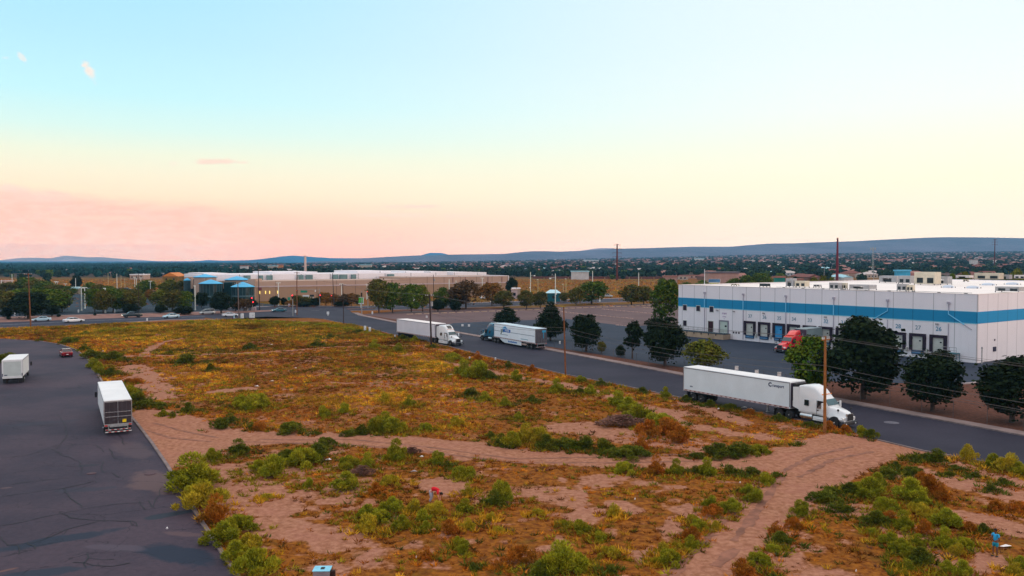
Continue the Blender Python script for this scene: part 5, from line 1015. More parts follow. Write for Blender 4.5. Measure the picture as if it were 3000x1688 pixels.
# ------------------------------------------------------------------ warehouse with truck docks
WA = P(2861, 1064.5); WB = P(1987, 979)
wu = (WB - WA); WL = wu.length; wu.normalize(); WDEP = 112.0; WH = 11.55
WR = empty('warehouse', WA, math.atan2(wu.y, wu.x), 'long white warehouse with a blue band and numbered truck docks', 'warehouse')
# local frame: x along the dock wall away from the near corner, y outwards towards the yard is -y or +y
_n = Vector((-wu.y, wu.x, 0)); OUT = 1 if _n.dot(-WA) > 0 else -1      # +1: local +y faces the camera
def wxz(px, py):
    """(x along wall, height) of the dock-wall point seen at a pixel"""
    dx, dv = (px - 1500) / F, -(py - 844) / F; d_ = Vector((dx, _cp + dv * _sp, -_sp + dv * _cp)); o = Vector((0, 0, CAMH))
    t_ = (WA - o).dot(_n) / d_.dot(_n); p = o + d_ * t_; return (p - WA).dot(wu), p.z
def wb(mb, x0, x1, y0, y1, z0, z1): y0, y1 = sorted((y0 * OUT, y1 * OUT)); return mb.box(x0, x1, y0, y1, z0, z1)
def wallmat(name, col, pitch=3.66, k=.82, along='X'):
    t = NT(name); oc = t.obj(); s = t.n('ShaderNodeSeparateXYZ'); t.l(oc, s.inputs[0])
    fr_ = t.math('FRACT', t.math('DIVIDE', t.math('ADD', s.outputs[along], 1000 * pitch), pitch)); ln = t.math('LESS_THAN', fr_, .035)
    pid = t.math('FLOOR', t.math('DIVIDE', t.math('ADD', s.outputs[along], 1000 * pitch), pitch)); wn = t.n('ShaderNodeTexWhiteNoise', noise_dimensions='1D'); t.l(pid, wn.inputs['W'])
    mp = t.n('ShaderNodeMapping'); mp.inputs['Scale'].default_value = (1.2, 1.2, .12); t.l(oc, mp.inputs[0]); st = t.noise(1.0, 5, mp.outputs[0], .7); n2 = t.noise(.25, 4, oc)
    c = t.mix(t.step(st, .45, .8, 0, .22), tuple(col) + (1,), tuple(v * .72 for v in col) + (1,)); c = t.mix(t.step(n2, .35, .7, 0, .25), c, tuple(v * 1.1 for v in col) + (1,))
    c = t.mix(t.math('MULTIPLY', wn.outputs[0], .12), c, tuple(v * .75 for v in col) + (1,)); c = t.mix(ln, c, tuple(v * k * .7 for v in col) + (1,))
    t.l(c, t.b.inputs['Base Color']); t.b.inputs['Roughness'].default_value = .8; return t.m
wh_wall = wallmat('warehouse_wall', (.80, .775, .81)); wh_wall2 = wallmat('warehouse_side_wall', (.80, .775, .81), along='Y'); wh_blue = wallmat('warehouse_blue_band', (.012, .24, .46)); roofw = mat('white_membrane_roof', (.86, .80, .76), .8, .07, .06, dirt=.12)
for y0_, y1_ in ((-.3, 0), (-WDEP, -WDEP + .3)): b = MB(); wb(b, 0, WL, y0_, y1_, 0, WH); b.build('wall', wh_wall, WR)
for x0_, x1_ in ((0, .3), (WL - .3, WL)): b = MB(); wb(b, x0_, x1_, -WDEP + .3, -.3, 0, WH); b.build('wall', wh_wall2, WR)
b = MB(); wb(b, .3, WL - .3, -WDEP + .3, -.3, WH - .5, WH - .18); b.build('roof', roofw, WR)
b = MB(); wb(b, -.06, WL + .06, -.36, .06, WH, WH + .06); wb(b, -.06, .36, -WDEP, -.36, WH, WH + .06); wb(b, WL - .36, WL + .06, -WDEP, -.36, WH, WH + .06); b.build('coping', pale_conc if False else roofw, WR)
z_hi, z_lo = 8.62, 6.62
b = MB(); wb(b, 0, WL, 0.003, .03, z_lo, z_hi); b.build('blue_band', wh_blue, WR)
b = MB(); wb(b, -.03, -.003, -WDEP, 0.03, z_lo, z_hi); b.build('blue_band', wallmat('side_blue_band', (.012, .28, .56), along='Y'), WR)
b = MB(); wb(b, 0, WL, .031, .045, z_lo - .06, z_lo + .06); wb(b, 0, WL, .031, .045, z_hi - .05, z_hi + .03); b.build('band_edge', mat('cyan_edge', (.18, .55, .68), .6, .05, 1), WR)
seal_m = mat('dock_seal', (.022, .014, .030), .8, .3, 1); door_w = mat('dock_door', (.50, .52, .48), .6, .08, 1); door_blue = mat('dock_door_blue', (.04, .30, .62), .6, .1, 1); bump_b = mat('dock_bumper_blue', (.01, .06, .14), .7, .2, 1); num_m = mat('number_teal', (.14, .26, .33), .7, .1, 1); num_b = mat('number_blue', (.03, .22, .36), .7, .1, 1)
RZo = (R(90), 0, 0 if OUT < 0 else R(180))
DOCKS = [('37', 2197, 926), ('36', 2239, 928), ('35', 2282, 931.5), ('34', 2325, 935), ('33', 2372, 938), ('32', 2419, 941), ('31', 2470, 944), ('30', 2520, 947.5), ('29', 2575, 951), ('28', 2631, 955.6), ('27', 2689, 959), ('26', 2749.5, 964)]
for num, px, py in DOCKS:
    x, z = wxz(px, py); x = wxz(px, 1000)[0]
    s = MB(); wb(s, x - 1.48, x + 1.48, .003, .28, 3.80, 4.28); wb(s, x - 1.48, x - .95, .003, .28, 1.30, 3.80); wb(s, x + .95, x + 1.48, .003, .28, 1.30, 3.80); o = s.build('dock_seal', seal_m, WR)
    s = MB(); bl = num == '35'
    for i in range(5): wb(s, x - .95, x + .95, .006, .055, 1.36 + i * .49, 1.36 + i * .49 + .48)
    dd_ = s.build('dock_door', door_blue if bl else door_w, WR); s = MB(); wb(s, x - .60, x - .25, .058, .07, 2.9, 3.12); s.build('door_glass', glass, dd_)
    s = MB(); wb(s, x - 1.1, x + 1.1, .01, .16, .62, 1.28); s.build('dock_bumper', bump_b, WR); s = MB(); wb(s, x - .9, x + .9, .163, .19, .8, 1.02); s.build('dock_plate', mat('dock_plate', (.10, .24, .42), .6, .2, 2), WR)
    lettering('dock_number', num, 1.05, num_b if num in ('26', '28', '32', '31') else num_m, WR, (x, .025 * OUT, 5.3), RZo, bold=.01)
    s = MB(); wb(s, x - 1.85, x - 1.6, .0, .35, 0.9, 1.7); s.build('dock_control', mat('control_box', (.42, .45, .42), .6, .1, 2), WR)
for px in (2007, 2046, 2085):
    x, z = wxz(px, 900); s = MB(); wb(s, x - .62, x + .62, .0, .07, 5.62, 7.02); o = s.build('window', mat('window_frame', (.55, .58, .55), .6, .05, 1), WR); s = MB(); wb(s, x - .52, x + .52, .072, .09, 5.72, 6.92); s.build('pane', seal_m, o)
x, z = wxz(2007, 945); s = MB(); wb(s, x - .6, x + .6, .0, .07, 2.0, 3.4); o = s.build('window', MATS['window_frame'], WR); s = MB(); wb(s, x - .5, x + .5, .072, .09, 2.1, 3.3); s.build('pane', seal_m, o)
x, z = wxz(2082.5, 950); s = MB(); wb(s, x - .85, x + .85, .0, .06, 1.2, 3.75); o = s.build('entrance_door', MATS['window_frame'], WR); s = MB(); wb(s, x - .7, x + .7, .062, .08, 1.25, 3.6); s.build('door_leaf', mat('dark_red_black', (.035, .006, .014), .5, .2, 1), o)
x, z = wxz(2121, 950); s = MB(); wb(s, x - 1.35, x + 1.35, .0, .12, 3.75, 4.05); wb(s, x - 1.35, x - 1.05, .0, .12, 1.25, 3.75); wb(s, x + 1.05, x + 1.35, .0, .12, 1.25, 3.75); s.build('door_surround', mat('grey_surround', (.22, .22, .26), .7, .1, 1), WR)
s = MB()
for i in range(5): wb(s, x - 1.05, x + 1.05, .01, .05, 1.25 + i * .5, 1.25 + i * .5 + .49)
o = s.build('roll_up_door', mat('pale_green_door', (.46, .55, .50), .6, .08, 1), WR); s = MB(); wb(s, x - .8, x - .25, .052, .07, 2.6, 2.95); s.build('door_glass', glass, o)
s = MB(); wb(s, x - .75, x + .55, .003, .012, 5.35, 5.75); wb(s, x - .6, x + .4, .003, .012, 4.72, 4.98); wb(s, x - .25, x + .1, .003, .012, 4.3, 4.45); s.build('faded_notice', mat('faded_purple', (.56, .48, .60), .8, .35, 3), WR)
# downspouts with collector boxes
cy = mat('downspout_cyan', (.16, .55, .80), .5, .08, 1); gp_ = mat('downspout_grey', (.42, .40, .47), .6, .1, 1)
for px, bend in ((2065, 0), (2178, 0), (2303, 0), (2443, 0), (2601, 1), (2780, -1)):
    x, z = wxz(px, 900); s = MB(); wb(s, x - .22, x + .22, .003, .32, 9.75, 10.15); wb(s, x - .07, x + .07, .003, .15, z_hi, 9.75); o = s.build('downspout', gp_, WR)
    s = MB()
    if not bend: wb(s, x - .08, x + .08, .05, .18, z_lo, z_hi); s.build('pipe', cy, o); s = MB(); wb(s, x - .06, x + .06, .003, .15, .2, z_lo); s.build('pipe', gp_, o)
    else:
        s.tube((x, .12 * OUT, z_hi), (x, .12 * OUT, 8.0), .09, .09, 6); s.tube((x, .12 * OUT, 8.0), (x + bend * 2.7, .12 * OUT, 6.35), .09, .09, 6); s.build('pipe', cy, o); s = MB(); s.tube((x + bend * 2.7, .12 * OUT, 6.35), (x + bend * 3.9, .12 * OUT, 5.6), .06, .06, 6); wb(s, x - .05, x + .05, .003, .12, .2, 6.4); s.build('pipe', gp_, o)
for px, py in ((2146 + 5, 822), (2238, 916), (2419, 926), (2746, 949), (2102, 907), (2486, 886)):
    x, z = wxz(px, py); s = MB(); wb(s, x - .22, x + .22, .003, .3, 6.05, 6.3); s.build('wall_lamp', steel, WR)
for px in (2149.5, 2157, 2165): x, z = wxz(px, 978); s = MB(); wb(s, x - .18, x + .18, .003, .06, 1.35, 1.75); s.build('vent', seal_m, WR)
# concrete ramp and platform with railing at the left end
xr0 = wxz(2142, 990)[0]; ramp_m = mat('ramp_concrete', (.40, .29, .20), .9, .2, .5, dirt=.3)
s = MB(); wb(s, xr0, WL - 1.0, .3, 2.6, 0, 1.12); s.build('loading_ramp', ramp_m, WR)
s = MB(); wb(s, xr0 - .05, WL - 1.0, .25, 2.65, 1.122, 1.24); o = s.build('ramp_deck', mat('dark_deck', (.035, .06, .075), .8, .2, 1), WR)
for i in range(9): s = MB(); xx = xr0 + 2.0 + i * 2.1; wb(s, xx - .1, xx + .1, 2.66, 2.72, .75, 1.12); s.build('ramp_bracket', seal_m, WR)
s = MB()
n_ = 11
for i in range(n_): xx = xr0 + .1 + i * (WL - 1.2 - xr0) / (n_ - 1); s.tube((xx, 2.5 * OUT, 1.24), (xx, 2.5 * OUT, 2.25), .035, .035, 5)
for zz_ in (2.25, 1.8): s.tube((xr0 + .1, 2.5 * OUT, zz_), (WL - 1.1, 2.5 * OUT, zz_), .03, .03, 5)
s.build('railing', steel, WR)
# steel stair near the corner
sx0, sz0 = wxz(2798, 1035); st_m = mat('stair_teal', (.03, .16, .20), .6, .2, 1); s = MB(); wb(s, sx0 - .9, sx0 + 1.6, .1, 1.4, 1.35, 1.47)
for i in range(6): wb(s, sx0 + 1.6 + i * .28, sx0 + 1.88 + i * .28, .1, 1.4, 1.2 - i * .2, 1.25 - i * .2)
for xx in (sx0 - .85, sx0 + 1.5): s.tube((xx, 1.3 * OUT, 0), (xx, 1.3 * OUT, 1.35), .05, .05, 5); s.tube((xx, .2 * OUT, 0), (xx, .2 * OUT, 1.35), .05, .05, 5)
s.build('stair', st_m, WR); s = MB()
for xx in (sx0 - .85, sx0 + .3, sx0 + 1.5): s.tube((xx, 1.35 * OUT, 1.45), (xx, 1.35 * OUT, 2.45), .04, .04, 5)
s.tube((sx0 - .85, 1.35 * OUT, 2.45), (sx0 + 1.5, 1.35 * OUT, 2.45), .04, .04, 5); s.tube((sx0 - .85, 1.35 * OUT, 1.95), (sx0 + 1.5, 1.35 * OUT, 1.95), .03, .03, 5); s.tube((sx0 + 1.5, 1.35 * OUT, 2.45), (sx0 + 3.3, 1.35 * OUT, 1.2), .04, .04, 5); s.build('stair_rail', steel, WR)
s = MB(); s.box(-.12, -.004, -OUT * 6.2 - .5, -OUT * 6.2 + .5, 1.6, 2.4); s.tube((-.1, -OUT * 6.2, 3.6), (-.02, -OUT * 6.2, 3.6), .16, .16, 8); s.build('wall_meter', mat('dark_navy', (.015, .02, .06), .6, .2, 1), WR)
s = MB(); s.tube((-1.2, .8 * OUT, 0), (-1.2, .8 * OUT, 2.6), .09, .09, 8); s.tube((-1.2, .8 * OUT, 2.6), (-1.2, .8 * OUT, 2.9), .16, .12, 8); tag(s.build('bollard_post', steel), 'grey post standing at the near corner of the warehouse', 'post'); bpy.context.view_layer.update()
o = bpy.data.objects['bollard_post']; o.location = WR.location; o.rotation_euler = WR.rotation_euler
# rooftop machines: each a thing of its own on the roof plane
RT = WH - .18
hv1 = mat('hvac_grey', (.36, .36, .37), .6, .12, 1, dirt=.2); hv2 = mat('hvac_cream', (.60, .54, .42), .6, .1, 1, dirt=.2); hv3 = mat('hvac_dark', (.02, .03, .035), .7, .3, 1)
def hvac(px, py, wpx, hpx, label, m=None, kind=0, dep=1.0, name='rooftop_unit'):
    p = P(px, py, RT); s_ = F / p.y; W_ = wpx / s_; H_ = hpx / s_
    r = empty(name, p, WR.rotation_euler[2], label, 'rooftop unit', 'air conditioning units on the warehouse roof'); D_ = min(W_ * .7, 3.0) * dep; q = .25
    W_ *= 1.08
    for (a, b_) in ((-W_ / 2, -W_ / 2 + .12), (W_ / 2 - .12, W_ / 2)): l = MB(); l.box(a, b_, -D_ / 2, -D_ / 2 + .12, 0, q); l.box(a, b_, D_ / 2 - .12, D_ / 2, 0, q); l.build('leg', hv3, r)
    if kind == 0:
        c = MB(); c.cbox(-W_ / 2, W_ / 2, -D_ / 2, D_ / 2, q, H_, .05); c.build('casing', m or hv1, r)
        for i in range(2): v = MB(); x0 = -W_ / 2 + (i + .12) * W_ / 2; y0, y1 = sorted((OUT * (D_ / 2 + .004), OUT * (D_ / 2 + .04))); v.box(x0, x0 + W_ * .3, y0, y1, q + H_ * .08, q + H_ * .48); v.build('vent', hv3, r)
    elif kind == 1:   # duct run with frame
        c = MB(); c.cbox(-W_ / 2, W_ / 2, -D_ / 2, D_ / 2, H_ * .66, H_, .05); c.cbox(-W_ / 2, -W_ * .2, -D_ / 2, D_ / 2, q, H_ * .66, .05); c.cbox(W_ * .30, W_ / 2, -D_ / 2, D_ / 2, q, H_ * .66, .05); c.build('casing', m or hv1, r)
        v = MB(); v.box(-W_ * .18, W_ * .28, -D_ * .4, D_ * .4, q, H_ * .5); v.build('fan_block', hv3, r)
        for i in range(3): v = MB(); v.tube((-W_ * .12 + i * W_ * .16, 0, q), (-W_ * .12 + i * W_ * .16, 0, H_ * .66), .06, .06, 6); v.build('pipe', chrome, r)
    else:             # low skylight dome
        c = MB(); c.loft([[(W_ / 2 * k_ * math.cos(a * .5236), D_ / 2 * 1.2 * k_ * math.sin(a * .5236), z_) for a in range(12)] for k_, z_ in ((1, 0.0), (1, .15), (.9, .35), (.6, .5), (.2, .58))]); c.build('dome', mat('skylight', (.55, .62, .72), .3, .1, 1), r, True)
    return r
for a in ((2154, 838, 18, 6, 'small low cream unit near the left end of the warehouse roof', hv2, 0), (2241, 842, 24, 11, 'dark low unit beside the left roof edge', hv3, 0), (2318, 842, 24, 26, 'tall stacked grey unit at the left of the roof', hv1, 1), (2350, 843, 32, 20, 'cream and grey unit right of the tall stacked one', hv2, 0),
          (2395, 843, 18, 9, 'small grey unit between two larger ones', hv1, 0), (2448, 849, 28, 21, 'grey unit with two dark openings over dock 31', hv1, 0), (2473, 849, 16, 20, 'cream unit with an open dark front', hv2, 0), (2528, 850, 58, 16, 'long grey unit with many ducts over dock 30', hv1, 1), (2610, 829, 50, 21, 'long grey duct run deeper on the roof', hv1, 1),
          (2655, 832, 34, 24, 'pinkish grey box unit beside the biggest unit', hv1, 0), (2717, 835, 56, 38, 'biggest cream unit in the middle of the roof', hv2, 0), (2762, 834, 38, 24, 'grey unit with a dark side right of the biggest unit', hv1, 1), (2645, 854, 26, 22, 'grey unit near the parapet with a dark opening', hv1, 0), (2668, 855, 18, 20, 'cream unit near the parapet with a dark opening', hv2, 0),
          (2826, 816, 36, 9, 'low white unit on the far roof edge', roofw, 1), (2897, 820, 64, 20, 'long cream unit with three openings on the far roof edge', hv2, 0), (2945, 820, 28, 15, 'dark and cream unit at the far right of the roof', hv1, 1), (2990, 818, 26, 12, 'white unit cut by the right picture edge', roofw, 0), (2959, 857, 60, 17, 'wide grey green unit near the parapet corner', hv1, 0),
          (2778, 843, 30, 6, 'round skylight bump right of the biggest unit', None, 2), (2850, 845, 34, 7, 'round skylight bump near the front parapet', None, 2), (2895, 836, 34, 7, 'round skylight bump in the middle right', None, 2), (2966, 834, 34, 7, 'round skylight bump above the wide grey green unit', None, 2), (2830, 826, 12, 7, 'small roof vent behind the skylights', hv2, 0)):
    hvac(*a)
# pipe with supports along the parapet
s = MB(); y_ = -2.2 * OUT; s.tube((2, y_, WH + .12), (WL * .62, y_, WH + .12), .05, .05, 6); pr_ = s.build('roof_pipe', steel); pr_.location = WR.location; pr_.rotation_euler = WR.rotation_euler; tag(pr_, 'thin grey pipe running behind the dock-side parapet', 'pipe')
for i in range(9): s = MB(); xx = 3 + i * 4.6; s.box(xx - .22, xx + .22, y_ - .18, y_ + .18, WH - .17, WH + .07); s.build('pipe_block', hv3, pr_)
s = MB(); p_ = P(2064, 838, RT); s.tube((0, 0, -.3), (0, 0, 3.9), .07, .04, 6); o = s.build('antenna_pole', white_gloss); o.location = p_; tag(o, 'thin white pole rising above the left end of the warehouse roof', 'pole')
# ------------------------------------------------------------------ long tan building with blue domes
BA = P(745, 884); BB = P(1490, 864); bu = (BB - BA); BL = bu.length; bu.normalize()
TB = empty('tan_building', BA, math.atan2(bu.y, bu.x), 'long tan building with white upper roof and blue domed glass entrance', 'building')
tan1 = wallmat('tan_wall', (.36, .235, .155), 9.0); tan2 = wallmat('tan_wall_upper', (.46, .32, .25), 9.0); whitem = wallmat('white_parapet', (.82, .80, .84), 14.0); pinkb = mat('pale_pink_band', (.50, .40, .41), .7, .08, .3); tealg = mat('teal_curtain_glass', (.008, .035, .042), .35, .3, .5, spec=.25); domem = mat('blue_metal_dome', (.05, .42, .72), .45, .08, .3); grg = mat('grey_green_louvre', (.14, .24, .25), .7, .2, .3)
s = MB(); s.box(-2, BL, 0, 70, 0, 6.0); s.build('wall', tan1, TB)
s = MB(); s.box(-2, BL, .05, 70, 6.55, 8.5); s.build('wall', tan2, TB)
s = MB(); s.box(-2.1, BL + .1, -.12, 70, 6.0, 6.55); s.build('band', pinkb, TB)
s = MB(); s.box(BL * .53, BL + .02, .02, 60, 8.5, 9.5); s.build('wall', tan2, TB)
s = MB(); s.box(BL * .53, BL + .1, -.06, .3, 9.5, 9.75); s.box(BL - .25, BL + .12, -.06, 60, 9.5, 9.75); s.box(BL - .3, BL + .14, -.14, .1, 0, 9.5); s.build('coping', whitem, TB)
s = MB(); s.box(-16, BL * .78, 24, 60, 6.4, 11.1); s.build('white_storey', whitem, TB)
s = MB()
for a, b_, h_ in ((.13, .30, 12.0), (.46, .60, 12.2), (.66, .745, 11.9), (.775, .85, 11.6), (.88, .985, 11.2), (-.11, -.02, 11.6), (.985, 1.04, 11.0)): s.box(BL * a, BL * b_, 30, 62, 11.1 if b_ < .78 else 9.0, h_)
s.build('white_step', whitem, TB)
for i, (px, wp) in enumerate(((795, 18), (884, 20), (910, 22), (986, 18), (1010, 26), (1040, 16), (1150, 24), (770, 12), (730, 20))):
    p = PZ(px, 815, BA.y + (px - 745) / 745 * (BB.y - BA.y) + 20); xx = (p - BA).dot(bu); s = MB(); s.box(xx - wp * .07, xx + wp * .07, 22.8, 23.9, 8.5, 10.6); s.build('louvre', grg, TB)
for px in (1311, 1360, 1452, 1555):
    p = PZ(px, 830, 400); xx = min((p - BA).dot(bu), BL - 4); s = MB(); s.box(xx - .15, xx + .15, -.3, -.02, 6.6, 9.3); s.build('pilaster', mat('dusky_pink', (.33, .18, .17), .7, .1, 1), TB)
lampg = mat('lit_wall_lamp', (255, 225, 120), .4, 0, 1, emit=1.3)
for px in (749, 769, 783, 811): p = PZ(px, 862, 350); xx = (p - BA).dot(bu); s = MB(); s.box(xx - .12, xx + .12, -.35, -.13, 3.2, 4.4); s.build('wall_lamp', lampg, TB)
s = MB(); xx = (PZ(750, 847, 350) - BA).dot(bu); s.cbox(xx - .7, xx + .7, -.2, -.125, 4.7, 6.0, .02); s.build('wall_emblem', mat('maroon', (.18, .03, .03), .6, .1, 1), TB)
def dome_bay(px, ybase, eave_y, apex_y, hw, glassy, tw):
    s_ = pxm(ybase); Yd = F / s_; c = PZ(px, ybase, Yd); zl = CAMH - (eave_y - HOR) / s_; za = CAMH - (apex_y - HOR) / s_; rd = hw * 1.08 / s_
    M = TB.matrix_world.inverted() if False else (Matrix.Translation(TB.location) @ Matrix.Rotation(TB.rotation_euler[2], 4, 'Z')).inverted()
    cl = M @ Vector((c.x, c.y, 0)); s = MB(); n = 20
    s.tube((cl.x, cl.y, 0), (cl.x, cl.y, zl - .25), rd * .93, rd * .93, n); o = s.build('round_bay', tealg if glassy else tan2, TB)
    if glassy:
        q = MB()
        for i in range(n): a = i * 2 * math.pi / n; q.box(-.06, .06, -.06, .06, 0, zl - .3, 0, Matrix.Translation((cl.x + rd * .94 * math.cos(a), cl.y + rd * .94 * math.sin(a), 0)))
        q.tube((cl.x, cl.y, 2.5), (cl.x, cl.y, 3.1), rd * .96, rd * .96, n); q.build('mullion', mat('pale_teal_metal', (.07, .13, .15), .6, .1, 1), o)
    s = MB(); s.loft([[(cl.x + rd * k * math.cos(i * 2 * math.pi / 24), cl.y + rd * k * math.sin(i * 2 * math.pi / 24), z_) for i in range(24)] for k, z_ in ((1.0, zl - .2), (1.05, zl), (.8, zl + (za - zl) * .27), (.45, zl + (za - zl) * .62), (.06, za))]); s.build('dome', domem, TB, True)
bpy.context.view_layer.update()
dome_bay(602, 884, 811.5, 803, 31, False, 0); dome_bay(695, 880, 819.5, 809, 33, False, 0); dome_bay(618, 888, 830.5, 819, 31, True, 0); dome_bay(712, 887, 840, 826, 31, True, 0); dome_bay(549, 884, 821, 814, 9, True, 0)
Mi = (Matrix.Translation(TB.location) @ Matrix.Rotation(TB.rotation_euler[2], 4, 'Z')).inverted()
def fblock(nm, x0, x1, ybase, ytop, dep, m):
    """block of the entrance front between two pixel columns"""
    s_ = pxm(ybase); Yd = F / s_; z = CAMH - (ytop - HOR) / s_; a = Mi @ Vector(((x0 - 1500) / s_, Yd, 0)); b_ = Mi @ Vector(((x1 - 1500) / s_, Yd, 0)); u_ = (b_ - a).normalized(); v_ = Vector((-u_.y, u_.x, 0)) * dep
    s = MB(); s.slab([(a.x, a.y), (b_.x, b_.y), (b_.x + v_.x, b_.y + v_.y), (a.x + v_.x, a.y + v_.y)], 0, z); return s.build(nm, m, TB)
fblock('glass_front', 556, 745, 883, 846, 8, tealg); fblock('entrance_wall', 560, 700, 881, 824, 12, tan2); fblock('glass_tower', 566, 583, 884, 818, 5, mat('dark_teal_panel', (.008, .035, .04), .3, .3, 1)); fblock('glass_tower', 627, 641, 885, 832, 5, MATS['dark_teal_panel']); fblock('glass_tower', 655, 679, 884, 827, 5, MATS['dark_teal_panel'])
fblock('portal', 598, 616, 889.5, 832, 2, pinkb); fblock('entrance_wall', 540, 560, 882, 812, 14, tan2); fblock('side_wall', 726, 746, 884.5, 818, 10, tan2)
# low wing and canopy right of the building
def simple_building(name, label, x0, x1, ybase, ytop, dep, wm_, roof_m, cat='building', roof='flat', rh=.35, group=None, win=True):
    s_ = pxm(ybase); Yd = F / s_; z = CAMH - (ytop - HOR) / s_; W_ = (x1 - x0) / s_; gz = float(hgt(((x0 + x1) / 2 - 1500) / s_, Yd))
    r = empty(name, (((x0 + x1) / 2 - 1500) / s_, Yd, 0), -.0, label, cat, group); s = MB(); s.box(-W_ / 2, W_ / 2, 0, dep, -.2, z); s.build('wall', wm_, r)
    q = MB()
    if roof == 'flat': q.box(-W_ / 2 - .2, W_ / 2 + .2, -.2, dep + .2, z + .003, z + rh)
    elif roof == 'gable': q.prism([(-W_ / 2 - .5, z), (0, z + rh), (W_ / 2 + .5, z)], -.4, dep + .4)
    elif roof == 'hip': q.add([(-W_ / 2 - .5, -.5, z), (W_ / 2 + .5, -.5, z), (W_ / 2 + .5, dep + .5, z), (-W_ / 2 - .5, dep + .5, z), (-W_ / 4, dep / 2, z + rh), (W_ / 4, dep / 2, z + rh)], [(0, 1, 5, 4), (1, 2, 5), (2, 3, 4, 5), (3, 0, 4), (3, 2, 1, 0)])
    q.build('roof', roof_m, r)
    if win:
        for i in range(max(1, int(W_ / 4))): v = MB(); xx = -W_ / 2 + (i + .5) * W_ / max(1, int(W_ / 4)); v.box(xx - .6, xx + .6, -.06, -.004, z * .35, z * .7); v.build('window', glass, r)
    return r
simple_building('small_building', 'low tan wing with a pale canopy right of the long tan building', 1498, 1516, 876, 850, 8, pinkb, tan2); simple_building('small_building', 'pale tan shed with a white flat canopy edge by the cross street', 1500, 1524, 874, 846.5, 6, mat('pale_tan', (.40, .33, .27), .7, .1, 1), whitem)
tb_ = simple_building('shelter', 'teal shelter with a rounded pale blue roof beside the cross street', 1603, 1641, 884, 859, 5, mat('teal_shelter', (.006, .11, .14), .4, .2, 1), mat('ice_blue_roof', (.45, .72, .80), .35, .08, 1), cat='shelter', roof='hip', rh=1.4)
simple_building('storehouse', 'building with an orange gabled roof behind the car park', 476, 520, 828, 810, 18, mat('ochre_wall', (.24, .13, .02), .8, .2, .5), mat('orange_roof', (.62, .20, .03), .7, .1, .5), roof='gable', rh=3.0)
simple_building('low_building', 'low building with a pale green roof at the far left of the car park', 14, 66, 862, 849, 8, pinkb, mat('mint_roof', (.42, .50, .36), .7, .1, .5), rh=.8)
simple_building('low_building', 'low white and tan shop with a flat pale roof behind the left car park trees', 200, 254, 862, 847, 9, tan2, mat('ice_cap', (.40, .62, .66), .6, .1, .5), rh=.9)
simple_building('low_building', 'wide flat white-roofed shop beyond the car park', 380, 420, 819, 806, 14, tan2, whitem, rh=.8); simple_building('low_building', 'long pale flat roof building left of the orange gable', 420, 470, 812, 803, 16, pinkb, whitem, rh=.8)
simple_building('low_building', 'tan flat building at the far left beyond the trees', 0, 14, 834, 824, 10, tan2, pinkb, rh=.5)
s = MB(); s.tube((0, 0, 0), (0, 0, 19.6), .75, .6, 12); s.tube((0, 0, 19.6), (0, 0, 19.9), .7, .7, 12); o = s.build('column_monument', mat('pink_concrete', (.55, .42, .38), .7, .06, .5)); o.location = PZ(895, 858, 436).xy.to_3d(); tag(o, 'tall plain pale column rising behind the long tan building', 'column')
# ------------------------------------------------------------------ poles
wood = mat('pole_wood', (.20, .075, .030), .9, .25, 3); wood_d = mat('pole_wood_dark', (.050, .032, .030), .9, .25, 3); rustp = mat('rust_steel', (.11, .022, .018), .8, .15, 1); lampw = mat('lamp_post_white', (.75, .78, .72), .5, .08, 1); lampy = mat('lamp_post_cream', (.45, .38, .20), .5, .1, 1)
POLE = {}
def upole(key, xb, yb, xt, yt, label, m=wood, arms=1, r0=.17, transformer=False, hw=.85):
    s_ = pxm(yb); h = (yb - yt) / s_; r = empty('utility_pole', P(xb, yb), 0, label, 'utility pole', 'wooden utility poles')
    lean = (xt - xb) / s_; s = MB(); s.tube((0, 0, -.2), (lean, 0, h), r0, r0 * .66, 9); s.build('pole_shaft', m, r, True)
    tops = []
    dirx, diry = .83, .55
    for k in range(arms):
        zz_ = h - .35 - k * .75; aw = hw + .08; s = MB(); cx = lean * zz_ / h
        s.box(-aw, aw, -.05, .05, -.05, .05, 0, Matrix.Translation((cx, -.14, zz_)) @ Matrix.Rotation(math.atan2(diry, dirx), 4, 'Z')); s.build('crossarm', m, r)
        for q in (-hw, -hw * .5, hw * .5, hw):
            v = MB(); v.tube((cx + q * dirx, -.14 + q * diry, zz_ + .063), (cx + q * dirx, -.14 + q * diry, zz_ + .3), .05, .035, 6); v.build('insulator', pale_ink, r)
            if k == 0: tops.append(r.location + Vector((cx + q * dirx, -.14 + q * diry, zz_ + .3)))
    tops.append(r.location + Vector((lean * .7, -.15, h * .70))); tops.append(r.location + Vector((lean * .6, -.15, h * .64)))
    if arms == 0: tops = [r.location + Vector((lean, 0, h - .1 - .3 * i)) for i in range(4)] + tops
    if transformer: v = MB(); v.tube((lean * .8 + .35, 0, h - 2.4), (lean * .8 + .35, 0, h - 1.5), .25, .25, 10); v.build('transformer', steel, r)
    POLE[key] = tops; return r
upole('a', 90, 959, 86, 800, 'brown pole in front of the dark tree at the left end of the boulevard', wood, 1)
upole('b', 870, 923, 871, 796, 'tall reddish brown pole at the crossing beside the traffic signals', wood, 1, transformer=True)
upole('c', 1007, 953, 1005, 832, 'thin dark pole on the lot corner left of the white marker posts', wood_d, 1, .13)
upole('d', 1264, 1014, 1259, 862, 'dark brown pole in front of the parked white truck in mid distance', wood_d, 1, .20, transformer=True)
upole('e', 1657, 1101, 1651, 899, 'reddish brown pole between the main street and the dry field', wood, 0, .14)
upole('f', 2416, 1271, 2414, 984, 'closest wooden pole, orange brown, in front of the white truck cab', mat('pole_wood_orange', (.30, .115, .030), .9, .2, 3), 1, .165, hw=.55)
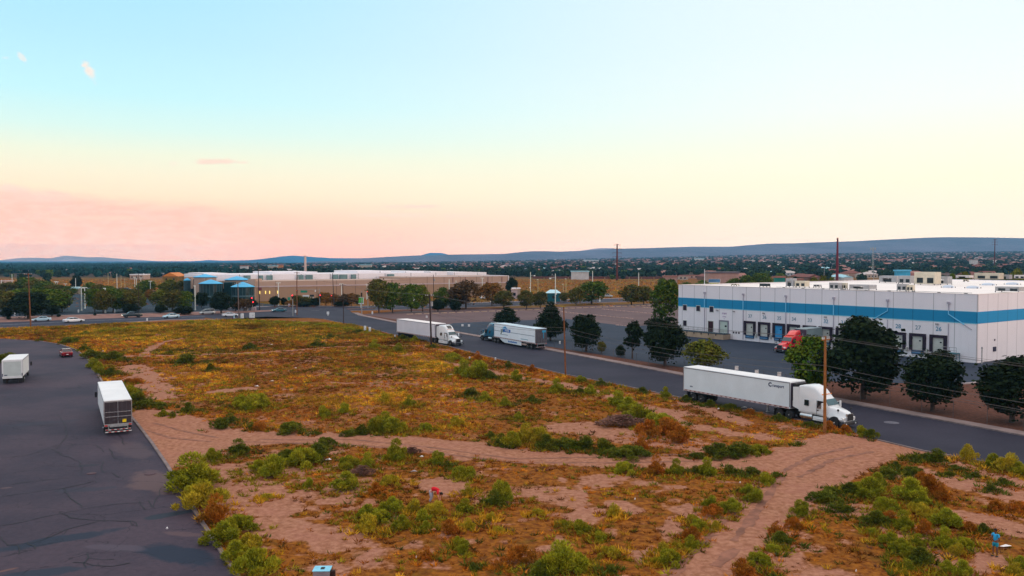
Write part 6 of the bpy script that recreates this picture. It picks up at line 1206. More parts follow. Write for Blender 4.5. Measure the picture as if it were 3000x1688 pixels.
upole('h', 761, 909, 757, 768, 'very tall dark pole in front of the blue domed entrance', wood_d, 0, .16)
upole('i', 979, 899, 975, 800, 'dark pole in front of the middle of the tan wall', wood_d, 0, .15)
upole('j', 700, 938, 698, 828, 'weathered grey pole beside the white box cabinets', mat('pole_grey', (.16, .12, .11), .9, .2, 3), 1, .16)
upole('k', 1271, 898, 1270, 805, 'dark pole with a transformer before the tan wall', wood_d, 0, .14, transformer=True); upole('l', 1148, 893, 1148, 820, 'short dark pole behind the tall corner tree', wood_d, 0, .12)
upole('m', 407, 918, 407, 800, 'thin dark pole among the car park trees', wood_d, 0, .10)
for q in range(1, 2):
    pass
P6 = Vector((2 * POLE['f'][0].x - POLE['e'][0].x, 2 * POLE['f'][0].y - POLE['e'][0].y, 0))
POLE['g'] = [P6 + Vector((dx * .83, dx * .55, z)) for dx, z in ((-1.05, 9.3), (-.5, 9.3), (.5, 9.3), (1.05, 9.3), (0, 6.9), (0, 6.3))]
wirem = mat('wire_grey', (.16, .15, .15), .6, .1, 1, metal=.3)
def wire(a, b_, sag, label, r=.016):
    s = MB(); n = 10; pts = [a.lerp(b_, i / n) - Vector((0, 0, sag * 4 * (i / n) * (1 - i / n))) for i in range(n + 1)]
    for p, q in zip(pts[:-1], pts[1:]): s.tube(p, q, r, r, 3, cap=False)
    return tag(s.build('power_line', wirem), label, 'power line', 'overhead lines between the poles')
for a, b_, nm in (('b', 'c', 'from the crossing pole to the lot corner pole'), ('c', 'd', 'between the lot corner pole and the pole at the parked white truck'), ('d', 'e', 'between the pole at the parked white truck and the reddish pole'), ('e', 'f', 'between the reddish pole and the closest pole'), ('f', 'g', 'leaving the closest pole towards the right edge')):
    for i in (0, 1, 3, 4, 5):
        wire(POLE[a][i], POLE[b_][i], .55 if i < 4 else .8, ('upper' if i < 4 else 'lower') + ' power line ' + nm, .013 if i < 4 else .02)
for i in (0, 1, 2, 4): wire(POLE['a'][min(i, 3)], POLE['a'][min(i, 3)] + Vector((-60, 25, .5)), .8, 'power line from the left brown pole out of the picture')
for a, b_ in (('h', 'i'), ('i', 'l'), ('l', 'k')): wire(POLE[a][0], POLE[b_][0], .8, 'power line strung before the long tan building', .02)
# transmission towers
def mono(px, ytop, Yd, h, label, m, arms, r0):
    top = PZ(px, ytop, Yd); r = empty('transmission_pole', (top.x, Yd, top.z - h), 0, label, 'transmission pole'); s = MB(); s.tube((0, 0, 0), (0, 0, h), r0, r0 * .55, 12); s.build('pole_shaft', m, r, True)
    for i in range(arms): z_ = h - 1.0 - i * 3.4; aw = 3.6 if i else 2.6; s = MB(); s.tube((-aw, 0, z_ + .3), (0, 0, z_), .10, .22, 6); s.tube((0, 0, z_), (aw, 0, z_ + .3), .22, .10, 6); s.tube((-aw, 0, z_ - 1.0), (-aw, 0, z_ + .3), .12, .12, 6); s.tube((aw, 0, z_ - 1.0), (aw, 0, z_ + .3), .12, .12, 6); s.build('crossarm', m, r)
    return r
mono(1808, 714.5, 700, 32, 'dark steel transmission pole with many crossarms above the orange field', rustp, 6, .95)
mono(2454, 697, 640, 36, 'thick rusty red monopole rising above the warehouse roof', mat('rust_red_steel', (.16, .010, .022), .8, .15, 1), 0, 1.15)
mono(2915, 700, 1100, 36, 'far thin dark transmission pole above the right of the roof', rustp, 3, .8); mono(2415, 780, 600, 11, 'thin pole behind the warehouse roof left of the rusty monopole', steel, 0, .22); mono(2278, 795, 560, 12, 'thin wooden pole in front of the trees behind the roof', wood_d, 0, .2)
mono(2560, 770, 650, 24, 'thin grey pole above the roof, right of the rusty monopole', steel, 0, .3)
# lattice mast
top = PZ(2558, 724, 900); r = empty('cell_tower', (top.x, top.y, top.z - 30), 0, 'pale cell tower with antennas above the warehouse roof', 'cell tower'); s = MB()
for a in range(3): q = a * 2.094; s.tube((1.2 * math.cos(q), 1.2 * math.sin(q), 0), (.5 * math.cos(q), .5 * math.sin(q), 30), .14, .1, 5)
for i in range(12):
    k = 1.2 - .7 * i / 12; 
    for a in range(3): q = a * 2.094; q2 = q + 2.094; s.tube((k * math.cos(q), k * math.sin(q), i * 2.5), (k * math.cos(q2), k * math.sin(q2), (i + 1) * 2.5), .06, .06, 4)
s.build('mast', mat('pale_mast', (.40, .42, .40), .6, .1, 1), r)
for i in range(6): q = i * 1.047; s = MB(); s.box(2.6 * math.cos(q) - .3, 2.6 * math.cos(q) + .3, 2.6 * math.sin(q) - .2, 2.6 * math.sin(q) + .2, 26.5, 29.5); s.tube((0, 0, 28), (2.6 * math.cos(q), 2.6 * math.sin(q), 28), .1, .1, 4); s.build('antenna', MATS['pale_mast'], r)
# lamp posts
LP_ = '5 820 862 w 0;36 803 850 w 0;80 812 845 w 0;66 849 868 w 1;163 825 852 w 2;168 826 853 w 2;192 832 858 w 2;222 815 856 w 0;239 844 911 w 2;249 843 904 w 2;309 845 917 w 1;317 800 834 y 0;343 802 845 w 0;355 808 842 y 0;366 815 848 y 0;395 813 843 w 2;400 817 857 w 1;413 814 845 w 2;441 824 873 w 2;492 829 866 w 2;553 835 866 w 2;572 838 909 w 1;655 833 878 w 2;816 829 896 w 2;1001 832 889 w 2;1053 817 868 w 1;1075 833 878 w 1;1213 833 882 w 1;1316 818 884 w 0;1336 822 876 w 0;1413 815 870 w 2;1438 839 884 w 1;1466 827 870 y 1;1554 797 866 w 3;1576 820 868 y 1;1627 802 892 w 4;1650 833 864 y 1;1658 817 864 y 1;1736 794 872 w 0;1757 866 884 w 0;1871 799 862 w 0'
lz = {'w': 'white', 'y': 'cream'}
for i, e in enumerate(LP_.split(';')):
    x, yt, yb, c_, k = e.split(); x, yt, yb, k = int(x), float(yt), float(yb), int(k); s_ = pxm(yb); h = (yb - yt) / s_
    where = 'deep in the left car park' if x < 460 and yb < 880 else 'at the front of the left car park' if x < 600 else 'before the domed entrance' if x < 700 else 'before the long tan wall' if x < 1500 else 'beside the cross street and the orange field'
    kk = ('bare ', 'single-headed ', 'twin-headed ', 'tall armed ', 'tall armed ')[k]
    r = empty('lamp_post', P(x, yb), 0, f'{kk}{lz[c_]} lamp post {where}', 'lamp post', 'lamp posts'); s = MB(); s.tube((0, 0, 0), (0, 0, h), .19, .14, 8); s.tube((0, 0, 0), (0, 0, .6), .28, .26, 8); s.build('post', lampw if c_ == 'w' else lampy, r)
    if k:
        q = MB(); hw = .85 if k == 2 else .45
        if k == 2: q.box(-hw, hw, -.2, .2, h - .1, h + .12)
        elif k == 1: q.box(-.55, .2, -.2, .2, h - .08, h + .12)
        else: dq = 1 if k == 3 else -1; q.tube((0, 0, h - 1.6), (dq * 1.7, 0, h - 1.6), .06, .05, 6); q.cbox(*sorted((dq * 1.6, dq * 2.4)), -.22, .22, h - 2.1, h - 1.6, .08); q.cbox(*sorted((-dq * .1, -dq * .6)), -.2, .2, h * .32, h * .36, .05)
        q.build('lamp_head', mat('lamp_head_white', (.85, .88, .82), .4, .05, 1), r)
# ------------------------------------------------------------------ traffic signals and signs at the crossing
redl = mat('lit_red_signal', (255, 40, 50), .3, 0, 1, emit=5.0); sigm = mat('signal_black', (.015, .012, .014), .6, .1, 2); galv = mat('signal_pole_grey', (.30, .31, .31), .5, .1, 2)
def signal(px, yb, ytop, label, arm=0, heads=((0, 3.2),), signs=()):
    s_ = pxm(yb); h = (yb - ytop) / s_; r = empty('traffic_signal', P(px, yb), 0, label, 'traffic signal', 'traffic signals at the crossing'); s = MB(); s.tube((0, 0, 0), (0, 0, h), .14, .10, 8)
    if arm: s.tube((0, 0, h - .5), (arm, 0, h - .2), .09, .06, 6)
    s.build('mast', galv, r)
    for hx, hz_ in heads:
        q = MB(); q.cbox(hx - .24, hx + .24, -.42, -.16, hz_ - .65, hz_ + .65, .04); o = q.build('signal_head', sigm, r)
        for i, m_ in enumerate((redl, mat('unlit_amber', (.05, .03, .01), .4, .1, 1), mat('unlit_green', (.01, .04, .02), .4, .1, 1))): q = MB(); q.tube((hx, -.43, hz_ + .42 - i * .42), (hx, -.48, hz_ + .42 - i * .42), .17, .17, 12); q.build('signal_light', m_, o)
    for a, b_, c_, d_, m_ in signs: q = MB(); q.box(a, b_, -.16, -.11, c_, d_); q.build('sign_plate', m_, r)
    return r
grs = mat('street_sign_green', (.01, .26, .17), .5, .1, 1); blk = mat('black_board', (.02, .03, .03), .6, .1, 1)
signal(937, 899, 846, 'signal mast with a long arm over the street before the tan wall', -9.5, ((-8.4, 5.7), (.3, 3.9)), ((-7.1, -4.6, 5.3, 6.1, grs), (-1.8, -1.4, 5.6, 6.3, refl_white)))
signal(972, 897, 868, 'short signal post on the far side of the crossing', 0, ((0, 3.6),)); signal(740, 912, 868, 'signal post by the pale cabinets left of the crossing', 0, ((-.1, 4.1), (.35, 2.7)))
signal(858, 926, 863, 'slim grey signal post on the near side of the crossing', 0, ((.0, 6.0),)); signal(1060, 921, 853, 'signal mast at the corner of the main street with dark heads', 0, ((-.0, 6.3),)); signal(1078, 905, 853, 'signal mast right of the green sign', 0, ((0, 5.8),))
for o in bpy.data.objects:
    if o.name.startswith('signal_light') and o.parent and o.parent.parent and o.parent.parent.location.x > P(1050, 920).x - 1 and o.data.materials[0] == redl: o.data.materials[0] = MATS['unlit_amber']
def board(name, label, x0, x1, y0, y1, yb, m, frame=None, posts=1, cat='sign'):
    s_ = pxm(yb); r = empty(name, P((x0 + x1) / 2, yb), 0, label, cat); W_ = (x1 - x0) / s_; za = (yb - y1) / s_; zb_ = (yb - y0) / s_; q = MB(); q.box(-W_ / 2, W_ / 2, -.08, .08, za, zb_); q.build('sign_face', m, r)
    if frame: q = MB(); q.box(-W_ / 2 - .08, W_ / 2 + .08, -.06, .06, za - .35, za - .003); q.box(W_ / 2 + .003, W_ / 2 + .22, -.1, .1, za - .35, zb_ + .1); q.box(-W_ / 2, W_ / 2, -.1, .1, zb_ + .003, zb_ + .1); q.build('sign_frame', frame, r)
    q = MB()
    for i in range(posts): xx = 0 if posts == 1 else -W_ / 2 + .3 + i * (W_ - .6); q.box(xx - .12, xx + .12, -.05, .05, 0, za - .36 if frame else za - .003)
    q.build('post', lampw, r); return r
board('roadside_sign', 'green and white roadside sign with a pale frame at the street corner', 1051, 1064, 872, 888, 902, mat('sign_green', (.10, .42, .05), .5, .3, .8), white_gloss)
board('roadside_sign', 'dark green notice board on the far verge', 843, 850, 871, 880, 898, grs); board('banner', 'low white banner with black end on the tan wall side', 887, 906, 864.5, 869, 896, white_gloss, posts=2); board('banner', 'black board right of the low white banner', 908, 920, 863.5, 869.5, 896, blk, posts=2)
board('billboard', 'framed blue and yellow billboard behind the left end of the warehouse roof', 2076, 2109, 818, 827, 850, mat('board_blue', (.08, .22, .42), .5, .3, .5), white_gloss, 2, 'billboard')
b_r = board('billboard', 'lower yellow green billboard panel behind the left end of the roof', 2077, 2108, 829, 834, 848, mat('board_yellow', (.36, .42, .02), .5, .3, .5), None, 2, 'billboard')
board('street_name_sign', 'small white sign in the middle of the wide crossing street', 957.5, 964.5, 913, 921, 925, white_gloss); 
# cabinets, marker posts, boxes
def cabinet(name, label, px, yb, wpx, hpx, m, dep=.8, cat='utility box', group=None):
    s_ = pxm(yb); W_ = wpx / s_; H_ = hpx / s_; r = empty(name, P(px, yb), 0, label, cat, group); q = MB(); q.cbox(-W_ / 2, W_ / 2, -dep / 2, dep / 2, .08, H_, min(.06, W_ * .15)); q.build('casing', m, r)
    q = MB(); q.box(-W_ / 2 - .05, W_ / 2 + .05, -dep / 2 - .05, dep / 2 + .05, 0, .079); q.build('base', pale_conc, r); q = MB(); q.box(W_ * .25, W_ * .32, -dep / 2 - .03, -dep / 2 - .003, H_ * .45, H_ * .6); q.build('handle', hv3, r); return r
cabinet('utility_box', 'larger white box cabinet by the near side of the crossing', 738.5, 932, 14, 15.5, white_paint); cabinet('utility_box', 'narrow white box cabinet left of the larger one', 709.5, 933, 7, 14, white_paint)
cabinet('marker_post', 'pale slim post in front of the white sedan', 686, 933, 3.4, 11, pb, .3, 'marker post'); cabinet('utility_box', 'pale pink cabinet on the far side of the boulevard', 743.5, 910, 13, 9.5, mat('pink_box', (.48, .38, .40), .7, .1, 1)); cabinet('utility_box', 'grey cabinet left of the pale pink one', 722, 911, 9, 9, mat('grey_box', (.36, .34, .33), .7, .1, 1))
cabinet('utility_box', 'small pink cabinet on the far verge right of the domed entrance', 847, 899, 5, 9, MATS['pink_box']); cabinet('utility_box', 'small grey cabinet before the dark corner bushes', 985.5, 898, 5, 6, steel)
cabinet('marker_post', 'left one of two white posts at the street edge, lot corner', 1069.5, 972, 6.4, 17, white_paint, .3, 'marker post', 'white marker posts'); cabinet('marker_post', 'right one of two white posts at the street edge, lot corner', 1083.5, 974.5, 6, 16, white_paint, .3, 'marker post', 'white marker posts')
for x, y, l in ((866, 917, 'tiny white delineator near the crossing pole'), (431, 941, 'round white marker at the near kerb of the boulevard'), (336, 916, 'round white marker among the car park trees'), (43, 925, 'small white marker beside the dark tree'), (230, 916, 'white marker in the car park gap'), (1091, 921, 'white marker on the street corner kerb'), (1451.5, 1056, 'small pale blue marker post at the near edge of the main street'), (1376, 1054, 'broken white stub near the near edge of the main street'), (1640, 1008, 'white sign stub by the yard fence'), (1157, 990, 'thin green stake behind the parked truck')):
    cabinet('delineator', l, x, y, 4.2, 8.5, white_paint, .2, 'marker', None)
# kerb blocks on the gravel lot
wsx = []
def wheelstops(a, b_, n, label, m):
    p, q = P(*a), P(*b_); dr = (q - p).normalized()
    for i in range(n):
        c = p.lerp(q, (i + .5) / n); s = MB(); L_ = (q - p).length / n * .72; s.prism([(-L_ / 2, 0), (L_ / 2, 0), (L_ / 2 - .06, .2), (-L_ / 2 + .06, .2)], -.16, .16); o = s.build('wheel_stop', m); o.location = c + Vector((0, 0, .012)); o.rotation_euler[2] = math.atan2(dr.y, dr.x); tag(o, label, 'wheel stop', 'wheel stops on the gravel lot')
wsm = mat('cream_kerb_block', (.50, .36, .26), .8, .1, 1); wsp = mat('pink_kerb_block', (.48, .31, .27), .8, .1, 1)
wheelstops((1188, 922), (1912, 895), 34, 'cream wheel stop in the far row along the cross street', wsm); wheelstops((1762, 906), (1924, 921), 13, 'pink wheel stop in the middle row of the gravel lot', wsp); wheelstops((1640, 914), (1856, 935), 18, 'pink wheel stop in the nearest row of the gravel lot', wsp); wheelstops((1880, 901), (1918, 904), 4, 'cream wheel stop beside the big rounded tree', wsm); wheelstops((1803, 953), (1850, 957.5), 4, 'pink wheel stop at the edge of the truck yard', wsp)
# yard fence: thin posts, rails and wires
fr_ = empty('chain_link_fence', P(1600, 1022), 0, 'long thin chain-link fence between the truck yard and the main street', 'fence'); fpts = [(1240, 962), (1300, 972), (1400, 985), (1600, 1019), (1900, 1074), (2120, 1107), (2440, 1160), (2700, 1206), (3000, 1262), (3300, 1322)]; base = fr_.location
s = MB(); rl = MB(); wv = MB()
for p, q in zip(fpts[:-1], fpts[1:]):
    a, b_ = P(*p) - base, P(*q) - base; n = max(1, int((b_ - a).length / 3.2))
    for i in range(n + (q == fpts[-1])): c = a.lerp(b_, i / n); s.tube(c, c + Vector((0, 0, 1.9)), .03, .03, 5)
    rl.tube(a + Vector((0, 0, 1.88)), b_ + Vector((0, 0, 1.88)), .02, .02, 4)
    for k in range(9): wv.tube(a + Vector((0, 0, .15 + k * .2)), b_ + Vector((0, 0, .15 + k * .2)), .005, .005, 3, cap=False)
fg_ = mat('fence_grey', (.11, .10, .10), .6, .15, 3, metal=.2); s.build('fence_post', fg_, fr_); rl.build('rail', fg_, fr_); wv.build('wire_mesh', fg_, fr_)
for x, y, l in ((2158, 1078, 'leftmost white notice on the yard fence behind the near trailer'), (2217, 1089, 'middle white notice on the yard fence behind the near trailer'), (2283, 1096, 'pinkish notice on the yard fence behind the near trailer'), (1355, 953, 'white and black notice board on the fence by the yard entrance'), (1374, 953.5, 'second white notice by the yard entrance'), (1250, 928, 'pale notice above the mid distance trailer')):
    s_ = 18 if x > 1500 else 13; q = MB(); q.box(-.26, .26, -.02, .02, -.28, .28); o = q.build('notice', refl_white); pp = P(x, y, 1.35); o.location = pp; tag(o, l, 'notice', 'notices on the fence')
# litter
for i, (x, y, w_, l, m) in enumerate(((489, 1558, 8, 'white scrap on the cracked street', refl_white), (962, 1354, 20, 'white plank by the shrubs under the dirt track', refl_white), (1290, 1349, 14, 'pale flat scraps near the dead wood heap', refl_white), (1235, 1345, 12, 'pale scrap right of the dead wood', refl_white), (1212, 1389, 22, 'grey white sheet of litter left of the bending person', pale_conc),
        (752, 1136, 14, 'white crumpled sheet on the dry field', refl_white), (796, 1121, 16, 'cream crumpled bag on the dry field', mat('cream_litter', (.60, .52, .40), .8, .1, 3)), (866, 1082, 8, 'white bag in the middle of the dry field', refl_white), (795, 1013, 10, 'white scrap on the far part of the field', refl_white), (301, 1032, 6, 'white bottle by the bend of the street', refl_white), (1121, 983, 12, 'orange red litter near the parked truck', mat('orange_litter', (.70, .10, .03), .7, .1, 3)),
        (1320, 1102, 14, 'white litter beside the footpath', refl_white), (2180, 1199, 18, 'white litter bag beside the near truck wheels', refl_white), (2200, 1203, 14, 'second white bag beside the near truck wheels', refl_white), (2168, 1422, 6, 'white scrap right of the lot centre', refl_white), (1270, 1562, 16, 'orange board piece below the bending person', mat('orange_litter2', (.50, .18, .08), .7, .1, 3)), (1305, 1560, 16, 'pinkish board piece below the bending person', pinkb), (1220, 1643, 4, 'tiny white scrap at the bottom centre', refl_white), (2508, 1684, 5, 'tiny white scrap at the bottom right', refl_white), (1495, 1148, 6, 'red scrap in the dry field', red_lens), (1860, 1471, 5, 'white scrap by the fork of the track', refl_white), (2105, 1203, 8, 'white bottle near the truck wheels', refl_white))):
    s_ = pxm(y); W_ = w_ / s_; s = MB(); q = random.Random(i); s.add([(-W_ / 2, 0, .10), (0, -W_ * .16, .16), (W_ / 2, W_ * .05, .10), (W_ * .1, W_ * .22, .22), (-W_ * .3, W_ * .15, .12), (0, 0, .06)], [(0, 1, 3, 4), (1, 2, 3), (0, 5, 1), (1, 5, 2), (2, 5, 3), (3, 5, 4), (4, 5, 0)]); o = s.build('paper_scrap', m); o.location = P(x, y) + Vector((0, 0, .1)); tag(o, l, 'litter', 'litter on the vacant lot')
for x, y, w_ in ((440, 1389, 34), (268, 1388, 26), (2612, 1239, 42)):
    s_ = pxm(y); s = MB(); s.tube((0, 0, 0), (0, 0, .02), w_ / s_ / 2, w_ / s_ / 2, 20); s.tube((0, 0, .02), (0, 0, .035), w_ / s_ / 2 * .8, w_ / s_ / 2 * .8, 20); o = s.build('manhole_cover', mat('iron_cover', (.075, .035, .045), .7, .2, 3) if x < 600 else mat('iron_cover_pale', (.12, .12, .15), .7, .2, 3)); o.location = P(x, y) + Vector((0, 0, .014)); tag(o, {440: 'dark round manhole cover near the kerb by the big green shrub', 268: 'dark oval manhole cover in the cracked street', 2612: 'pale worn patch cover on the main street'}[x], 'manhole cover')
# cabinet at the bottom edge
r = empty('meter_cabinet', P(945, 1737), R(2), 'metal meter cabinet with bright blue reflecting top at the bottom edge', 'utility box'); s = MB(); s.cbox(-.42, .42, -.35, .35, 0, 1.25, .03); s.build('casing', mat('cabinet_metal', (.28, .27, .32), .4, .2, 2, metal=.3), r); s = MB(); s.box(-.45, .45, -.38, .38, 1.252, 1.28); s.build('lid', mat('lid_cyan', (.25, .62, .78), .15, .15, 3, metal=.2), r); s = MB(); s.box(-.08, .12, -.12, .18, 1.282, 1.29); s.build('lid_mark', hv3, r)
r = empty('wooden_post', P(975, 1738), 0, 'short dark wooden post right of the meter cabinet', 'post'); s = MB(); s.cbox(-.13, .13, -.12, .12, 0, 1.2, .02); s.build('post_shaft', mat('dark_post', (.030, .014, .010), .9, .2, 4), r); s = MB(); s.box(-.28, -.133, -.05, .05, .95, 1.1); s.build('bracket', hv3, r)
# ------------------------------------------------------------------ the town beyond
wallc = [mat('town_wall_' + n, c, .85, .1, .3) for n, c in (('tan', (.36, .22, .16)), ('pink', (.42, .26, .22)), ('cream', (.48, .40, .33)), ('white', (.58, .57, .56)), ('brown', (.20, .11, .08)))]
roofc = [mat('town_roof_' + n, c, .85, .12, .3) for n, c in (('red_brown', (.19, .065, .05)), ('pinkish', (.32, .15, .12)), ('grey', (.14, .12, .14)), ('pale', (.50, .44, .42)), ('ice_blue', (.35, .60, .68)), ('dark_brown', (.10, .06, .05)))]
wn_, rn_ = ('tan', 'pink', 'cream', 'white', 'brown'), ('red-brown', 'pinkish', 'grey', 'pale', 'pale blue', 'dark brown')
HP = {}
def house_proto(wi, ri, kind, seed):
    q = random.Random(seed); W_, D_, h = q.uniform(13, 18), q.uniform(10, 13), q.uniform(2.8, 3.6); s = MB(); s.box(-W_ / 2, W_ / 2, -D_ / 2, D_ / 2, -2, h)
    s.box(-W_ / 2 - 5, -W_ / 2, -D_ / 2 + 1, D_ / 2 - 2, -2, h - .4); o = s.build('wall', wallc[wi]); s = MB(); e = .6
    def hip(x0, x1, y0, y1, z, rh, k): s.add([(x0, y0, z), (x1, y0, z), (x1, y1, z), (x0, y1, z), (x0 + k, (y0 + y1) / 2, z + rh), (x1 - k, (y0 + y1) / 2, z + rh)], [(0, 1, 5, 4), (1, 2, 5), (2, 3, 4, 5), (3, 0, 4), (3, 2, 1, 0)])
    if kind == 'flat': s.box(-W_ / 2 - .1, W_ / 2 + .1, -D_ / 2 - .1, D_ / 2 + .1, h + .01, h + .5)
    else: hip(-W_ / 2 - e, W_ / 2 + e, -D_ / 2 - e, D_ / 2 + e, h + .01, 2.4, 5 if kind == 'hip' else .2); hip(-W_ / 2 - 5.4, -W_ / 2 - .61, -D_ / 2 + .6, D_ / 2 - 1.6, h - .38, 1.5, .2)
    r_ = s.build('roof', roofc[ri]); s = MB()
    for x in (-W_ * .3, 0, W_ * .28): s.box(x - .8, x + .8, -D_ / 2 - .05, -D_ / 2 - .004, .9, 2.2)
    w_ = s.build('window', glass); out = (o.data, r_.data, w_.data)
    for t_ in (o, r_, w_): bpy.data.objects.remove(t_)
    return out
combos = [(0, 0), (1, 1), (0, 2), (2, 1), (3, 3), (4, 0), (2, 3), (1, 0), (3, 4), (4, 5), (0, 1)]
for i, c_ in enumerate(combos): HP[c_] = house_proto(c_[0], c_[1], ('hip', 'gable', 'hip', 'flat')[i % 4], 900 + i)
def zone_of(px):
    return 'beyond the left car park' if px < 560 else 'behind the long tan building' if px < 1000 else 'behind the right half of the tan building' if px < 1480 else 'beyond the orange field' if px < 1960 else 'behind the left part of the warehouse roof' if px < 2450 else 'behind the right part of the warehouse roof'
def blocked(px, Y): return (px < 560 and Y < 1000) or (px < 520 and rnd.random() < .8)
placed = []
hs = []
k_ = 0
while len(hs) < 270 and k_ < 9000:
    k_ += 1; px = rnd.uniform(-60, 3060); Y = 640 + 1150 * rnd.random() ** .8
    if 1490 < px < 1990 and Y < 735: continue
    if blocked(px, Y): continue
    X_w = (px - 1500) / F * Y
    if any((X_w - a) ** 2 + (Y - b_) ** 2 < 21 ** 2 for a, b_ in placed): continue
    placed.append((X_w, Y)); hs.append((px, X_w, Y))
hs.sort(key=lambda t: t[2])
for px, X_w, Y in hs:
    wi, ri = combos[rnd.choices(range(len(combos)), weights=(3, 4, 2, 3, 1.6, 2, 2, 3, .8, 1.5, 3))[0]]; z = float(hgt(X_w, Y))
    lab = f'{rn_[ri]} roofed {wn_[wi]} house ' + zone_of(px) + (', near row' if Y < 900 else ', middle rows' if Y < 1300 else ', farther rows')
    r = empty('house', (X_w, Y, z), rnd.choice((0, .1, -.15, 1.57, 1.45, 3.1)) + .3, lab, 'house', 'houses of the town')
    for nm, me_ in zip(('wall', 'roof', 'window'), HP[wi, ri]): o = bpy.data.objects.new(nm, me_); COL.objects.link(o); o.parent = r
# special far buildings seen in the photograph
def far_bld(px, y, wpx, hpx, Y, label, wm_, rm_, name='hall'):
    p = PZ(px, y, Y); s_ = F / Y; gz = float(hgt(p.x, Y)); W_ = wpx / s_; H_ = min(max(p.z + hpx / s_ - gz, 4), 10); r = empty(name, (p.x, Y, gz), 0, label, 'building'); s = MB(); s.box(-W_ / 2, W_ / 2, 0, W_ * .5, -3, H_); s.build('wall', wm_, r); s = MB(); s.box(-W_ / 2 - .5, W_ / 2 + .5, -.5, W_ * .5 + .5, H_ + .01, H_ + max(1.0, hpx / s_ * .35)); s.build('roof', rm_, r)
for a in ((1733, 747.5, 42, 3, 2600, 'long white distant hall left of the transmission pole', wallc[3], roofc[4]), (2050, 749, 26, 5, 2500, 'white distant hall with pale blue roof right of the orange field', wallc[3], roofc[4]), (2110, 747, 12, 4, 2400, 'small bright orange-red building in the far town', wallc[3], mat('town_roof_orange', (.75, .14, .03), .8, .1, .3)),
          (2648, 797, 38, 10, 560, 'bright sky blue shop roof behind the warehouse', mat('blue_shop', (.05, .40, .65), .6, .2, .3), mat('sky_roof', (.12, .55, .85), .5, .1, .3)), (2285, 828, 30, 14, 480, 'teal fronted shop with a pink roof behind the warehouse roof', mat('teal_front', (.01, .22, .19), .5, .2, .3), roofc[1]), (2330, 831, 44, 10, 490, 'wide pinkish roofed building behind the warehouse roof', wallc[0], roofc[1]),
          (2120, 815, 90, 14, 610, 'wide grey brown roofed hall behind the left end of the warehouse', wallc[1], roofc[2]), (1965, 822, 38, 10, 560, 'pinkish walled long building by the edge of the orange field', wallc[1], roofc[1]), (2855, 765, 20, 4, 1400, 'pale roofed hall in the far right of the town', wallc[3], roofc[3]), (820, 783, 16, 7, 1250, 'orange walled building in the town behind the tan building', mat('town_orange', (.55, .20, .06), .8, .1, .3), roofc[1]),
          (798, 784, 26, 4, 1200, 'long pale blue roofed hall left of the orange walled building', wallc[2], roofc[4]), (1070, 781, 34, 4, 1350, 'long pale blue roofed hall in the middle of the town', wallc[2], roofc[4]), (714, 787, 22, 7, 1100, 'white fronted building in the town behind the blue domes', wallc[3], roofc[1]), (1700, 803, 50, 6, 740, 'pale blue roofed house row at the edge of the orange field', wallc[3], roofc[4])): far_bld(*a)
# brown wall along the far edge of the orange field
s = MB(); a, b_ = P(1560, 817), P(1990, 818)
for i in range(12): p, q = a.lerp(b_, i / 12), a.lerp(b_, (i + .93) / 12); s.slab([(p.x, p.y), (q.x, q.y), (q.x, q.y + .4), (p.x, p.y + .4)], -.5, 2.2)
tag(s.build('field_wall', mat('red_brown_wall', (.15, .055, .045), .9, .2, .3)), 'long red brown wall at the far edge of the orange field', 'wall')
ts = []; k_ = 0
while len(ts) < 280 and k_ < 9000:
    k_ += 1; px = rnd.uniform(-60, 3060); Y = 600 + 620 * rnd.random() ** .9
    if 1490 < px < 1990 and Y < 740: continue
    if px < 560 and Y < 780 and rnd.random() < .8: continue
    X_w = (px - 1500) / F * Y
    if any((X_w - a) ** 2 + (Y - b_) ** 2 < 9 ** 2 for _, a, b_, _2 in ts) or any((X_w - a) ** 2 + (Y - b_) ** 2 < 10 ** 2 for a, b_ in placed): continue
    ts.append((px, X_w, Y, rnd.random()))
for px, X_w, Y, u in ts:
    kd = 'far' if u < .72 else 'farg'; h = rnd.uniform(5, 9)
    if kd == 'farg' and rnd.random() < .4: kd = 'far'
    tree('town_tree', kd, (X_w, Y, float(hgt(X_w, Y)) - .8), h, h * rnd.uniform(.85, 1.35), ('dark' if kd == 'far' else 'green') + ' tree among the houses ' + zone_of(px) + (', near row' if Y < 820 else ', farther row'), group='trees of the town')
# bright green trees right behind the warehouse
for x, w_, yt in ((2385, 60, 812), (2415, 50, 807), (2440, 46, 811), (2825, 60, 795), (2790, 40, 800), (2980, 70, 788), (2940, 50, 800), (2890, 60, 798), (2010, 50, 826), (2060, 60, 820), (2150, 60, 815), (2190, 70, 806), (2235, 80, 800), (1940, 40, 815)):
    p = PZ(x, yt, 330 if x > 2300 else 420); w2 = w_ / F * p.y; tree('roofline_tree', 'yel' if x in (2385, 2415, 2440, 2825, 2980) else 'green', (p.x, p.y, 0), p.z, w2, ('bright green' if x in (2385, 2415, 2440, 2825, 2980) else 'green') + ' tree top rising just behind the warehouse roof', group='trees behind the warehouse')
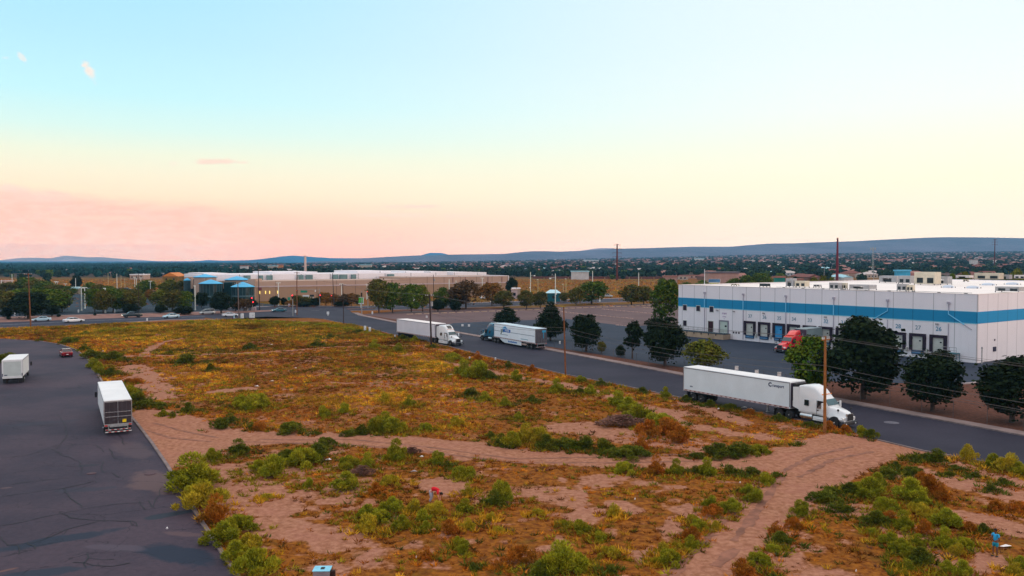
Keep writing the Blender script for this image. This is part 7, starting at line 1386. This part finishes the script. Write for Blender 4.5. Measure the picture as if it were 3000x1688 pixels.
# distant trees and houses beyond counting
def scatter(n, y0, y1, pw=1.0):
    Y = y0 + (y1 - y0) * rs.rand(n) ** pw; px = rs.uniform(-200, 3200, n); return px, (px - 1500) / F * Y, Y
px, Xt, Yt = scatter(21000, 850, 5000, 1.25); ok = (px > 430) | (rs.rand(len(px)) < .35); cl_ = fnoise(Xt, Yt, 160) > .38; ok &= cl_ | (rs.rand(len(px)) < .25); Xt, Yt, px = Xt[ok], Yt[ok], px[ok]
pl, Xl, Yl = scatter(9000, 950, 5600, 1.1); o2 = (pl < 700) & (Yl > 1050); Xt = np.concatenate([Xt, Xl[o2]]); Yt = np.concatenate([Yt, Yl[o2]])
nb = 9; n = len(Xt); hh = 4 + 5 * rs.rand(n); B = np.repeat(np.arange(n), nb); dd_ = rdirs(len(B), .3); Zt = hgt(Xt, Yt); C_ = np.stack([Xt[B], Yt[B], Zt[B] + hh[B] * .45], 1) + dd_ * hh[B][:, None] * np.array([.55, .55, .42]) * .75
ct = np.array([(.008, .030, .018), (.022, .040, .012), (.014, .024, .016)])[rs.randint(0, 3, n)] * (.6 + .8 * rs.rand(n))[:, None]; vw = 1500 + F * Xt / Yt < 700; ct[vw] = np.array([.008, .045, .040]) * (.6 + .8 * rs.rand(vw.sum()))[:, None]; ct = np.concatenate([ct, np.ones((n, 1))], 1)  # left-hand trees tinted teal, distance haze put into their colour
o = npmesh('distant_trees', quads(C_, dd_, (hh[B] * .30)[:, None]), 4, TUFT, cols=np.repeat(ct[B], 4, axis=0)); tag(o, 'dark tree cover of the far town and river valley', 'trees', kind='stuff')
px, Xh, Yh = scatter(1700, 1700, 4600, 1.15); ok = (px > 900) | ((px > 640) & (rs.rand(len(px)) < .5)); Xh, Yh = Xh[ok], Yh[ok]; n = len(Xh); Zh = hgt(Xh, Yh); W2 = rs.uniform(6, 11, n); D2 = rs.uniform(5, 7, n); h2 = rs.uniform(3, 4.2, n)
def corners(sx_, sy_, z): return np.stack([Xh + sx_ * W2, Yh + sy_ * D2, Zh + z], 1)
a, b_, c_, d_ = (corners(-1, -1, -3), corners(1, -1, -3), corners(1, -1, h2), corners(-1, -1, h2)); e_, f_ = corners(.5, 0, h2 + 2.6), corners(-.5, 0, h2 + 2.6); g_, h_ = corners(1, 1, h2), corners(-1, 1, h2)
Vh = np.stack([a, b_, c_, d_, d_, c_, e_, f_, g_, h_, f_, e_, c_, g_, e_, e_, h_, d_, f_, f_], 1).reshape(-1, 3)
wc = np.array([(.28, .17, .12), (.34, .21, .18), (.42, .38, .36)])[rs.randint(0, 3, n)]; rc = np.array([(.16, .07, .055), (.26, .13, .115), (.12, .10, .12), (.38, .34, .33)])[rs.choice(4, n, p=[.4, .3, .2, .1])]
ch_ = np.concatenate([np.repeat(wc[:, None], 4, 1), np.repeat(rc[:, None], 16, 1)], 1).reshape(-1, 3); ch_ = np.concatenate([ch_, np.ones((len(ch_), 1))], 1)
o = npmesh('distant_houses', Vh, 4, tintmat('distant_house_paint'), cols=ch_); tag(o, 'reddish and pale houses of the far town, too many to count', 'houses', kind='stuff')
# ------------------------------------------------------------------ people
skin_b = mat('skin_brown', (.17, .070, .048), .6, .08, 8); skin_p = mat('skin_pale', (.62, .26, .20), .6, .08, 8)
def skinned(name, joints, edges, m, parent=None, sub=2, root=0):
    me_ = bpy.data.meshes.new(name); me_.from_pydata([j[:3] for j in joints], edges, []); o = bpy.data.objects.new(name, me_); COL.objects.link(o)
    md = o.modifiers.new('skin', 'SKIN'); md.use_smooth_shade = True; md.branch_smoothing = .6
    for i, v in enumerate(me_.skin_vertices[0].data): r_ = joints[i][3:]; v.radius = (r_[0], r_[-1]); v.use_root = (i == root)
    sb = o.modifiers.new('sub', 'SUBSURF'); sb.levels = sub; sb.render_levels = sub
    bpy.context.view_layer.update(); me2 = bpy.data.meshes.new_from_object(o.evaluated_get(bpy.context.evaluated_depsgraph_get())); bpy.data.objects.remove(o)
    me2.name = name; me2.materials.clear(); me2.materials.append(m); me2.polygons.foreach_set('use_smooth', [True] * len(me2.polygons)); o = bpy.data.objects.new(name, me2); COL.objects.link(o); o.parent = parent; return o
def hand(J, E, wi, wr, dr, side):
    """palm, four unequal fingers and a thumb from the side of the palm"""
    dr = Vector(dr).normalized(); sd_ = Vector(side).normalized(); w0 = Vector(wr); palm = w0 + dr * .07; J.append((*palm, .030, .016)); pi_ = len(J) - 1; E.append((wi, pi_)); nn = dr.cross(sd_)
    for k, (off, L_) in enumerate(((-.028, .062), (-.009, .072), (.010, .068), (.027, .054))):
        a_ = palm + sd_ * off + dr * .02; b_ = a_ + dr * L_ * .6 + nn * .008; c_ = b_ + dr * L_ * .4 + nn * .022
        J.append((*a_, .010, .010)); E.append((pi_, len(J) - 1)); J.append((*b_, .009, .009)); E.append((len(J) - 2, len(J) - 1)); J.append((*c_, .007, .007)); E.append((len(J) - 2, len(J) - 1))
    t_ = w0 + dr * .03 - sd_ * .035; J.append((*t_, .012, .011)); E.append((wi, len(J) - 1)); J.append((*(t_ + dr * .035 - sd_ * .02), .010, .009)); E.append((len(J) - 2, len(J) - 1))
def figure(name, label, loc, rz, J, E, hands, skin, head, hair_m, clothes, shoes, sc=1.0):
    """J[0] is the pelvis; clothes: (part name, joints, edges, material)"""
    r = empty(name, loc, rz, label, 'person'); r.scale = (sc, sc, sc); J = list(J); E = list(E)
    for wi, dr, sd_ in hands: hand(J, E, wi, J[wi][:3], dr, sd_)
    skinned('body', J, E, skin, r)
    hc, hd = Vector(head[0]), Vector(head[1]).normalized(); q = hd.to_track_quat('X', 'Z'); M = Matrix.Translation(hc) @ q.to_matrix().to_4x4()
    bm = bmesh.new(); bmesh.ops.create_uvsphere(bm, u_segments=18, v_segments=14, radius=1)
    for v in bm.verts:
        x, y, z = v.co; v.co = Vector((x * .098 * (1 + .08 * (z < 0) * (x > 0)), y * .076 * (1 - .22 * max(0, -z)), z * .118))
    for (c_, r_, o_) in (((.098, 0, -.012), .022, .022), ((.088, 0, -.06), .03, .006), ((.086, .032, .012), .02, -.008), ((.086, -.032, .012), .02, -.008), ((0, .076, -.005), .022, .016), ((0, -.076, -.005), .022, .016)):
        for v in bm.verts:
            d_ = (v.co - Vector(c_)).length
            if d_ < r_ * 1.6: v.co += v.co.normalized() * o_ * (1 - d_ / (r_ * 1.6))
    bm.transform(M); me_ = bpy.data.meshes.new('head'); bm.to_mesh(me_); bm.free(); me_.materials.append(skin); me_.polygons.foreach_set('use_smooth', [True] * len(me_.polygons)); o = bpy.data.objects.new('head', me_); COL.objects.link(o); o.parent = r
    s = MB()
    for sg in (-1, 1): s.tube((.080, sg * .032, .012), (.094, sg * .032, .012), .010, .008, 8, 0, M)
    s.build('eyes', hv3, r); s = MB(); s.tube((.080, -.022, -.060), (.093, 0, -.062), .006, .007, 5, 0, M); s.tube((.093, 0, -.062), (.080, .022, -.060), .007, .006, 5, 0, M); s.build('mouth', mat('lip', (.30, .07, .06), .5, .1, 4), r)
    bm = bmesh.new(); bmesh.ops.create_uvsphere(bm, u_segments=20, v_segments=14, radius=1)
    for v in list(bm.verts):
        x, y, z = v.co; k = 1 + .05 * math.sin(x * 9 + y * 7) * math.cos(z * 8)
        if x > .45 and z < .35: v.co = Vector((x * .075, y * .06, z * .09))
        else: v.co = Vector((x * .112 - .010, y * .094, z * .132 + .012)) * k
        if z < -.45: v.co *= .8
    bm.transform(M); me_ = bpy.data.meshes.new('hair'); bm.to_mesh(me_); bm.free(); me_.materials.append(hair_m); me_.polygons.foreach_set('use_smooth', [True] * len(me_.polygons)); o = bpy.data.objects.new('hair', me_); COL.objects.link(o); o.parent = r
    for nm, j_, e_, m_ in clothes: skinned(nm, j_, e_, m_, r)
    for a_, b_ in shoes: skinned('shoe', [(*a_, .05, .045), (*((Vector(a_) + Vector(b_)) / 2), .05, .04), (*b_, .045, .035)], [(0, 1), (1, 2)], mat('dark_shoe', (.012, .010, .012), .6, .1, 4), r)
    return r
# standing person at the lower right, seen from the side, facing left (local +x is forwards)
J = [(0, 0, .92, .13, .12), (0, 0, 1.10, .12, .11), (0, 0, 1.30, .15, .12), (.01, 0, 1.42, .10, .09), (.015, 0, 1.50, .05, .05), (.02, 0, 1.56, .055, .055),
     (0, .10, .86, .085, .085), (.02, .11, .50, .07, .07), (-.01, .11, .12, .038, .038), (0, -.10, .86, .085, .085), (.05, -.11, .50, .058, .058), (.06, -.11, .12, .038, .038),
     (0, .18, 1.40, .055, .055), (.02, .23, 1.14, .042, .042), (.23, .14, 1.06, .030, .030), (0, -.18, 1.40, .055, .055), (.03, -.23, 1.15, .042, .042), (.25, -.12, 1.24, .030, .030)]
E = [(0, 1), (1, 2), (2, 3), (3, 4), (4, 5), (0, 6), (6, 7), (7, 8), (0, 9), (9, 10), (10, 11), (3, 12), (12, 13), (13, 14), (3, 15), (15, 16), (16, 17)]
shirt = mat('shirt_sky_blue', (.03, .36, .68), .8, .1, 6); shorts = mat('shorts_teal', (.01, .24, .34), .8, .1, 6); hairb = mat('hair_black', (.010, .007, .006), .7, .2, 10)
figure('person', 'person standing at the lower right in a sky blue shirt and teal shorts, dark hair', P(2916, 1631), R(205), J, E, ((14, (1, -.2, -.1), (0, 0, 1)), (17, (1, .2, .1), (0, 0, 1))), skin_b, ((.03, 0, 1.655), (1, 0, -.25)), hairb,
       [('shirt', [(0, 0, .98, .150, .155), (0, 0, 1.16, .145, .150), (0, 0, 1.32, .17, .14), (.01, 0, 1.45, .10, .09), (0, .19, 1.41, .072, .072), (.01, .23, 1.24, .060, .060), (0, -.19, 1.41, .072, .072), (.01, -.235, 1.24, .060, .060)], [(0, 1), (1, 2), (2, 3), (3, 4), (4, 5), (3, 6), (6, 7)], shirt),
        ('shorts', [(0, 0, .98, .148, .150), (0, 0, .88, .155, .15), (0, .11, .80, .115, .115), (.02, .12, .60, .100, .100), (0, -.11, .80, .115, .115), (.03, -.12, .60, .100, .100)], [(0, 1), (1, 2), (2, 3), (1, 4), (4, 5)], shorts)],
       (((-.06, .11, .05), (.15, .12, .04)), ((.01, -.11, .05), (.22, -.12, .04))), .93)
o_ = skinned('backpack', [(-.20, .02, 1.12, .12, .14), (-.20, .02, 1.30, .10, .12)], [(0, 1)], mat('bag_turquoise', (.01, .30, .36), .7, .1, 6)); o_.location = P(2916, 1631); o_.rotation_euler[2] = R(205); o_.scale = (.93,) * 3; tag(o_, 'turquoise bag carried on the back of the standing person', 'bag')
s = MB(); s.add([(0, 0, 0), (.55, .12, .03), (1.1, .0, .0), (.62, -.25, .06), (.15, -.2, .02), (0.5, -.05, .12)], [(0, 1, 5), (1, 2, 5), (2, 3, 5), (3, 4, 5), (4, 0, 5), (0, 4, 3, 2, 1)]); o = s.build('cardboard_sheet', refl_white); o.location = P(2928, 1606) + Vector((0, 0, .12)); o.rotation_euler[2] = .1; o.scale = (.72, .9, 1); tag(o, 'white flat sheet on the ground right of the standing person', 'sheet')
# bending person: hips high at the left, back bent over to the right, hands near the ground
J = [(0, 0, .88, .13, .13), (.18, 0, .96, .12, .12), (.40, 0, .95, .15, .13), (.52, 0, .88, .10, .09), (.60, 0, .80, .05, .05), (.64, 0, .74, .055, .055),
     (-.02, .11, .80, .095, .095), (.04, .14, .46, .06, .06), (-.08, .15, .10, .042, .042), (-.02, -.11, .80, .095, .095), (.06, -.14, .46, .06, .06), (-.04, -.15, .10, .042, .042),
     (.50, .19, .85, .06, .06), (.54, .22, .56, .046, .046), (.60, .17, .32, .034, .034), (.50, -.19, .85, .06, .06), (.56, -.22, .56, .046, .046), (.64, -.16, .30, .034, .034)]
redtop = mat('shirt_red', (.62, .010, .022), .8, .1, 6); gp2 = mat('trousers_lilac_grey', (.34, .33, .40), .8, .1, 6)
figure('person', 'person in a red top and grey trousers bending over among the shrubs', P(1263, 1474), R(-12), J, E, ((14, (.2, 0, -1), (0, 1, 0)), (17, (.2, 0, -1), (0, 1, 0))), skin_p, ((.70, 0, .66), (.35, 0, -1)), hairb,
       [('shirt', [(.02, 0, .93, .165, .160), (.20, 0, 1.0, .165, .160), (.42, 0, .97, .18, .15), (.53, 0, .88, .10, .09), (.51, .20, .85, .078, .078), (.535, .225, .66, .062, .062), (.51, -.20, .85, .078, .078), (.55, -.225, .66, .062, .062)], [(0, 1), (1, 2), (2, 3), (3, 4), (4, 5), (3, 6), (6, 7)], redtop),
        ('trousers', [(0, 0, .90, .155, .155), (-.03, 0, .82, .155, .15), (-.02, .12, .74, .12, .12), (.04, .145, .46, .088, .088), (-.07, .15, .14, .07, .07), (-.02, -.12, .74, .12, .12), (.06, -.145, .46, .088, .088), (-.04, -.15, .14, .07, .07)], [(0, 1), (1, 2), (2, 3), (3, 4), (1, 5), (5, 6), (6, 7)], gp2)],
       (((-.13, .15, .05), (.08, .16, .04)), ((-.09, -.15, .05), (.12, -.16, .04))), 1.05)
